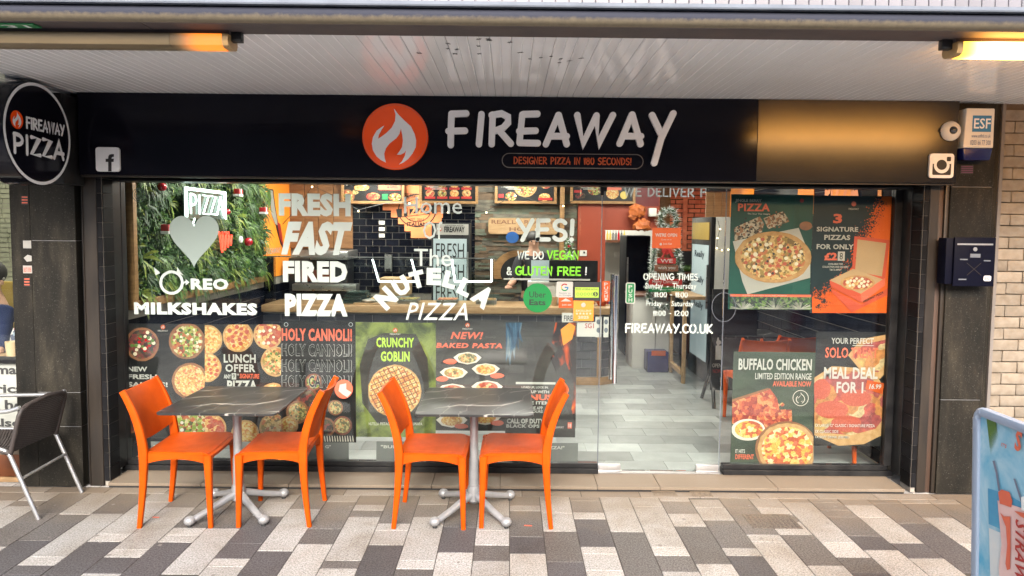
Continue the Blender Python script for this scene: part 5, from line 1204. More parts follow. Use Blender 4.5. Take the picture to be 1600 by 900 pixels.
# ================================================================== INTERIOR
FZ = .03
fl = tag(MB().box(-2.9, 3.4, 5.035, 12, -.08, .022).build('indoor_floor', 'dark_grout', smooth=0), kind='structure')
tp_ = {}
n_ = 0
for j in range(22):
    y = 5.05+.22*j; off = (0, .22, .11, .33)[j % 4]
    for i in range(14):
        x = -2.86+.45*i-off
        if x > 3.1 or x < -2.95 or n_ >= 298: continue
        n_ += 1
        if 'a' not in tp_: tp_['a'] = MB().box(0, .446, 0, .216, .022, .030).build('floor_tile', 'indoor_floor', fl, smooth=0, origin=(0, 0, 0)); tp_['a'].location = Vector((x, y, 0))-wloc(fl)
        else: inst(tp_['a'], 'floor_tile', (x, y, R_.uniform(-.0004, .0003)), fl)
mb = MB()
for j in range(9):
    for i in range(14): x = -2.86+.45*i; mb.box(x, x+.448, 9.89+.22*j, 10.108+.22*j, .022, .0302)
mb.build('far_tiles', 'indoor_floor', fl, smooth=0, kind='stuff')
ce = tag(MB().box(-3.0, 3.4, 5.07, 12, 2.62, 2.7).build('indoor_ceiling', 'white_paint', smooth=0), kind='structure')
def light_panel(x, y, e=24, sx=.6, sy=.6):
    t = thing('ceiling_light', (x, y, 2.58), '', 'ceiling light', 'square ceiling lights inside the shop')
    MB().box(x-sx/2-.02, x+sx/2+.02, y-sy/2-.02, y+sy/2+.02, 2.60, 2.6195).build('frame', 'white_plastic', t, smooth=0)
    MB().box(x-sx/2, x+sx/2, y-sy/2, y+sy/2, 2.594, 2.5995).build('diffuser', 'panel_light', t, smooth=0)
    l = bpy.data.lights.new('panel_lamp', 'AREA'); l.size = sx*.95; l.energy = e; l.color = (1, .95, .86)
    o = bpy.data.objects.new('panel_lamp', l); COL.objects.link(o); o.parent = t; o.location = Vector((x, y, 2.588))-wloc(t)
    t['label'] = 'square white ceiling light panel ' + {(-1.9, 5.9): 'nearest the green plant wall window end', (-1.9, 7.3): 'over the far end of the green plant wall', (0, 6.2): 'in the middle just behind the window', (0, 8.3): 'over the worker behind the counter', (1.6, 6.2): 'just behind the right poster window', (1.6, 8.0): 'above the drinks fridge', (-1.6, 8.5): 'over the pizza oven', (1.6, 10.6): 'in the white room beyond the doorway'}[(x, y)]
for x, y, e in ((-1.9, 5.9, 9), (-1.9, 7.3, 9), (0, 6.2, 5), (0, 8.3, 9), (1.6, 6.2, 4.5), (1.6, 8.0, 6), (-1.6, 8.5, 9), (1.6, 10.6, 10)): light_panel(x, y, e)

def tile_field(parent, axis, plane, a0, a1, z0, z1, tw, th_, m='dark_tile', skip=None, cap=300, gap=.006, dep=.006, off=.5, toward=-1, order=1):
    """running bond of glazed tiles; axis 'x': wall faces -y at y=plane; axis 'y': wall faces +/-x at x=plane"""
    spots = []; r = 0; z = z0
    while z+th_ <= z1+.001:
        a = a0-(tw*off if r % 2 else 0)
        while a < a1-.01:
            lo, hi = max(a, a0), min(a+tw-gap, a1)
            if hi-lo > .02 and not (skip and skip((lo+hi)/2, z+th_/2)): spots.append((lo, hi, z))
            a += tw
        z += th_; r += 1
    if order: spots.sort(key=lambda s_: s_[0])
    shared = {}; rest = MB()
    for i, (lo, hi, z) in enumerate(spots):
        L_ = round(hi-lo, 3)
        def geo(mb, lo, z):
            if axis == 'x': mb.box(lo, lo+L_, plane+toward*dep if toward < 0 else plane, plane if toward < 0 else plane+dep, z, z+th_-gap)
            else: mb.box(plane if toward > 0 else plane-dep, plane+dep if toward > 0 else plane, lo, lo+L_, z, z+th_-gap)
            return mb
        if i >= cap: geo(rest, lo, z); continue
        if L_ not in shared: shared[L_] = (geo(MB(), lo, z).build('tile', m, parent, smooth=0), lo, z)
        else:
            o, l0, zz = shared[L_]; d = Vector((lo-l0, 0, z-zz)) if axis == 'x' else Vector((0, lo-l0, z-zz)); inst(o, 'tile', wloc(o)+d, parent)
    if rest.v: rest.build('far_tiles', m, parent, smooth=0, kind='stuff')

# left wall with tiles, green living wall and orange paint
XL = -2.80
w1 = thing('interior_wall', (XL, 7, FZ), 'left interior wall with black tiles below the green plant wall', 'wall')
MB().box(XL-.06, XL-.007, 5.07, 9.06, 0, 2.62).build('grout_bed', 'grout', w1, smooth=0)
tile_field(w1, 'y', XL-.0065, 5.08, 9.0, .05, 1.2, .22, .105, toward=1, cap=260)
MB().box(XL-.0065, XL+.004, 7.97, 9.02, 1.19, 2.62).build('orange_panel', 'orange_paint', w1, smooth=0)
gw = thing('living_wall', (XL+.02, 6.5, 1.2), 'wood framed wall of artificial green plants on the left interior wall', 'plant wall')
MB().box(XL, XL+.02, 5.13, 7.93, 1.24, 2.6).build('backing', 'moss_back', gw, smooth=0)
MB().box(XL, XL+.07, 5.13, 5.18, 1.17, 2.62).build('frame', 'frame_wood', gw, bevel=.003); MB().box(XL, XL+.06, 5.181, 7.97, 1.17, 1.235).build('frame', 'frame_wood', gw, bevel=.003)
MB().box(XL, XL+.02, 7.94, 7.97, 1.24, 2.6).build('frame', 'frame_wood', gw, bevel=.002)
def leaves(n, m, L0, L1, wd, nm, spread=.10, tuft=1, col=None):
    mb = MB()
    for _ in range(n):
        y, z = R_.uniform(5.2, 7.92), R_.uniform(1.26, 2.4); k = tuft
        for t_ in range(k):
            L_ = R_.uniform(L0, L1); a = R_.uniform(0, 6.28) if k == 1 else R_.gauss(-.9, .9)
            d = Vector((R_.uniform(.2, .9), math.cos(a), math.sin(a))).normalized(); s_ = d.cross(Vector((1, 0, 0))).normalized()*wd*L_; up = Vector((1, 0, 0))
            b = Vector((XL+.02+R_.uniform(0, .02), y, z)); mid = b+d*L_*.5+up*R_.uniform(.0, .02); tip = b+d*L_+Vector((0, 0, -L_*.2))
            mid.x = min(mid.x, XL+spread); tip.x = min(tip.x, XL+spread+.02)
            mb.add([b, mid+s_, tip, mid-s_], [(0, 1, 2, 3)])
    return mb.build(nm, m, gw, smooth=0, kind='stuff')
leaves(4600, 'foliage_dark', .035, .08, .2, 'box_leaves'); leaves(3000, 'foliage', .035, .075, .2, 'green_leaves'); leaves(420, 'foliage_yellow', .05, .09, .2, 'pale_leaves')
leaves(60, 'foliage', .10, .22, .04, 'fern_fronds', tuft=12); leaves(60, 'foliage_dark', .12, .24, .045, 'dark_fronds', tuft=12); leaves(22, 'foliage_yellow', .12, .24, .05, 'pale_fronds', tuft=10)
def LW(px, py, X=XL+.13):
    d = ray(px, py); return CC+d*(X/d.x)
for px, py, r, lab in ((253, 292, .035, 'red glitter bauble at the upper left of the green plant wall'), (388, 378, .045, 'large red bauble at the right of the green plant wall'), (355, 331, .03, 'small red bauble beside the neon sign')):
    q = LW(px, py); o = MB().ball(q, r, 12).build('bauble', 'bauble_red'); tag(o, lab, 'bauble', 'baubles on the plant wall')
for px, py, lab in ((372, 301, 'small red gift box ornament at the upper right of the plant wall'), (262, 358, 'red and white gift ornament left of the heart decal'), (412, 329, 'red gift ornament at the far right edge of the plant wall')):
    q = LW(px, py); t = thing('gift_ornament', q, lab, 'ornament', 'gift ornaments on the plant wall')
    MB().box(q.x-.03, q.x+.03, q.y-.05, q.y+.05, q.z-.035, q.z+.035).build('box', 'gift_red', t, bevel=.004); MB().box(q.x-.032, q.x+.032, q.y-.012, q.y+.012, q.z-.037, q.z+.037).build('ribbon', 'snow_white', t, smooth=0); MB().box(q.x-.031, q.x+.031, q.y-.051, q.y+.051, q.z-.037, q.z-.015).build('band', 'snow_white', t, smooth=0)
q = LW(376, 374); t = tag(MB().ball(q, .04, 8, (.5, 1, 1)).build('white_flower', 'snow_white'), 'white flower ornament beside the large red bauble', 'ornament')
# neon PIZZA sign
nX = XL+.16
q0, q1 = LW(288, 282, nX), LW(352, 345, nX); ny0, ny1 = q0.y, q1.y
nz1 = LW(289, 293, nX).z; nz0 = LW(289, 341, nX).z
ns = thing('neon_sign', (nX, (ny0+ny1)/2, nz0), 'white neon PIZZA slice sign glowing on the plant wall', 'neon sign')
mat('acrylic', (.05, .075, .065), .2, c2=(.04, .06, .05))
MB().box(nX-.012, nX-.006, ny0, ny1, nz0, nz1+.0).build('acrylic_plate', 'acrylic', ns, smooth=0)
def nt_(pts, m='neon_white', r=.0075, nm='neon_tube', closed=False):
    mb = MB(); mb.tube([(nX+.006, ny0+(ny1-ny0)*u, nz0+(nz1-nz0)*v) for u, v in pts], r, 6, closed); return mb.build(nm, m, ns, smooth=60)
nt_([(0, 0), (0, 1), (1, 1), (1, 0)], closed=False); nt_([(.03, .04), (.03, .95), (.97, .95), (.97, .04)])
for x0, gl in ((.1, 'P'), (.3, 'I'), (.4, 'Z'), (.58, 'Z'), (.76, 'A')):
    for s_ in GL[gl][1]:
        pts = [(x0+u*.26, .15+v*.66) for u, v in s_]
        if pts[0] == pts[-1]: pts = pts[:-1]
        nt_(pts, r=.0075)
nt_([(.2, 0), (.15, -.2), (.3, -.35), (.5, -.25), (.6, -.4)]);
q = LW(351, 372); rn = thing('neon_flame', q, 'small red neon tongue shape behind the heart decal', 'neon sign'); emat('neon_red', (1.0, .06, .03), .8)
for k in range(4):
    p0 = q+Vector((0, -.12+.07*k, .06)); MB().tube([p0, p0+Vector((0, .03, -.1)), p0+Vector((0, .055, -.19+.02*k)), p0+Vector((0, .07, -.03))], .008, 6).build('neon_tube', 'neon_red', rn)

# back wall
YB = 9.02
bk = thing('interior_wall', (-1.2, YB, FZ), 'black tiled back wall behind the counter', 'wall')
xs0 = g(742, 400, YB).x; xs1 = g(901, 400, YB).x
MB().box(-2.86, xs0, YB, YB+.1, 0, 2.62).build('grout_bed', 'grout', bk, smooth=0)
tile_field(bk, 'x', YB-.0005, -2.0, xs0, .95, 2.12, .168, .086, toward=-1, cap=300)
# orange stamp mural on stepped tiles
mu = thing('stamp_mural', g(680, 372, YB), 'orange stepped wall mural with round black pizza stamp', 'wall mural')
mat('mural_orange', (.88, .28, .10), .6)
zt = g(680, 318, YB).z; YM = YB-.0085
for i, (a, b, y0, y1) in enumerate(((598, 692, 285, 329), (611, 682, 329, 339.5), (622, 692, 329, 340), (611, 692, 329.5, 340), (622, 690, 340, 350.5), (632, 678, 350.5, 361.5), (642, 676, 361.5, 372))): rect((a, y0, b, y1), YM-.0003*i, 'mural_orange', mu, 'orange_step')
YS = YM-.0035
ring(651.5, 329, 30, 26, 1.6, YS, 'print_black', mu, 'stamp_ring'); ring(651.5, 329, 22, 18, 1.2, YS, 'print_black', mu, 'stamp_ring')
poly([(619, 327), (682, 320), (683, 333), (621, 340)], YS-.001, 'print_black', mu, 'stamp_band'); text('PIZZA', (628, 323, 675, 336), YS-.002, 'mural_orange', mu, .04, fn=lambda q, c=g(650, 330, YS).x: Vector((q.x, q.y, q.z+(q.x-c)*.11)))
text('ITALIAN', (636, 347, 667, 353.5), YS-.001, 'print_black', mu, .03); text('EST. 2016', (640, 341, 663, 345), YS-.001, 'print_black', mu, .0); text('FIREAWAY', (633, 302, 651, 310), YS-.001, 'print_black', mu, .02)
# wood panel above the oven
wp = thing('wood_panel', g(500, 388, YB-.03), 'brown wooden board panel above the oven at the back', 'wall panel')
zb = g(500, 388, YB-.04).z
xw = [g(x, 330, YB-.04).x for x in (452, 476, 497, 521, 551)]
for a, b in zip(xw, xw[1:]): MB().box(a+.003, b-.003, YB-.04, YB-.01, zb, 2.61).build('plank', 'wood', wp, bevel=.002, seg=1, smooth=0)
# chilli mural on the orange wall
ch = thing('chilli_mural', (XL+.006, 8.3, 1.6), 'painted italian coloured chilli on the orange wall', 'wall mural')
CX_ = XL+.008
def cpoly(pts, m, x, nm): MB().prism([Vector((x, LW(px, py, x).y, LW(px, py, x).z)) for px, py in pts], (0, 0, 0)).build(nm, m, ch, smooth=0)
cpoly([(421, 295), (427, 296), (430, 320), (434, 345), (440, 365), (444, 392), (438, 380), (431, 353), (424, 335)], 'print_black', CX_, 'outline')
cpoly([(414, 302), (422, 295), (424, 310), (422, 324), (416, 318)], 'foliage', CX_+.003, 'green_leaf'); cpoly([(422, 297), (426, 298), (429, 322), (433, 344), (434, 352), (430, 350), (424, 334)], 'print_white', CX_+.002, 'white_flesh'); cpoly([(433, 346), (438, 350), (441, 368), (443, 386), (437, 372)], 'print_red', CX_+.003, 'red_tip')
mb = MB(); pw, pq = LW(417, 393, CX_+.01), LW(440, 394, CX_+.01)
vs, fs = text_geo('FIREAWAY', .02); MB().add([Vector((CX_, pw.y+(pq.y-pw.y)*u, pw.z+.07*(v-.5))) for u, v in vs], fs).build('lettering', 'print_white', ch, smooth=0)
# stone wall
sw = thing('stone_wall', (.2, YB, FZ), 'ledge stone wall behind the till', 'wall')
MB().box(xs0, xs1, YB+.01, YB+.1, 0, 2.62).build('mortar', 'mortar', sw, smooth=0)
mbs = [MB(), MB(), MB()]; z = .85
while z < 2.58:
    h = R_.choice((.02, .028, .035, .045)); x = xs0+R_.uniform(-.1, 0)
    while x < xs1:
        L_ = R_.uniform(.08, .34); a, b = max(x, xs0), min(x+L_, xs1)
        if b-a > .01: R_.choice(mbs).box(a, b-.002, YB-.02+R_.uniform(-.012, .012), YB+.02, z, z+h-.002)
        x += L_
    z += h
mat('ledge_green', (.16, .21, .17), .85, c2=(.28, .26, .17), vs=6); mat('ledge_brown', (.30, .20, .12), .85, c2=(.14, .10, .07), vs=6)
for mb, mm in zip(mbs, ('ledge_stone', 'ledge_green', 'ledge_brown')): mb.build('stone_ledges', mm, sw, smooth=0, kind='stuff')
# timber posts
for px, Y, lab in ((878, YB-.12, 'slim timber post in front of the stone wall'), (1037, 9.9, 'wide timber post beside the orange brick wall')):
    a, b = g(px-4 if px < 900 else px-9, 400, Y).x, g(px+3 if px < 900 else px+9, 400, Y).x
    tag(MB().box(a, b, Y, Y+.06, FZ, 2.61).build('timber_post', 'frame_wood', bevel=.003), lab, 'post')
# red-brown partition and dark red wall
rp = thing('partition_wall', g(922, 440, 8.9), 'red brown painted partition to the right of the stone wall', 'wall')
a, b = xs1+.004, g(943, 400, 8.95).x
MB().box(a, b, 8.95, 9.05, FZ, 2.61).build('panel', 'redbrown_paint', rp, smooth=0)
lin = g(1000, 360, 8.95); MB().box(b+.002, g(1031, 330, 8.95).x, 8.97, 9.05, lin.z, 2.61).build('lintel', 'redbrown_paint', rp, smooth=0)
MB().box(b+.002, b+.02, 8.95, 9.6, FZ, lin.z-.002).build('return', 'redbrown_paint', rp, smooth=0)
rect((975, 283, 1030, 322), 8.966, 'dark_red_paint', rp, 'dark_red_patch', .002)
so = thing('power_socket', g(912, 400, 8.94), 'white double power socket on the red brown partition', 'socket'); rect((906, 391, 917, 400), 8.94, 'white_plastic', so, 'plate', .009); rect((911.5, 393, 914, 396), 8.935, 'black_metal', so, 'plug', .004)
# white room beyond
wr_ = thing('kitchen_wall', (1.9, 11.2, FZ), 'white painted wall of the room beyond the doorway', 'wall')
MB().box(.9, 3.2, 11.2, 11.3, 0, 2.62).build('panel', 'white_paint', wr_, smooth=0)
MB().box(.86, .9, 9.2, 11.3, 0, 2.62).build('side_panel', 'white_paint', wr_, smooth=0)
sh = thing('wall_shelf', g(960, 379, 11.1), 'dark shelf with small bottles on the white wall beyond the doorway', 'shelf')
x0, x1, z0, z1 = box_px((946, 375, 981, 379), 11.0); MB().box(x0, x1, 10.95, 11.2, z0, z1).build('board', 'dark_brown_wood', sh, smooth=0)
for i in range(7): 
    q = g(949+4.4*i, 375, 11.05); o = MB().lathe([(.018, 0), (.018, .09), (.008, .12), (.008, .15)], q, 8).build('bottle', R_.choice(['white_plastic', 'print_yellow', 'bauble_red', 'steel'])); tag(o, 'small bottle standing on the dark shelf beyond the doorway', 'bottle', 'bottles on the kitchen shelf')
q = g(968, 398, 11.19); so = thing('power_socket', q, 'white power socket with plug on the far white wall', 'socket'); MB().box(q.x-.08, q.x+.08, 11.185, 11.199, q.z-.045, q.z+.045).build('plate', 'white_plastic', so, bevel=.002); MB().box(q.x+.02, q.x+.05, 11.16, 11.184, q.z-.02, q.z+.02).build('plug', 'black_metal', so)
# navy tall fridge / cabinet
x0, x1, z0, z1 = box_px((978, 368, 1016, 470), 9.7)
fr = thing('tall_cabinet', ((x0+x1)/2, 9.8, FZ), 'tall dark navy cabinet in the doorway behind the glass door', 'cabinet')
MB().box(x0, x1, 9.7, 10.3, FZ, z1).build('body', 'navy_paint', fr, bevel=.03, seg=3)
MB().box(x0+.01, x0+.03, 9.68, 9.699, z0+.2, z1-.3).build('handle', 'steel', fr)
# orange delivery bags on hooks
db = thing('delivery_bag', g(1000, 365, 8.8), 'orange crumpled bags hanging above the dark cabinet', 'bag')
for cx, cy_, r, sz in ((996, 330, .11, (1, .5, 1.1)), (1004, 352, .12, (1.1, .5, .9)), (990, 338, .06, (1, .5, 1))):
    o = MB().ball(g(cx, cy_, 8.82), r, 11, (sz[0], sz[1], sz[2]*.8)).build('bag_lobe', 'bag_orange', db, smooth=0)
    for v in o.data.vertices: v.co = Vector((v.co.x*R_.uniform(.5, 1.25), v.co.y*R_.uniform(.6, 1.2), v.co.z*R_.uniform(.6, 1.2)))
MB().box(*[v for v in (g(1014, 340, 8.85).x, g(1026, 340, 8.85).x)], 8.85, 8.95, g(1010, 338, 8.85).z, g(1010, 325, 8.85).z).build('white_label', 'white_plastic', db, bevel=.01)
# white cabinet with items
x0, x1, z0, z1 = box_px((1000, 461, 1046, 545), 8.9)
wc_ = thing('white_cabinet', ((x0+x1)/2, 9.1, FZ), 'white low cabinet below the christmas tree', 'cabinet')
MB().box(x0-.1, x1, 8.85, 9.35, FZ, z1-.02).build('body', 'white_paint', wc_, bevel=.005); MB().box(x0-.13, x1+.02, 8.82, 9.37, z1-.018, z1+.01).build('top', 'dark_brown_wood', wc_, bevel=.004); MB().box((x0+x1)/2-.002, (x0+x1)/2+.002, 8.846, 8.85, FZ+.05, z1-.05).build('door_gap', 'black_metal', wc_)
# blue crates under
bc = thing('blue_crate', g(1020, 562, 8.4), 'dark blue crate on the floor beside the white cabinet', 'crate'); x0, x1, z0, z1 = box_px((1012, 540, 1045, 562), 8.6)
MB().box(x0, x1, 8.6, 8.84, FZ, z1-.08).build('body', 'navy_plastic', bc, bevel=.01); rect((1018, 548, 1040, 556), 8.548, 'print_orange', bc, 'label')
# christmas tree
xt = thing('christmas_tree', g(1042, 480, 8.7), 'frosted green christmas tree with red plaques wishing merry christmas', 'christmas tree')
def garland(pts, r, n, m, nm):
    mb = MB(); P = [g(x, y, 8.7) for x, y in pts]
    for _ in range(n):
        i = R_.randrange(len(P)-1); c = P[i].lerp(P[i+1], R_.random()); d = Vector((R_.gauss(0, 1), R_.gauss(0, 1), R_.gauss(0, 1))).normalized(); L_ = R_.uniform(.5, 1.1)*r; s_ = d.orthogonal().normalized()*.005
        mb.add([c-s_, c+d*L_, c+s_], [(0, 1, 2)])
    return mb.build(nm, m, xt, smooth=0, kind='stuff')
wreath = [(1044+13*math.sin(q), 343-15*math.cos(q)) for q in [i*math.pi/8 for i in range(17)]]
outline = [(1030, 356), (1024, 380), (1022, 400), (1018, 425), (1014, 450), (1016, 470), (1030, 482), (1048, 478), (1064, 468)]; out2 = [(1056, 356), (1058, 375), (1060, 400), (1062, 420), (1064, 440)]
for pts, n in ((wreath, 1300), (outline, 2100), (out2, 900)):
    garland(pts, .075, int(n*.55), 'foliage_dark', 'dark_needles'); garland(pts, .085, int(n*.45), 'snow_white', 'frosted_needles')
MB().tube([g(1043, 356, 8.72), g(1043, 470, 8.72)], .012, 8).build('trunk', 'dark_brown_wood', xt)
for b, wd_, m_ in (((1027, 403, 1056, 412), 'WE', 'print_red'), ((1023, 414, 1060, 424), 'wish you', 'dark_brown_wood'), ((1014, 436, 1066, 446), 'Merry Christmas', 'print_red'), ((1014, 449, 1068, 456), 'and Happy new year', 'push_green')):
    rect(b, 8.6, m_, xt, 'plaque', .015); text(wd_, (b[0]+5, b[1]+1.6, b[2]-5, b[3]-1.6), 8.598, 'print_white', xt, .01)
poly([(1041, 386), (1049, 402), (1054, 402), (1046, 384), (1033, 402), (1037, 402)], 8.61, 'print_red', xt, 'star', .01); disc(1041, 391, 7, 7, 8.615, 'print_red', xt, 'star_centre')
# orange brick slips and right back corner
ob = thing('orange_brick_wall', g(1075, 380, 9.98), 'rough orange brick slip wall at the back right', 'wall')
x0, x1, z0, z1 = box_px((1047, 280, 1106, 392), 9.9)
MB().box(x0, x1+.9, 9.93, 10, FZ, 2.61).build('backing', 'mortar', ob, smooth=0)
mb = MB(); z = z0-.02; r_ = 0
while z < 2.58:
    x = x0-(.09 if r_ % 2 else 0)
    while x < x1+.3:
        mb.box(max(x, x0), x+.16, 9.9+R_.uniform(-.02, .02), 9.94, z, z+.05); x += .175
    z += .062; r_ += 1
mb.build('brick_slips', 'brick_orange', ob, smooth=0, kind='stuff'); 
MB().box(g(1070, 330, 9.89).x-.03, g(1070, 330, 9.89).x+.03, 9.86, 9.879, z0, 2.6).build('vertical_cable_strip', 'brick_orange', ob)
ct = thing('back_shelf', g(1080, 430, 9.6), 'dark shelving with green plants below the orange brick wall', 'shelf')
x0, x1, z0, z1 = box_px((1060, 395, 1085, 425), 9.7); MB().box(x0, x1+.3, 9.6, 9.9, z0-.02, z0).build('board', 'dark_brown_wood', ct); MB().box(x0, x1+.3, 9.88, 9.9, z0, z1+.02).build('back', 'black_metal', ct)
for i in range(5):
    q = g(1063+5*i, 425, 9.72); o = MB().ball(q+Vector((0, 0, .05)), .045, 10).build('potted_plant', 'foliage'); tag(o, 'small green plant on the dark back shelf', 'plant', 'small plants on the back shelf')
    for v in o.data.vertices: v.co *= R_.uniform(.7, 1.3)
# wooden bench table along corridor (pale top, wood legs)
cb = thing('side_counter', g(1070, 600, 8.3), 'narrow pale wooden side counter with dark panels along the corridor', 'counter')
pa = g(1045, 464, 8.9)
xt0 = g(1049, 460, 9.2).x; 
MB().box(1.98, 2.24, 7.95, 9.3, 1.0, 1.04).build('top', 'pale_wood', cb, bevel=.004)
for y in (7.97, 8.6, 9.2): MB().box(1.99, 2.03, y, y+.05, FZ, .998).build('leg', 'pale_wood', cb, bevel=.003)
MB().box(2.05, 2.06, 8.04, 9.2, .3, .9).build('dark_panel', 'navy_paint', cb); MB().box(1.985, 2.03, 8.03, 9.18, .12, .17).build('rail', 'pale_wood', cb)
# right wall, wood panel, fridge
XR = 2.80
w2 = thing('interior_wall', (XR, 7, FZ), 'right interior wall of black tiles with orange painted stripes', 'wall')
MB().box(XR+.007, XR+.06, 5.07, 9.9, 0, 2.62).build('grout_bed', 'grout', w2, smooth=0)
tile_field(w2, 'y', XR+.0065, 5.08, 8.4, .05, 2.58, .22, .105, toward=-1, cap=290)
def RW(px, py, X=XR-.004): d = ray(px, py); return CC+d*(X/d.x)
for i, (pa, pb) in enumerate(((1108, 1178), (1247, 1272), (1372, 1378), (1300, 1330))):
    ya, yb = RW(pa, 295).y, RW(pb, 295).y; MB().box(XR-.004-.001*i, XR+.0005, min(ya, yb), max(ya, yb), 1.95, 2.6).build('orange_stripe', 'orange_paint', w2, smooth=0)
ya, yb = RW(1290, 297).y, RW(1345, 297).y
vs, fs = text_geo('PIZZA', .04)
MB().add([Vector((XR-.010, ya+(yb-ya)*u, 2.02+.22*v)) for u, v in vs], fs).build('wall_lettering', 'mural_orange', w2, smooth=0)
fz0 = g(1105, 603, 7.9)
rf = thing('drinks_fridge', (2.5, 8.2, FZ), 'tall black glass door drinks fridge with white side', 'fridge')
xf0, xf1 = 2.26, 2.78; zt = g(1120, 339, 7.9).z
MB().box(xf0+.05, xf1, 7.9, 8.75, FZ+.02, zt).build('body', 'white_paint', rf, bevel=.008); MB().box(xf0, xf0+.048, 7.9, 8.75, FZ+.02, zt).build('door_frame', 'black_frame', rf, bevel=.006)
MB().box(xf0-.006, xf0-.001, 7.97, 8.68, FZ+.25, zt-.32).build('door_glass', 'screen_grey', rf); MB().box(xf0-.008, xf0-.001, 7.96, 8.69, zt-.26, zt-.06).build('header', 'yellow_plastic', rf)
MB().box(xf0-.03, xf0-.012, 7.93, 7.95, .9, 1.4).build('handle', 'steel', rf)
vs, fs = text_geo('Really', .02)
for k in range(3): MB().add([Vector((xf0-.0085, 8.55-.42*u, 1.45-.3*k+.1*v)) for u, v in vs], fs).build('lettering', 'navy_paint', rf, smooth=0)
wp2 = thing('wood_panel', (2.55, 8.6, 2.0), 'wooden board panel above the drinks fridge', 'wall panel')
x0, x1, z0, z1 = box_px((1103, 300, 1141, 338), 8.5)
for i in range(3): MB().box(x0+(x1-x0)*i/3+.002, x0+(x1-x0)*(i+1)/3-.002, 8.5, 8.53, z0-.02, z1).build('plank', 'wood', wp2, bevel=.002, seg=1, smooth=0)
MB().box(x0, x1, 8.48, 8.56, z1+.004, z1+.1).build('dark_unit', 'black_frame', wp2, bevel=.01)
fw = thing('fairy_lights', (2.5, 7.8, 1.6), 'string of fairy lights hanging on the white fridge side', 'fairy lights')
pts = [g(x, y, 7.86) for x, y in ((1122, 345), (1125, 358), (1121, 372), (1120, 388), (1128, 391), (1138, 390))]
MB().tube(pts, .003, 5).build('wire', 'black_metal', fw)
for p_ in pts[1:]: MB().ball(p_, .008, 6).build('bulb', 'warm_bulb', fw)

# counter
YC = 7.86
cn = thing('counter', (-.8, YC, FZ), 'long serving counter with pale wood top and dark slate tiled front', 'counter')
xc0, xc1 = -2.76, g(940, 500, YC).x
zc0, zc1 = g(700, 489, YC).z, g(700, 480, YC).z
MB().box(xc0, xc1, YC+.012, YC+.55, FZ, zc0-.002).build('core', 'dark_grout', cn, smooth=0)
MB().box(xc0, xc1+.14, YC-.05, YC+.62, zc0, zc1+.012).build('worktop', 'pale_wood', cn, bevel=.006)
tile_field(cn, 'x', YC+.0115, xc0, xc1-.02, FZ+.1, zc0-.01, .205, .098, m='slate_tile', cap=250, gap=.005, dep=.01)
for a, b in ((xc0, xc1-.03),): MB().box(a, b, YC-.005, YC+.02, FZ, FZ+.09).build('skirting', 'frame_wood', cn, bevel=.003)
# angled end of the counter
ang = [(xc1, YC), (xc1+.14, YC+.1), (xc1+.16, YC+.5), (xc1, YC+.5)]
mb = MB(); mb.prism([(x, y, FZ) for x, y in ang], (0, 0, zc0-FZ-.002)); mb.build('end_core', 'dark_grout', cn, smooth=0)
d = Vector((.14, .1, 0)).normalized(); nn = Vector((d.y, -d.x, 0))
for r_ in range(8):
    z = FZ+.1+.098*r_
    if z+.09 > zc0: break
    p0 = Vector((xc1, YC, z))+nn*.002; 
    for u0, u1 in (((.004, .1), (.105, .168)) if r_ % 2 else ((.004, .05), (.055, .168))): mb = MB(); mb.loft([[p0+d*u0, p0+d*u1, p0+d*u1+nn*.008, p0+d*u0+nn*.008], [q+Vector((0, 0, .093)) for q in (p0+d*u0, p0+d*u1, p0+d*u1+nn*.008, p0+d*u0+nn*.008)]]); mb.build('tile', 'slate_tile', cn, smooth=0)
mb = MB(); mb.loft([[Vector((xc1-.03, YC-.01, z)), Vector((xc1+.0, YC-.01, z)), Vector((xc1+.15, YC+.09, z)), Vector((xc1+.17, YC+.5, z)), Vector((xc1-.03, YC+.3, z))] for z in (FZ, FZ+.09)]); mb.build('end_skirting', 'frame_wood', cn, bevel=.003)
MB().box(xc1-.045, xc1-.005, YC-.012, YC+.02, FZ+.091, zc0-.001).build('corner_post', 'frame_wood', cn, bevel=.004)
# sneeze guard with led frames
sg_ = thing('sneeze_guard', (-1.5, YC+.1, zc1), 'clear glass sneeze guard standing on the counter', 'glass screen')
x0, x1, _, z1 = box_px((412, 403, 772, 478), YC+.1); zg = zc1+.013
MB().box(x0, x1, YC+.1, YC+.108, zg, z1).build('pane', 'window_glass', sg_, smooth=0); MB().box(x0, x1, YC+.097, YC+.111, z1, z1+.012).build('top_edge', 'steel', sg_, smooth=0)
MB().box(x0, x0+.008, YC+.11, YC+.5, zg, z1).build('side_pane', 'window_glass', sg_, smooth=0); MB().box(x1-.008, x1, YC+.11, YC+.5, zg, z1).build('side_pane', 'window_glass', sg_, smooth=0)
for a in ([(582, 405), (592, 440), (652, 440), (643, 405)], [(706, 405), (711, 440), (768, 440), (768, 405)]):
    lf_ = thing('led_frame', g((a[0][0]+a[2][0])/2, 440, YC+.2), 'white glowing rectangular light frame over the counter, ' + ('left of the two' if a[0][0] < 600 else 'right of the two'), 'light frame')
    P = [g(x, y, YC+.22) for x, y in a]
    for q0, q1 in zip(P, P[1:]): MB().tube([q0, q1], .011, 6).build('tube', 'led_white', lf_)
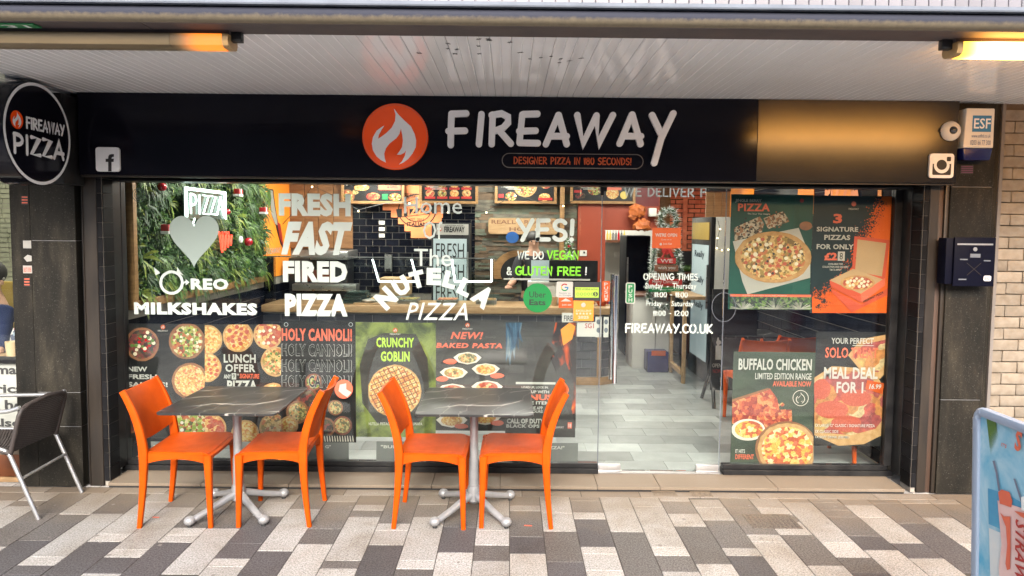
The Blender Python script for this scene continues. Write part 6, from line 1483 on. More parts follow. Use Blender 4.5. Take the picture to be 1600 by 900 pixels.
# things on the counter and behind
ov = thing('pizza_oven', g(530, 440, 8.7), 'grey steel pizza oven with hood behind the counter', 'oven')
x0, x1, z0, z1 = box_px((455, 388, 552, 470), 8.7); MB().box(x0, x1-.05, 8.6, 8.98, zc1-.1, z1-.12).build('body', 'black_metal', ov, bevel=.01); MB().box(x0+.3, x1, 8.45, 8.99, z1-.13, z1-.02).build('hood', 'steel', ov, bevel=.02); MB().box(x0+.1, x1+.1, 8.4, 8.59, zc1+.12, zc1+.2).build('shelf', 'steel', ov, bevel=.008)
MB().box(x0+.15, x1-.2, 8.59, 8.599, zc1+.22, zc1+.36).build('mouth', 'dark_sauce', ov)
for px, lab in ((543, 'stack of clear plastic tubs on the counter behind the word PIZZA'),):
    t = thing('container_stack', g(565, 470, 8.15), lab, 'food tubs')
    for i in range(4): x0, x1, _, _ = box_px((537, 460, 583, 470), 8.15); z_ = zc1+.013+.035*i; MB().box(x0+.02*i, x1-.02*i, 8.0, 8.25, z_, z_+.03).build('tub', 'acrylic', t, bevel=.01)
t = thing('bread_board', g(572, 474, 8.1), 'pale rolling board with dough lying on the counter', 'board')
q = g(572, 474, 8.05); MB().box(q.x-.12, q.x+.22, 7.92, 8.08, zc1+.013, zc1+.03).build('board', 'cardboard', t, bevel=.004); MB().ball((q.x+.04, 8.0, zc1+.05), .05, 10, (1.6, 1, .5)).build('dough', 'bowl_white', t)
for i, px in enumerate((590, 640, 700, 760)):
    q = g(px, 478, 8.2); t = thing('ingredient_tray', (q.x, 8.15, zc1+.013), ('steel ingredient tray on the counter left of the word NUTELLA', 'steel ingredient tray under the left light frame', 'steel ingredient tray between the light frames', 'steel ingredient tray under the right light frame')[i], 'tray', 'ingredient trays on the counter')
    MB().box(q.x-.12, q.x+.12, 8.05, 8.3, zc1+.013, zc1+.06).build('tray', 'steel', t, bevel=.006); MB().box(q.x-.11, q.x+.11, 8.06, 8.29, zc1+.061, zc1+.066).build('filling', ['food_cheese', 'food_salad', 'food_meat', 'food_veg'][i], t, smooth=0)
# fresh drinks fridge behind the counter
xk0, xk1, zk0, zk1 = box_px((674, 348, 734, 480), 8.55)
kf = thing('display_fridge', ((xk0+xk1)/2, 8.6, zc1-.3), 'black display fridge with lit FIREAWAY header and FRESH lettering', 'fridge')
MB().box(xk0, xk1, 8.55, 8.98, FZ, zk1).build('body', 'black_frame', kf, bevel=.01); rect((682, 350, 732, 367), 8.546, 'print_white', kf, 'header', .004); text('FIREAWAY', (694, 354, 726, 363), 8.543, 'print_black', kf, .03); text('DESIGNER PIZZA', (696, 351.3, 724, 353.3), 8.543, 'print_black', kf); disc(687, 358, 3.5, 3.5, 8.543, 'print_salmon', kf, 'emblem')
rect((677, 373, 729, 478), 8.545, 'screen_grey', kf, 'door_glass', .004)
for i in range(3): text('FRESH', (681, 380+33*i, 725, 403+33*i), 8.542, 'print_black', kf, .0)
MB().box(xk1-.03, xk1-.015, 8.50, 8.515, zk1-.75, zk1-.35).build('handle', 'steel', kf)
# wood sign, round fridge logo, monitors, till, sink tap, plants
ws = thing('wooden_sign', g(820, 366, 8.95), 'rounded wooden plaque reading REALLY REALLY HOT on the stone wall', 'sign')
rr_px((763, 341, 872, 366), 8.93, 'pale_wood', ws, 'board', .03, .2); text('REALLY REALLY', (768, 344, 866, 350), 8.928, 'dark_brown_wood', ws, .01); text('HOT', (796, 355, 830, 361), 8.928, 'dark_brown_wood', ws, .01)
pf = thing('pizza_picture_disc', g(812, 440, 8.9), 'large dark round oven mouth with stone rim behind the till', 'oven')
disc(810, 425, 40, 34, 8.95, 'frame_wood', pf, 'rim', thick=.04, clip=(765, 390, 850, 436)); disc(812, 426, 30, 26, 8.945, 'print_black', pf, 'mouth', clip=(780, 395, 845, 436))
bl = thing('blue_disc', g(797, 372, 8.7), 'plain blue disc in front of the stone wall beside the word YES', 'box'); disc(800.5, 371, 10, 9, 8.8, 'print_blue', bl, 'lid', thick=.08)  # thick blue disc standing in for a blue spot
def worker(px_, py_, Y, s=1.0):
    pass
mo = thing('till_monitor', g(920, 440, 8.0), 'black till monitor on the counter behind the words GLUTEN FREE', 'monitor')
rr_px((858, 407, 934, 441), 8.05, 'black_frame', mo, 'screen', .03, .05); MB().box(g(895, 440, 8.1).x-.03, g(895, 440, 8.1).x+.03, 8.07, 8.12, zc1+.013, g(895, 441, 8.1).z).build('stand', 'black_frame', mo); MB().box(g(895, 440, 8.1).x-.1, g(895, 440, 8.1).x+.1, 8.02, 8.18, zc1+.013, zc1+.026).build('base', 'black_frame', mo, bevel=.003)
pr_ = thing('receipt_printer', g(848, 445, 8.0), 'white receipt printer and paper behind the words GLUTEN FREE', 'printer')
rect((830, 407, 869, 440), 8.14, 'screen_grey', pr_, 'screen', .03); x0, x1, z0, z1 = box_px((825, 440, 880, 450), 8.1); MB().box(x0, x1, 8.1, 8.3, zc1+.013, z1).build('body', 'white_plastic', pr_, bevel=.01)
wk = thing('wall_shelf', g(830, 437, 8.2), 'white narrow shelf edge behind the till', 'shelf'); x0, x1, z0, z1 = box_px((787, 435.5, 922, 438), 8.0); MB().box(x0, x1, 8.0, 8.02, z0, z1).build('board', 'white_plastic', wk, smooth=0)
for px, lab, m_ in ((884, 'small brown cup on the counter beside the green sticker', 'cup'), (866, 'brown paper packet on the counter beside the green sticker', 'cardboard')):
    q = g(px, 478, 8.0); o = MB().lathe([(.03, 0), (.04, .1), (.038, .1)], (q.x, 8.0, zc1+.013), 14).build('paper_cup', m_); tag(o, lab, 'cup')
tr3 = thing('small_christmas_tree', g(885, 440, 8.2), 'small decorated green christmas tree on the counter by the till', 'christmas tree')
mb = MB(); mb2 = MB()
for _ in range(700):
    v = R_.random(); c = g(889, 432-v*60, 8.25); rr = .13*(1-v)+.01; q_ = R_.uniform(0, 6.28); c = c+Vector((rr*math.cos(q_)*R_.random(), rr*math.sin(q_)*R_.random(), 0)); d = Vector((R_.gauss(0, 1), R_.gauss(0, 1), R_.gauss(-.3, .6))).normalized()*.05; s_ = d.orthogonal().normalized()*.006
    (mb if _ % 4 else mb2).add([c-s_, c+d, c+s_], [(0, 1, 2)])
mb.build('needles', 'foliage', tr3, smooth=0, kind='stuff'); mb2.build('frost', 'snow_white', tr3, smooth=0, kind='stuff')
for px, py in ((884, 412), (893, 400), (888, 424), (889, 385)): MB().ball(g(px, py, 8.16), .018, 8).build('ornament', 'bauble_red' if px != 893 else 'snow_white', tr3)
ob_ = thing('orange_pot', g(940, 481, 8.1), 'round orange pot on the counter beside the orange PUSH sticker', 'pot'); q = g(940, 481, 8.05); MB().lathe([(.04, 0), (.06, .03), (.062, .09), (.045, .13)], (q.x, 8.05, zc1+.013), 16).build('body', 'print_orange', ob_); MB().lathe([(.047, .131), (.03, .145)], (q.x, 8.05, zc1+.013), 16).build('lid', 'dark_brown_wood', ob_)
for i, (px, mm, lab) in enumerate(((948, 'bauble_red', 'red topped sauce bottle standing at the end of the counter'), (953, 'print_bright_blue', 'blue bottle standing at the end of the counter'), (926, 'cardboard', 'brown sauce bottle behind the hygiene rating sticker'))):
    q = g(px, 470, 8.25); t = thing('sauce_bottle', (q.x, 8.25, zc1+.013), lab, 'bottle'); MB().lathe([(.026, 0), (.028, .02), (.028, .12), (.012, .16)], (q.x, 8.25, zc1+.013), 12).build('body', mm, t); MB().lathe([(.013, .161), (.007, .20)], (q.x, 8.25, zc1+.013), 10).build('cap', 'white_plastic', t)
pbx = thing('pizza_box_stack', g(600, 478, 8.4), 'stack of flat pizza boxes at the back of the counter under the left light frame', 'pizza boxes'); q = g(618, 478, 8.4)
for i in range(5): MB().box(q.x-.17+.008*(i % 2), q.x+.17, 8.28, 8.6, zc1+.08+.042*i, zc1+.12+.042*i).build('pizza_box', 'cardboard', pbx, bevel=.003, seg=1, smooth=0)
MB().box(q.x-.19, q.x+.19, 8.26, 8.62, zc1+.013, zc1+.078).build('steel_stand', 'steel', pbx, bevel=.004)
tp2 = thing('steel_tap', g(606, 430, 8.9), 'steel soap dispenser on the black tiled wall under the orange mural', 'dispenser'); rect((601, 398, 612, 424), 8.93, 'steel', tp2, 'body', .07); rect((603, 420, 610, 424), 8.926, 'black_metal', tp2, 'nozzle', .004)
sws = thing('switch_panel', g(596, 372, 8.99), 'column of white light switches on the black tiled back wall', 'light switches')
for k in range(3): rect((592, 345+10*k, 601, 351+10*k), 8.995, 'white_plastic', sws, 'switch', .01)
# menu boards
labs = ('menu board with burgers and sides, leftmost above the counter', 'menu board with rows of small pizzas above the orange mural', 'menu board with a large pizza above the stone wall', 'menu board above the door to the kitchen, rightmost')
for i, (a, b) in enumerate(((533, 632), (655, 747), (773, 870), (891, 993))):
    t = thing('menu_board', g((a+b)/2, 319, 8.9), labs[i], 'menu board', 'menu boards above the counter')
    x0, x1, z0, _ = box_px((a, 300, b, 318.5), 8.9); z1 = z0+.48
    for bx in ((x0, x1, z0, z0+.035), (x0, x1, z1-.035, z1), (x0, x0+.035, z0+.036, z1-.036), (x1-.035, x1, z0+.036, z1-.036)): MB().box(bx[0], bx[1], 8.89, 8.93, bx[2], bx[3]).build('frame', 'frame_wood', t, bevel=.003, seg=1)
    MB().box(x0+.036, x1-.036, 8.91, 8.925, z0+.036, z1-.036).build('sheet', 'poster_black', t, smooth=0)
    k = 0
    if i == 1:
        for r_ in range(2):
            for c_ in range(4):
                cx, cy_ = a+17+c_*19, 302-14*r_; disc(cx, cy_, 7, 6, 8.906, 'crust', t, 'pizza_picture'); disc(cx, cy_, 6, 5, 8.905, ['food_meat', 'food_salad', 'food_cheese', 'food_veg'][c_], t, 'topping'); rect((cx-8, cy_+5, cx+8, cy_+8.5), 8.904, 'print_red', t, 'name_bar')
    elif i == 2:
        disc(a+48, 291, 18, 17, 8.906, 'crust', t, 'pizza_picture'); disc(a+48, 291, 15.5, 14.5, 8.905, 'food_salad', t, 'topping'); disc(a+25, 307, 9, 7, 8.905, 'food_salad', t, 'dish_picture'); disc(a+78, 308, 9, 6, 8.905, 'food_cheese', t, 'dish_picture'); disc(a+80, 290, 7, 5, 8.905, 'food_meat', t, 'dish_picture'); rect((a+68, 309, a+90, 313), 8.904, 'print_red', t, 'name_bar')
        text('SHARERS & SNACKS', (a+10, 290, a+30, 293), 8.904, 'print_white', t); rect((a+6, 303, a+14, 309), 8.904, 'print_red', t, 'name_bar')
    elif i == 0:
        disc(a+9, 307, 12, 11, 8.906, 'bowl_brown', t, 'dish_picture', clip=(a+5, 285, b, 315)); disc(a+9, 307, 9, 9, 8.905, 'food_salad', t, 'topping', clip=(a+5, 285, b, 315)); disc(a+32, 293, 12, 5, 8.905, 'food_cheese', t, 'dish_picture'); disc(a+50, 307, 11, 6, 8.905, 'food_chicken', t, 'dish_picture'); disc(a+84, 308, 10, 6, 8.905, 'food_salad', t, 'dish_picture'); rect((a+58, 286, b-6, 297), 8.904, 'print_salmon', t, 'name_bar'); text('& GRILL', (a+72, 290, b-10, 294), 8.903, 'print_black', t, .02); disc(a+22, 300, 5, 4, 8.905, 'food_noodle', t, 'dish_picture'); rect((a+64, 303, a+73, 312), 8.905, 'push_green', t, 'dish_picture')
    else:
        disc(a+38, 295, 11, 10, 8.906, 'food_salad', t, 'dish_picture'); disc(a+16, 306, 8, 5, 8.905, 'food_dark', t, 'dish_picture'); disc(a+66, 302, 10, 9, 8.905, 'food_cheese', t, 'dish_picture'); disc(a+84, 305, 6, 6, 8.905, 'print_yellow', t, 'dish_picture'); rect((a+6, 297, a+18, 301), 8.904, 'print_red', t, 'name_bar'); rect((a+56, 292, a+80, 297), 8.904, 'print_salmon', t, 'name_bar')
    for j in range(5): rect((a+8+j*3, 287+2*j if i else 289, a+20+j*5, 288+2*j if i else 290), 8.9035, 'print_white', t, 'text_bar')
# fairy light garland
fg = thing('fairy_lights', g(700, 330, 8.7), 'dark wire garland of fairy lights strung across the back wall', 'fairy lights')
pts = [g(x, y, 8.7) for x, y in ((418, 372), (440, 352), (470, 320), (488, 290), (520, 305), (560, 328), (600, 318), (640, 316), (660, 330), (700, 330), (724, 327), (760, 330), (790, 312), (805, 304), (850, 318), (880, 320), (905, 310))]
MB().tube(pts, .004, 5).build('wire', 'black_metal', fg)
for i in range(1, len(pts), 2): MB().ball(pts[i]+Vector((0, -.01, -.015)), .011, 6).build('bulb', 'warm_bulb', fg)

# chalkboard a-frame inside and round sticker
cbk = thing('chalkboard_stand', g(1125, 640, 6.9), 'black standing chalkboard with white drawing inside right of the door', 'chalkboard')
x0, x1, z0, z1 = box_px((1112, 452, 1143, 610), 6.9)
MB().box(x0, x1+.25, 6.9, 6.93, z0, z1).build('board', 'print_black', cbk, bevel=.004)
for x in (x0+.03, x1+.2): MB().tube([(x, 6.91, z0+.02), (x, 6.86, FZ)], .018, 6).build('leg', 'black_frame', cbk); MB().tube([(x, 6.94, z0+.3), (x, 7.3, FZ)], .018, 6).build('leg', 'black_frame', cbk)
disc(1123, 535, 4, 3.5, 6.893, 'print_white', cbk, 'drawing'); rect((1118, 540, 1127, 562), 6.893, 'print_white', cbk, 'drawing'); disc(1122, 536, 2, 9, 6.894, 'print_white', cbk, 'drawing')
text('OPEN', (1113, 568, 1127, 574), 6.893, 'print_white', cbk); text('NOW', (1114, 577, 1127, 583), 6.893, 'print_red', cbk)
t = thing('window_sticker', g(1133, 503, V), 'faint round outline sticker near the hinge side of the door', 'sticker'); ring(1131, 480, 19, 23, .8, V, 'lead', t)

# ================================================================== ORANGE CHAIR builder (local: faces +x, centre of feet at origin)
def make_chair():
    t = thing('orange_chair', (0, 0, 0), '', 'chair'); W_ = .205
    def rear_curve(z):
        if z < .45: u = z/.45; return -.207+.034*math.sin(u*math.pi*.5)
        u = (z-.45)/.37; return -.173-.02*u-.095*u*u
    # seat shell
    mb = MB(); nu, nv = 12, 10; top = []; bot = []
    for i in range(nu+1):
        u = i/nu; x = -.175+.40*u; hw = .198+.014*u
        for j in range(nv+1):
            v = j/nv*2-1; z = .452-.012*(1-v*v)*math.sin(math.pi*min(1, u*1.1))-.0*u
            if u > .86: z -= .02*((u-.86)/.14)**2
            z += .006*(v*v)
            top.append((x-.012*abs(v)**6*(1 if u > .9 else 0), v*hw, z)); bot.append((x-.004, v*(hw-.002), z-.018))
    n = nv+1; k = len(top); fs = []
    for i in range(nu):
        for j in range(nv): a = i*n+j; fs.append((a, a+1, a+n+1, a+n)); fs.append((k+a, k+a+n, k+a+n+1, k+a+1))
    for j in range(nv): fs.append((j, k+j, k+j+1, j+1)); a = nu*n+j; fs.append((a, a+1, k+a+1, k+a))
    for i in range(nu): a = i*n; fs.append((a, a+n, k+a+n, k+a)); b = a+nv; fs.append((b, k+b, k+b+n, b+n))
    mb.add(top+bot, fs); mb.build('seat', 'orange_plastic', t, smooth=50)
    # side and cross aprons with arched lower edge
    for s_ in (-1, 1):
        y0 = s_*(W_-.012); pts = []
        for i in range(13): u = i/12; pts.append((-.18+.385*u, 0, .449))
        for i in range(13): u = 1-i/12; pts.append((-.18+.385*u, 0, .372+.042*math.sin(math.pi*u)**.6))
        mb = MB(); mb.prism([(x, y0-.012, z) for x, _, z in pts], (0, .024, 0)); mb.build('side_apron', 'orange_plastic', t, bevel=.003, smooth=50)
    for xx, nm in ((.195, 'front_apron'), (-.172, 'rear_apron')):
        pts = [(-.18+.36*i/12, .446) for i in range(13)]+[(.18-.36*i/12, .378+.045*math.sin(math.pi*i/12)**.6) for i in range(13)]
        mb = MB(); mb.prism([(xx-.012, a, b) for a, b in pts], (.024, 0, 0)); mb.build(nm, 'orange_plastic', t, bevel=.003, smooth=50)
    # front legs
    for s_ in (-1, 1):
        rg = []
        for u in (0, .1, .3, .5, .7, .85, 1):
            z = .44*u; h = .0135+.0105*u**1.4; rg.append(rrect((.207+.004*(1-u)-.006*u, s_*(W_-.002*u), z), (1, 0, 0), (0, 1, 0), h, h, .45))
        MB().loft(rg).build('front_leg', 'orange_plastic', t, smooth=50)
        rg = []
        for i in range(19):
            z = .822*i/18; x = rear_curve(z); z2 = z+.01; dx = rear_curve(z2)-x; tan = Vector((dx, 0, .01)).normalized(); ax = Vector((tan.z, 0, -tan.x))
            if z < .45: a = .0135+.0125*(z/.45)**1.3
            else: a = .026-.008*((z-.45)/.37)
            b = .0135+.0035*min(1, z/.45) if z < .45 else .017-.005*((z-.45)/.37)
            rg.append(rrect((x, s_*(W_-.004*(z > .45)*(z-.45)/.37), z), ax, (0, 1, 0), a, b, .45))
        MB().loft(rg).build('rear_leg', 'orange_plastic', t, smooth=50)
    # back panel
    mb = MB(); F_ = []; B_ = []; nz, ny = 12, 12
    for i in range(nz+1):
        u = i/nz
        for j in range(ny+1):
            v = j/ny*2-1; zlo = .535-.03*(1-v*v); zhi = .818-.012*(1-v*v)+.0*abs(v); z = zlo+(zhi-zlo)*u
            x = rear_curve(z)-.036*(1-v*v)-.002; F_.append((x+.016, v*(W_-.008), z)); B_.append((x+.003, v*(W_-.008), z))
    n = ny+1; k = len(F_); fs = []
    for i in range(nz):
        for j in range(ny): a = i*n+j; fs.append((a, a+n, a+n+1, a+1)); fs.append((k+a, k+a+1, k+a+n+1, k+a+n))
    for j in range(ny): fs.append((j, j+1, k+j+1, k+j)); a = nz*n+j; fs.append((a, k+a, k+a+1, a+1))
    for i in range(nz): a = i*n; fs.append((a, k+a, k+a+n, a+n)); b = a+ny; fs.append((b, b+n, k+b+n, k+b))
    mb.add(F_+B_, fs); mb.build('backrest', 'orange_plastic', t, smooth=50)
    for s_ in (-1, 1):
        for xx in (.207, -.205): MB().lathe([(.011, -.001), (.013, .003)], (xx+(.004 if xx > 0 else 0), s_*W_, 0), 10).build('foot_pad', 'black_rubber', t)
    return t
chair0 = make_chair(); placed = []
def place_chair(x, y, rz, label, group, z=0):
    o = chair0 if not placed else dup(chair0); placed.append(o)
    o.location = (x, y, z); o.rotation_euler = (0, 0, rad(rz)); o['label'] = label; o['group'] = group; return o
G1 = 'orange chairs at the pavement tables'
place_chair(-1.980, 4.290, 1.5, 'orange plastic chair facing right, leftmost at the left table', G1)
place_chair(-1.398, 4.312, 182.0, 'orange plastic chair facing left on the right side of the left table', G1)
place_chair(-.468, 4.302, -.8, 'orange plastic chair facing right on the left side of the right table', G1)
place_chair(.060, 4.320, 179.2, 'orange plastic chair facing left, rightmost at the right table', G1)
G2 = 'orange chairs inside the shop'
place_chair(2.42, 5.42, 90, 'orange chair just inside the window with its legs showing below the meal deal poster', G2, FZ)
place_chair(2.25, 6.35, 88, 'orange chair inside seen above the buffalo chicken poster, nearer the door', G2, FZ)
place_chair(2.62, 6.55, 93, 'orange chair inside farther right above the buffalo chicken poster', G2, FZ)
place_chair(2.62, 7.5, 180, 'orange chair inside behind the two others near the right wall', G2, FZ)
it = thing('indoor_table', (2.4, 7.1, FZ), 'small dark table inside the shop near the right wall', 'table')
MB().box(2.08, 2.72, 6.85, 7.35, .735, .755).build('top', 'dark_marble', it, bevel=.004); MB().lathe([(.03, FZ), (.025, .73)], (2.4, 7.1, 0), 16).build('column', 'black_metal', it); MB().lathe([(.2, FZ), (.19, FZ+.015), (.03, FZ+.03)], (2.4, 7.1, 0), 24).build('base', 'black_metal', it)
# logo on indoor chair backs
bkl = thing('red_wall_picture', RW(1160, 500), 'red swirl picture on the right interior wall above the orange chairs', 'picture'); q = g(1162, 500, 7.4)
disc(1153, 500, 10, 20, 7.6, 'print_red', bkl, 'disc', clip=(1143, 484, 1166, 522), thick=.01); ring(1150, 500, 14, 20, 3, 7.595, 'print_white', bkl, 'swirl', 20, -60, 60)

# ================================================================== PAVEMENT TABLES
def make_table(x, y, rz, label, bx, by, ba):
    t = thing('pavement_table', (x, y, 0), label, 'table', 'tables on the pavement'); H = .742; a = .338
    mb = MB(); mb.loft([rrect((x, y, z), (1, 0, 0), (0, 1, 0), a-d, a-d, .09, 5) for z, d in ((H-.013, .003), (H-.011, 0), (H-.0015, 0), (H, .0015))]); mb.build('tabletop', 'dark_marble', t, smooth=40)
    MB().box(bx-.16, bx+.16, by-.16, by+.16, H-.024, H-.0135).build('mounting_plate', 'black_metal', t, bevel=.003)
    MB().lathe([(.045, H-.03), (.045, H-.05), (.027, H-.06), (.025, H-.3), (.0255, .36), (.030, .34), (.033, .16)], (bx, by, 0), 24).build('column', 'painted_silver', t, smooth=50)
    MB().lathe([(.036, .175), (.042, .15), (.044, .085), (.03, .07)], (bx, by, 0), 20).build('hub', 'painted_silver', t)
    for q_ in ba:
        d = Vector((q_[0]-bx, q_[1]-by, 0)); L_ = d.length; d.normalize(); s_ = Vector((-d.y, d.x, 0)); c = Vector((bx, by, 0)); rg = []
        for u, z, h, w_ in ((.02, .125, .026, .022), (.25, .105, .023, .021), (.6, .068, .019, .020), (.9, .042, .017, .019), (1.0, .036, .016, .018)):
            rg.append(rrect(c+d*(L_*u)+Vector((0, 0, z)), s_, (0, 0, 1), w_, h, .8, 4))
        ar = MB().loft(rg).build('foot_arm', 'painted_silver', t, smooth=60)
        MB().ball(c+d*(L_*1.02)+Vector((0, 0, .038)), .033, 16, (1, 1, .85)).build('end_knob', 'painted_silver', ar)
        MB().lathe([(.014, .0), (.012, .015)], c+d*(L_*1.02), 12).build('glide', 'black_rubber', ar)
    return t
make_table(-1.645, 4.232, 0, 'square dark marble topped table, left one on the pavement', -1.69, 4.33, ((-1.888, 4.10), (-1.465, 4.125), (-1.481, 4.545), (-1.92, 4.535)))
make_table(-.192, 4.252, 0, 'square dark marble topped table, right one on the pavement', -.212, 4.34, ((-.428, 4.116), (-.008, 4.12), (.015, 4.545), (-.419, 4.565)))

# ================================================================== WICKER ARMCHAIR at left
wa = thing('wicker_armchair', (-3.12, 4.3, 0), 'aluminium armchair with brown wicker seat and back at the left edge', 'chair')
def tb(pts, r, nm, m='light_metal', sm=60): 
    mb = MB(); P = [Vector(p) for p in pts]; Q = [P[0]]
    for i in range(1, len(P)-1):      # round the corners
        a, b, c = P[i-1], P[i], P[i+1]; d1 = (a-b); d2 = (c-b); k = min(.05, d1.length*.4, d2.length*.4)
        p0, p1 = b+d1.normalized()*k, b+d2.normalized()*k; Q += [p0, (p0+p1)/4+b/2, p1]
    Q.append(P[-1]); mb.tube(Q, r, 12); return mb.build(nm, m, wa, smooth=sm)
y0, y1 = 4.185, 4.62
XB = -2.99   # seat rear
for y, nm in ((y0, 'near'), (y1, 'far')):
    tb([(XB+.14, y, .0), (XB-.03, y, .42), (XB-.10, y, .44)], .0125, 'rear_leg')
    tb([(XB-.50, y-.0, .0), (XB-.50, y, .635), (XB-.40, y, .655), (XB-.02, y, .665), (XB+.05, y, .69)], .0125, 'arm_tube')
tb([(XB+.04, y0+.02, .25), (XB+.05, y1-.02, .27)], .009, 'cross_bar'); tb([(XB-.08, y0+.0, .43), (XB-.50, y0, .43)], .0125, 'seat_rail'); tb([(XB-.08, y1, .43), (XB-.50, y1, .43)], .0125, 'seat_rail')
tb([(XB-.02, y0+.005, .40), (XB+.055, y0, .685), (XB+.075, (y0+y1)/2, .715), (XB+.055, y1, .685), (XB-.02, y1-.005, .40)], .014, 'back_frame', 'wicker')
def weave(fn, nu, nv, nm, r=.004):
    mb = MB()
    for j in range(nv+1):
        v = j/nv; pts = [fn(i/24, v)+Vector((0, 0, 0))+fnn(i, j) for i in range(25)]; mb.tube(pts, r, 4)
    for i in range(nu+1):
        u = i/nu; mb.tube([fn(u, j/6) for j in range(7)], r*.7, 4)
    return mb.build(nm, 'wicker', wa, smooth=0, kind='stuff')
fnn = lambda i, j: Vector((.002*(1 if (i+j) % 2 else -1), 0, .001))
weave(lambda u, v: Vector((XB-.02+.078*v+.018*math.sin(math.pi*u)*v, y0+.006+(y1-y0-.012)*u, .41+.275*v+.03*math.sin(math.pi*u)*v)), 26, 44, 'woven_back', .0042)
fnn = lambda i, j: Vector((0, 0, .002*(1 if (i+j) % 2 else -1)))
weave(lambda u, v: Vector((XB-.04-.46*v, y0+.006+(y1-y0-.012)*u, .43-.02*math.sin(math.pi*u))), 26, 50, 'woven_seat', .0045)
MB().tube([(XB-.02, y0-.002, .41), (XB-.1, y0-.002, .43), (XB-.5, y0-.002, .43)], .014, 8).build('woven_edge', 'wicker', wa)

# ================================================================== A-BOARD lower right
ab = thing('pavement_sign_board', (1.93, 2.5, 0), 'blue framed pavement sign with strawberry milkshake poster at the right edge', 'sign board')
XA = 1.905; yF, yN = 2.82, 2.20
def AP(px, py, off=0):
    d = ray(px, py); v = CC+d*((XA-off)/d.x); return v
zt = 1.10
sec = lambda a: a
for (pa, pb, nm) in (((yF, .06), (yF, zt-.05), 'side_rail'), ((yN, .06), (yN, zt-.05), 'side_rail'), ((yF-.035, zt-.018), (yN+.035, zt-.018), 'top_rail'), ((yF-.035, .07), (yN+.035, .07), 'bottom_rail')):
    if pa[0] == pb[0]: rg = [rrect((XA, pa[0]-(.018 if pa[0] == yF else -.018), z), (1, 0, 0), (0, 1, 0), .016, .018, .4) for z in (pa[1], pb[1])]
    else: rg = [rrect((XA, y, pa[1]), (1, 0, 0), (0, 0, 1), .016, .018, .4) for y in (pa[0]-.015, pb[0]+.015)]
    MB().loft(rg).build(nm, 'alu_frame', ab, smooth=40)
for y, s_ in ((yF-.05, 1), (yN+.05, -1)):
    mb = MB(); pts = [(XA, y+s_*.032*math.sin(q), zt-.05+.032*math.cos(q)) for q in [math.pi/2*i/8 for i in range(9)]]; mb.tube(pts, .0185, 10); mb.build('corner', 'alu_frame', ab)
MB().loft([[(XA+.36, yN, .02), (XA+.36, yF, .02), (XA+.385, yF, .02), (XA+.385, yN, .02)], [(XA+.02, yN, zt-.03), (XA+.02, yF, zt-.03), (XA+.045, yF, zt-.03), (XA+.045, yN, zt-.03)]]).build('rear_leaf', 'alu_frame', ab, bevel=.006)
MB().box(XA-.004, XA+.01, yN+.03, yF-.03, .08, zt-.03).build('sheet', 'sky_print', ab, smooth=0)
for y in (yF-.02, yN+.02): MB().box(XA-.02, XA+.03, y-.015, y+.015, 0, .05).build('foot', 'alu_frame', ab, bevel=.005)
def apoly(pts, m, nm, lay=1):
    P = []
    for px, py in pts:
        q = AP(px, py, .004+.0015*lay); P.append(Vector((XA-.004-.0015*lay, q.y, q.z)))
    return MB().prism(P, (0, 0, 0)).build(nm, m, ab, smooth=0)
blotch('sea_print', (.05, .28, .48), (.12, .42, .60), 2); blotch('shake_print', (.75, .45, .42), (.80, .60, .55), 5); blotch('sand_print', (.68, .70, .68), (.55, .66, .70), 3)
apoly([(1538, 762), (1570, 772), (1600, 790), (1600, 848), (1570, 832), (1537, 818)], 'sea_print', 'sea'); apoly([(1537, 824), (1570, 838), (1600, 852), (1600, 910), (1536, 910)], 'sand_print', 'sand')
for i in range(14):
    x1_ = 1541+i*1.4; apoly([(1540+i*.9, 648), (1542+i*.9, 648), (x1_+4-i*.4, 712-i*2.2)], 'foliage', 'palm_leaf', 1+i*.1)
mat('straw_grey', (.12, .14, .20), .5)
apoly([(1547, 719), (1550.5, 719), (1554, 735), (1557.5, 766), (1554.5, 766), (1551, 737)], 'straw_grey', 'straw', 3); apoly([(1579, 747), (1582, 747), (1593, 785), (1590, 786)], 'straw_grey', 'straw', 3)
apoly([(1554, 768), (1560, 764), (1572, 768), (1576, 782), (1574, 792), (1556, 786)], 'print_salmon', 'strawberry', 4)
apoly([(1552.5, 781), (1575, 788), (1600, 796), (1600, 910), (1550, 910), (1550, 885), (1556, 850)], 'shake_print', 'milkshake_glass', 3)
apoly([(1556, 800), (1562, 806), (1572, 806), (1570, 860), (1568, 888), (1563, 890), (1561, 880), (1565, 850), (1564, 822)], 'print_salmon', 'syrup_run', 5); apoly([(1578, 797), (1600, 802), (1600, 812), (1588, 806)], 'print_salmon', 'syrup_run', 5)
apoly([(1590, 776), (1600, 772), (1600, 800), (1590, 796)], 'snow_white', 'cream', 5)
def atext(txt, b, m, lay, bold=.02, rot=False):   # b: px box of the far-left top and near-right bottom
    vs, fs = text_geo(txt, bold, .2); p0 = AP(b[0], b[3]); p1 = AP(b[2], b[3]); z0 = p0.z; z1 = AP(b[0], b[1]).z; out = []
    for u, v in vs:
        if rot: yy = p0.y+(p1.y-p0.y)*v; zz = z1+(z0-z1)*u
        else: yy = p0.y+(p1.y-p0.y)*u; zz = z0+(z1-z0)*v
        out.append(Vector((XA-.004-.0015*lay, yy, zz)))
    MB().add(out, fs).build('lettering', m, ab, smooth=0)
atext('S', (1588, 668, 1600, 702), 'print_salmon', 6, .04)
atext('STRAWBERRY', (1575, 803, 1592, 985), 'print_red', 6, .02, True)
atext('IT\'S', (1567, 690, 1576, 696), 'print_salmon', 6)

ab.rotation_euler = (0, rad(-2.4), 0); ab.location.x += .047
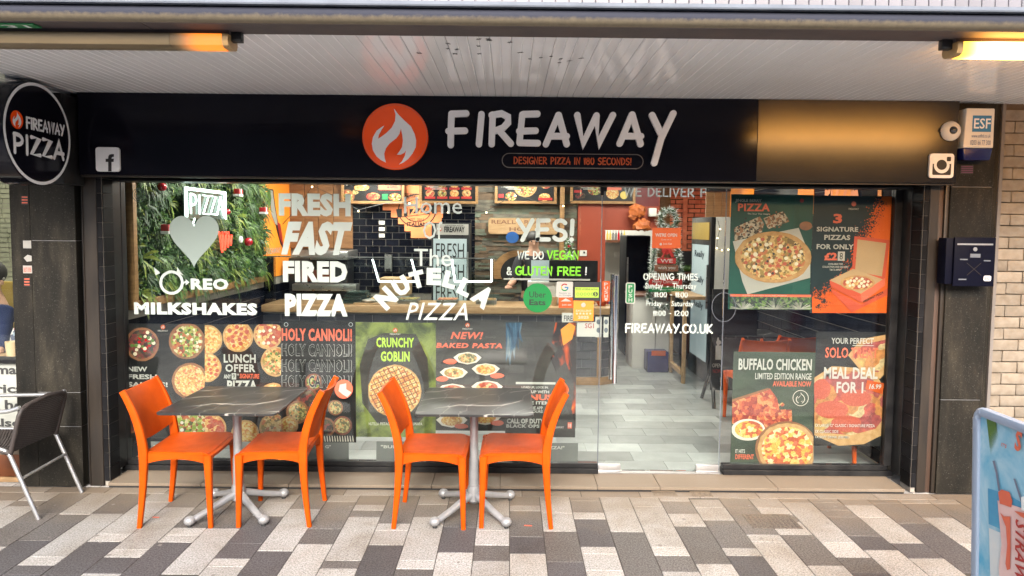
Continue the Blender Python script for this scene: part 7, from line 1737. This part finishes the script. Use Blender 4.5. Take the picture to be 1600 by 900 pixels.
# ================================================================== NEIGHBOUR SHOP far left
nb = thing('neighbour_shop_front', (-4.4, PY+.1, 0), 'neighbouring shop front with painted sign panel left of the black pier', 'shop front')
xn1 = -3.345
zs0, zs1 = g(20, 678, PY+.1).z, g(20, 566, PY+.1).z
MB().box(-6.5, xn1, PY+.1, PY+.14, zs0, zs1).build('sign_panel', 'screen_grey_paint' if 'screen_grey_paint' in M else mat('screen_grey_paint', (.60, .62, .56), .6).name, nb, smooth=0)
MB().box(-6.5, xn1, PY+.06, PY+.16, zs1+.002, zs1+.03).build('window_sill', 'black_frame', nb, bevel=.003)
zo0, zo1 = g(20, 744, PY+.1).z, g(20, 710, PY+.1).z
MB().box(-6.5, xn1, PY+.09, PY+.16, zo0, zo1).build('timber_rail', 'orange_wood' if 'orange_wood' in M else mat('orange_wood', (.38, .11, .025), .4, c2=(.25, .07, .02), stretch=(.6, 6, 6)).name, nb, bevel=.003)
MB().box(-6.5, xn1, PY+.09, PY+.16, zo1+.002, zs0-.002).build('stone_band', 'threshold_stone', nb, smooth=0); MB().box(-6.5, xn1, PY+.08, PY+.2, 0, zo0-.002).build('plinth', 'pale_wood', nb, bevel=.003)
MB().box(-6.5, xn1, PY+.125, PY+.135, zs1+.031, 2.6).build('pane', 'window_glass', nb, smooth=0)
mat('dark_print', (.03, .03, .03), .5)
text('format', (-40, 570, 35, 585), PY+.098, 'dark_print', nb, .03); text('America', (-70, 600, 38, 614), PY+.098, 'dark_print', nb, .03); text("it's ho", (-35, 624, 38, 640), PY+.098, 'dark_print', nb, .03); text('also', (-12, 654, 34, 667), PY+.098, 'dark_print', nb, .03)
nw = thing('neighbour_interior', (-4.5, 7.2, 0), 'pale stone patterned wall inside the neighbouring shop', 'wall')
MB().box(-7, -3.36, 7.25, 7.35, 0, 2.65).build('backing', 'grout', nw, smooth=0)
mb = MB(); z = .5; r_ = 0
while z < 2.6:
    x = -6.0+(.06 if r_ % 2 else 0)
    while x < -3.5: L_ = R_.uniform(.07, .16); mb.box(x, x+L_-.008, 7.235+R_.uniform(-.012, .01), 7.26, z, z+.042); x += L_
    z += .05; r_ += 1
mb.build('stone_pieces', 'plaster_brick', nw, smooth=0, kind='stuff')
MB().box(-3.4, -3.345, 5.07, 7.3, 0, 2.65).build('side_wall', 'white_paint', nw, smooth=0)
nfl = tag(MB().box(-7, -3.35, 4.93, 7.4, 0, .03).build('neighbour_floor', 'indoor_floor', smooth=0), kind='structure')
nce = tag(MB().box(-7, -3.35, 4.95, 7.4, 2.655, 2.7).build('neighbour_ceiling', 'white_paint', smooth=0), kind='structure')
t = thing('ceiling_light', (-4.3, 6.2, 2.6), 'square ceiling light panel inside the neighbouring shop', 'ceiling light'); MB().box(-4.6, -4.0, 5.9, 6.5, 2.63, 2.654).build('diffuser', 'panel_light', t, smooth=0)
l = bpy.data.lights.new('panel_lamp', 'AREA'); l.size = .55; l.energy = 15; l.color = (1, .93, .78); o = bpy.data.objects.new('panel_lamp', l); COL.objects.link(o); o.parent = t; o.location = Vector((-4.3, 6.2, 2.625))-wloc(t)
# cafe table with cup, yellow chair and patterned cloth
ctb = thing('cafe_table', (-4.0, 5.4, .03), 'pale wooden cafe table inside the neighbouring window', 'table'); zt_ = g(25, 560, 5.3).z
MB().box(-4.6, -3.5, 5.15, 5.75, zt_-.03, zt_).build('top', 'pale_wood', ctb, bevel=.004); MB().box(-4.06, -4.0, 5.4, 5.46, .03, zt_-.031).build('leg', 'black_metal', ctb)
q = g(19, 556, 5.3); jg = thing('paper_cup', (q.x, 5.3, zt_), 'tan cup standing on the cafe table at the far left', 'cup'); MB().lathe([(.035, 0), (.045, .13), (.04, .13), (.034, .01)], (q.x, 5.3, zt_), 16).build('body', 'cup', jg)
q = g(31, 550, 5.45); pc = tag(MB().ball((q.x, 5.5, zt_+.09), .13, 14, (.8, .5, 1.2)).build('patterned_bag', 'patterned_cloth'), 'patterned cloth bag on the cafe table at the far left', 'bag')
yc = thing('yellow_chair', (-4.0, 6.3, .03), 'yellow backed chair behind the person in the neighbouring shop', 'chair'); x0, x1, z0, z1 = box_px((18, 440, 40, 500), 6.2)
MB().box(x0-.15, x1, 6.2, 6.24, z0, z1).build('backrest', 'yellow_plastic', yc, bevel=.02); MB().box(x0-.1, x1, 6.25, 6.6, z0-.08, z0-.04).build('seat', 'yellow_plastic', yc, bevel=.01)
for x in (x0-.08, x1-.03):
    for y in (6.27, 6.57): MB().tube([(x, y, .03), (x, y, z0-.08)], .012, 6).build('leg', 'black_metal', yc)
# seated person
def skinmesh(verts, edges, radii, name, m, parent, root=0, sub=2):
    me = bpy.data.meshes.new(name); me.from_pydata([Vector(v) for v in verts], edges, []); o = bpy.data.objects.new(name, me); COL.objects.link(o)
    md = o.modifiers.new('s', 'SKIN'); sv = me.skin_vertices[0].data
    for i, r in enumerate(radii): sv[i].radius = r if isinstance(r, tuple) else (r, r)
    sv[root].use_root = True; md.use_smooth_shade = True
    m2 = o.modifiers.new('u', 'SUBSURF'); m2.levels = sub; m2.render_levels = sub
    dg = bpy.context.evaluated_depsgraph_get(); ev = o.evaluated_get(dg); nm = bpy.data.meshes.new_from_object(ev); bpy.data.objects.remove(o)
    nm.materials.append(M[m]); nm.shade_smooth(); c = bpy.data.objects.new(name, nm); COL.objects.link(c)
    if parent: c.parent = parent; c.location = -wloc(parent)
    return c
pz = g(5, 412, 5.75).z   # crown height
px_ = g(-6, 430, 5.75).x
pe = thing('person', (px_-.1, 5.8, .03), 'person in a padded navy jacket leaning over a table in the neighbouring shop', 'person')
hx, hy, hz = px_-.02, 5.72, pz-.12
sh_z = hz-.27; hipz = sh_z-.50
V_ = [(hx-.14, 5.85, hipz), (hx-.12, 5.83, hipz+.2), (hx-.07, 5.8, sh_z-.06), (hx-.03, 5.77, sh_z+.04), (hx-.01, 5.74, hz-.1), (hx, hy, hz), (hx+.004, hy-.01, hz+.06),
      (hx+.08, 5.70, sh_z-.0), (hx+.13, 5.60, sh_z-.22), (hx+.22, 5.48, sh_z-.30), (hx-.17, 5.92, sh_z-.0), (hx-.12, 5.7, sh_z-.25), (hx+.06, 5.5, sh_z-.32),
      (hx-.02, 5.68, hipz-.02), (hx+.14, 5.45, hipz-.05), (hx+.14, 5.5, .1), (hx-.2, 5.75, hipz-.02), (hx-.08, 5.45, hipz-.05), (hx-.08, 5.5, .1)]
E_ = [(0, 1), (1, 2), (2, 3), (3, 4), (4, 5), (5, 6), (3, 7), (7, 8), (8, 9), (3, 10), (10, 11), (11, 12), (0, 13), (13, 14), (14, 15), (0, 16), (16, 17), (17, 18)]
Rr_ = [(.13, .16), (.12, .15), (.14, .17), (.09, .09), (.05, .05), (.085, .1), (.07, .08), .07, .05, .032, .07, .05, .032, .09, .07, .045, .09, .07, .045]
skinmesh(V_, E_, Rr_, 'body', 'skin', pe)
jk = [0, 1, 2, 3, 7, 8, 9, 10, 11, 12]; mp_ = {a: i for i, a in enumerate(jk)}; ed = [(mp_[a], mp_[b]) for a, b in E_ if a in mp_ and b in mp_]
vv = [V_[i] for i in jk]; vv[6] = tuple(Vector(V_[8]).lerp(Vector(V_[9]), .8)); vv[9] = tuple(Vector(V_[11]).lerp(Vector(V_[12]), .8))
skinmesh(vv, ed, [(.155, .18), (.15, .18), (.17, .19), (.11, .11), .1, .075, .055, .1, .075, .055], 'jacket', 'navy_cloth', pe)
vt = [V_[0]]+V_[13:19]; skinmesh(vt, [(0, 1), (1, 2), (2, 3), (0, 4), (4, 5), (5, 6)], [(.14, .17), .105, .085, .06, .105, .085, .06], 'trousers', 'dark_cloth', pe)
mb = MB(); mb.ball((hx-.02, hy+.015, hz+.045), .118, 16, (1, 1.05, .95)); mb.build('hair', 'hair', pe)
for s_ in (-1, 1): MB().ball((hx+.085, hy-.05*s_-.03, hz+.0), .012, 8).build('eye', 'print_white', pe)
MB().ball((hx+.105, hy-.03, hz-.03), .018, 8, (1, .8, 1.3)).build('nose', 'skin', pe)
pch = thing('cafe_chair', (hx-.15, 5.9, .03), 'dark chair under the person in the neighbouring shop', 'chair'); MB().box(hx-.35, hx+.08, 5.65, 6.05, hipz-.16, hipz-.12).build('seat', 'dark_brown_wood', pch, bevel=.01)
for x in (hx-.32, hx+.05):
    for y in (5.68, 6.02): MB().tube([(x, y, .03), (x, y, hipz-.16)], .014, 6).build('leg', 'black_metal', pch)

q = g(834, 374, 8.55)
wk_ = thing('person', (q.x, 8.6, .03), 'person with dark hair and black shirt working behind the till', 'person')
hx, hy, hz = q.x, 8.55, q.z-.03; sz_ = hz-.215; hp = sz_-.52
V2 = [(hx, hy+.05, hp), (hx, hy+.04, hp+.22), (hx, hy+.03, sz_-.06), (hx, hy+.02, sz_+.05), (hx, hy, hz-.08), (hx, hy-.01, hz), (hx, hy-.01, hz+.05),
      (hx+.17, hy+.03, sz_-.01), (hx+.22, hy-.02, sz_-.27), (hx+.12, hy-.20, sz_-.33), (hx-.17, hy+.03, sz_-.01), (hx-.24, hy-.06, sz_-.26), (hx-.30, hy-.26, sz_-.30),
      (hx+.09, hy+.05, hp-.04), (hx+.1, hy+.04, .48), (hx+.1, hy+.06, .1), (hx-.09, hy+.05, hp-.04), (hx-.1, hy+.04, .48), (hx-.1, hy+.06, .1)]
skinmesh(V2, E_, [(.15, .11), (.13, .1), (.16, .11), (.07, .07), (.05, .05), (.075, .09), (.065, .075), .06, .045, .03, .06, .045, .03, .09, .065, .045, .09, .065, .045], 'body', 'skin', wk_)
vv = [V2[i] for i in jk]; vv[6] = tuple(Vector(V2[8]).lerp(Vector(V2[9]), .1)); vv[9] = tuple(Vector(V2[11]).lerp(Vector(V2[12]), .1))
skinmesh(vv, ed, [(.165, .13), (.15, .12), (.175, .13), (.09, .09), .085, .062, .058, .085, .062, .058], 'shirt', 'dark_cloth', wk_)
skinmesh([V2[0]]+V2[13:19], [(0, 1), (1, 2), (2, 3), (0, 4), (4, 5), (5, 6)], [(.16, .12), .105, .075, .055, .105, .075, .055], 'trousers', 'dark_cloth', wk_)
MB().ball((hx, hy+.015, hz+.05), .105, 16, (.88, 1, .85)).build('hair', 'hair', wk_)
for s_ in (-1, 1): MB().ball((hx+.03*s_, hy-.09, hz+.005), .010, 8).build('eye', 'print_black', wk_)
MB().ball((hx, hy-.10, hz-.025), .014, 8, (.8, 1, 1.3)).build('nose', 'skin', wk_)
for cx, cy, cz, sd_ in ((hx-.31, hy-.30, sz_-.31, -1), (hx+.10, hy-.24, sz_-.34, 1)):
    MB().ball((cx, cy, cz), .04, 10, (.8, 1.1, .45)).build('palm', 'skin', wk_)
    for k in range(4): MB().tube([(cx-.024+.016*k, cy-.03, cz), (cx-.026+.017*k, cy-.065, cz-.003), (cx-.027+.017*k, cy-.085+.006*abs(k-1.5), cz-.015)], [.0085, .008, .006], 6).build('finger', 'skin', wk_)
    MB().tube([(cx-.03*sd_, cy-.005, cz), (cx-.05*sd_, cy-.035, cz-.006)], [.010, .007], 6).build('thumb', 'skin', wk_)

# ================================================================== OPPOSITE SIDE OF THE STREET (seen in the reflections)
op_ = thing('opposite_building', (0, -9, 0), 'brick building with dark shop fronts across the street, seen reflected in the glass', 'building')
mat('opp_wall', (.20, .17, .15), .8, c2=(.15, .13, .12), vs=1.5); mat('opp_glass', (.03, .045, .07), .12)
MB().box(-16, 16, -9.6, -9.1, 2.9, 5.4).build('upper_wall', 'opp_wall', op_, smooth=0); MB().box(-16, 16, -9.6, -9.3, 0, 2.89).build('shop_glazing', 'opp_glass', op_, smooth=0); MB().box(-16, 16, -9.1, -7.6, 2.7, 2.95).build('canopy', 'lead', op_, smooth=0)
for i in range(9): MB().box(-16+4*i-.2, -16+4*i+.2, -9.29, -9.0, 0, 2.69).build('pier', 'opp_wall', op_, smooth=0)
for i in range(12): MB().box(-15+2.6*i, -13.6+2.6*i, -9.12, -9.08, 3.6, 4.9).build('window', 'opp_glass', op_, smooth=0)
# shell of the building around the interior
sb = thing('building_shell', (0, 9, 0), 'outer brick shell and upper storey of the shop building', 'building')
MB().box(-7, 7, 12.0, 12.2, 0, 4.2).build('rear_wall', 'opp_wall', sb, smooth=0); MB().box(-7.2, -7.0, 3.1, 12.2, 0, 4.2).build('side_wall', 'opp_wall', sb, smooth=0); MB().box(7, 7.2, 3.1, 12.2, 0, 4.2).build('side_wall', 'opp_wall', sb, smooth=0); MB().box(-7, 7, 3.1, 12.0, 2.77, 2.95).build('floor_slab', 'opp_wall', sb, smooth=0)
MB().box(2.86, 2.9, 5.31, 12, 0, 2.76).build('party_wall', 'opp_wall', sb, smooth=0); MB().box(-2.92, -2.87, 5.31, 12, 0, 2.76).build('party_wall', 'opp_wall', sb, smooth=0)
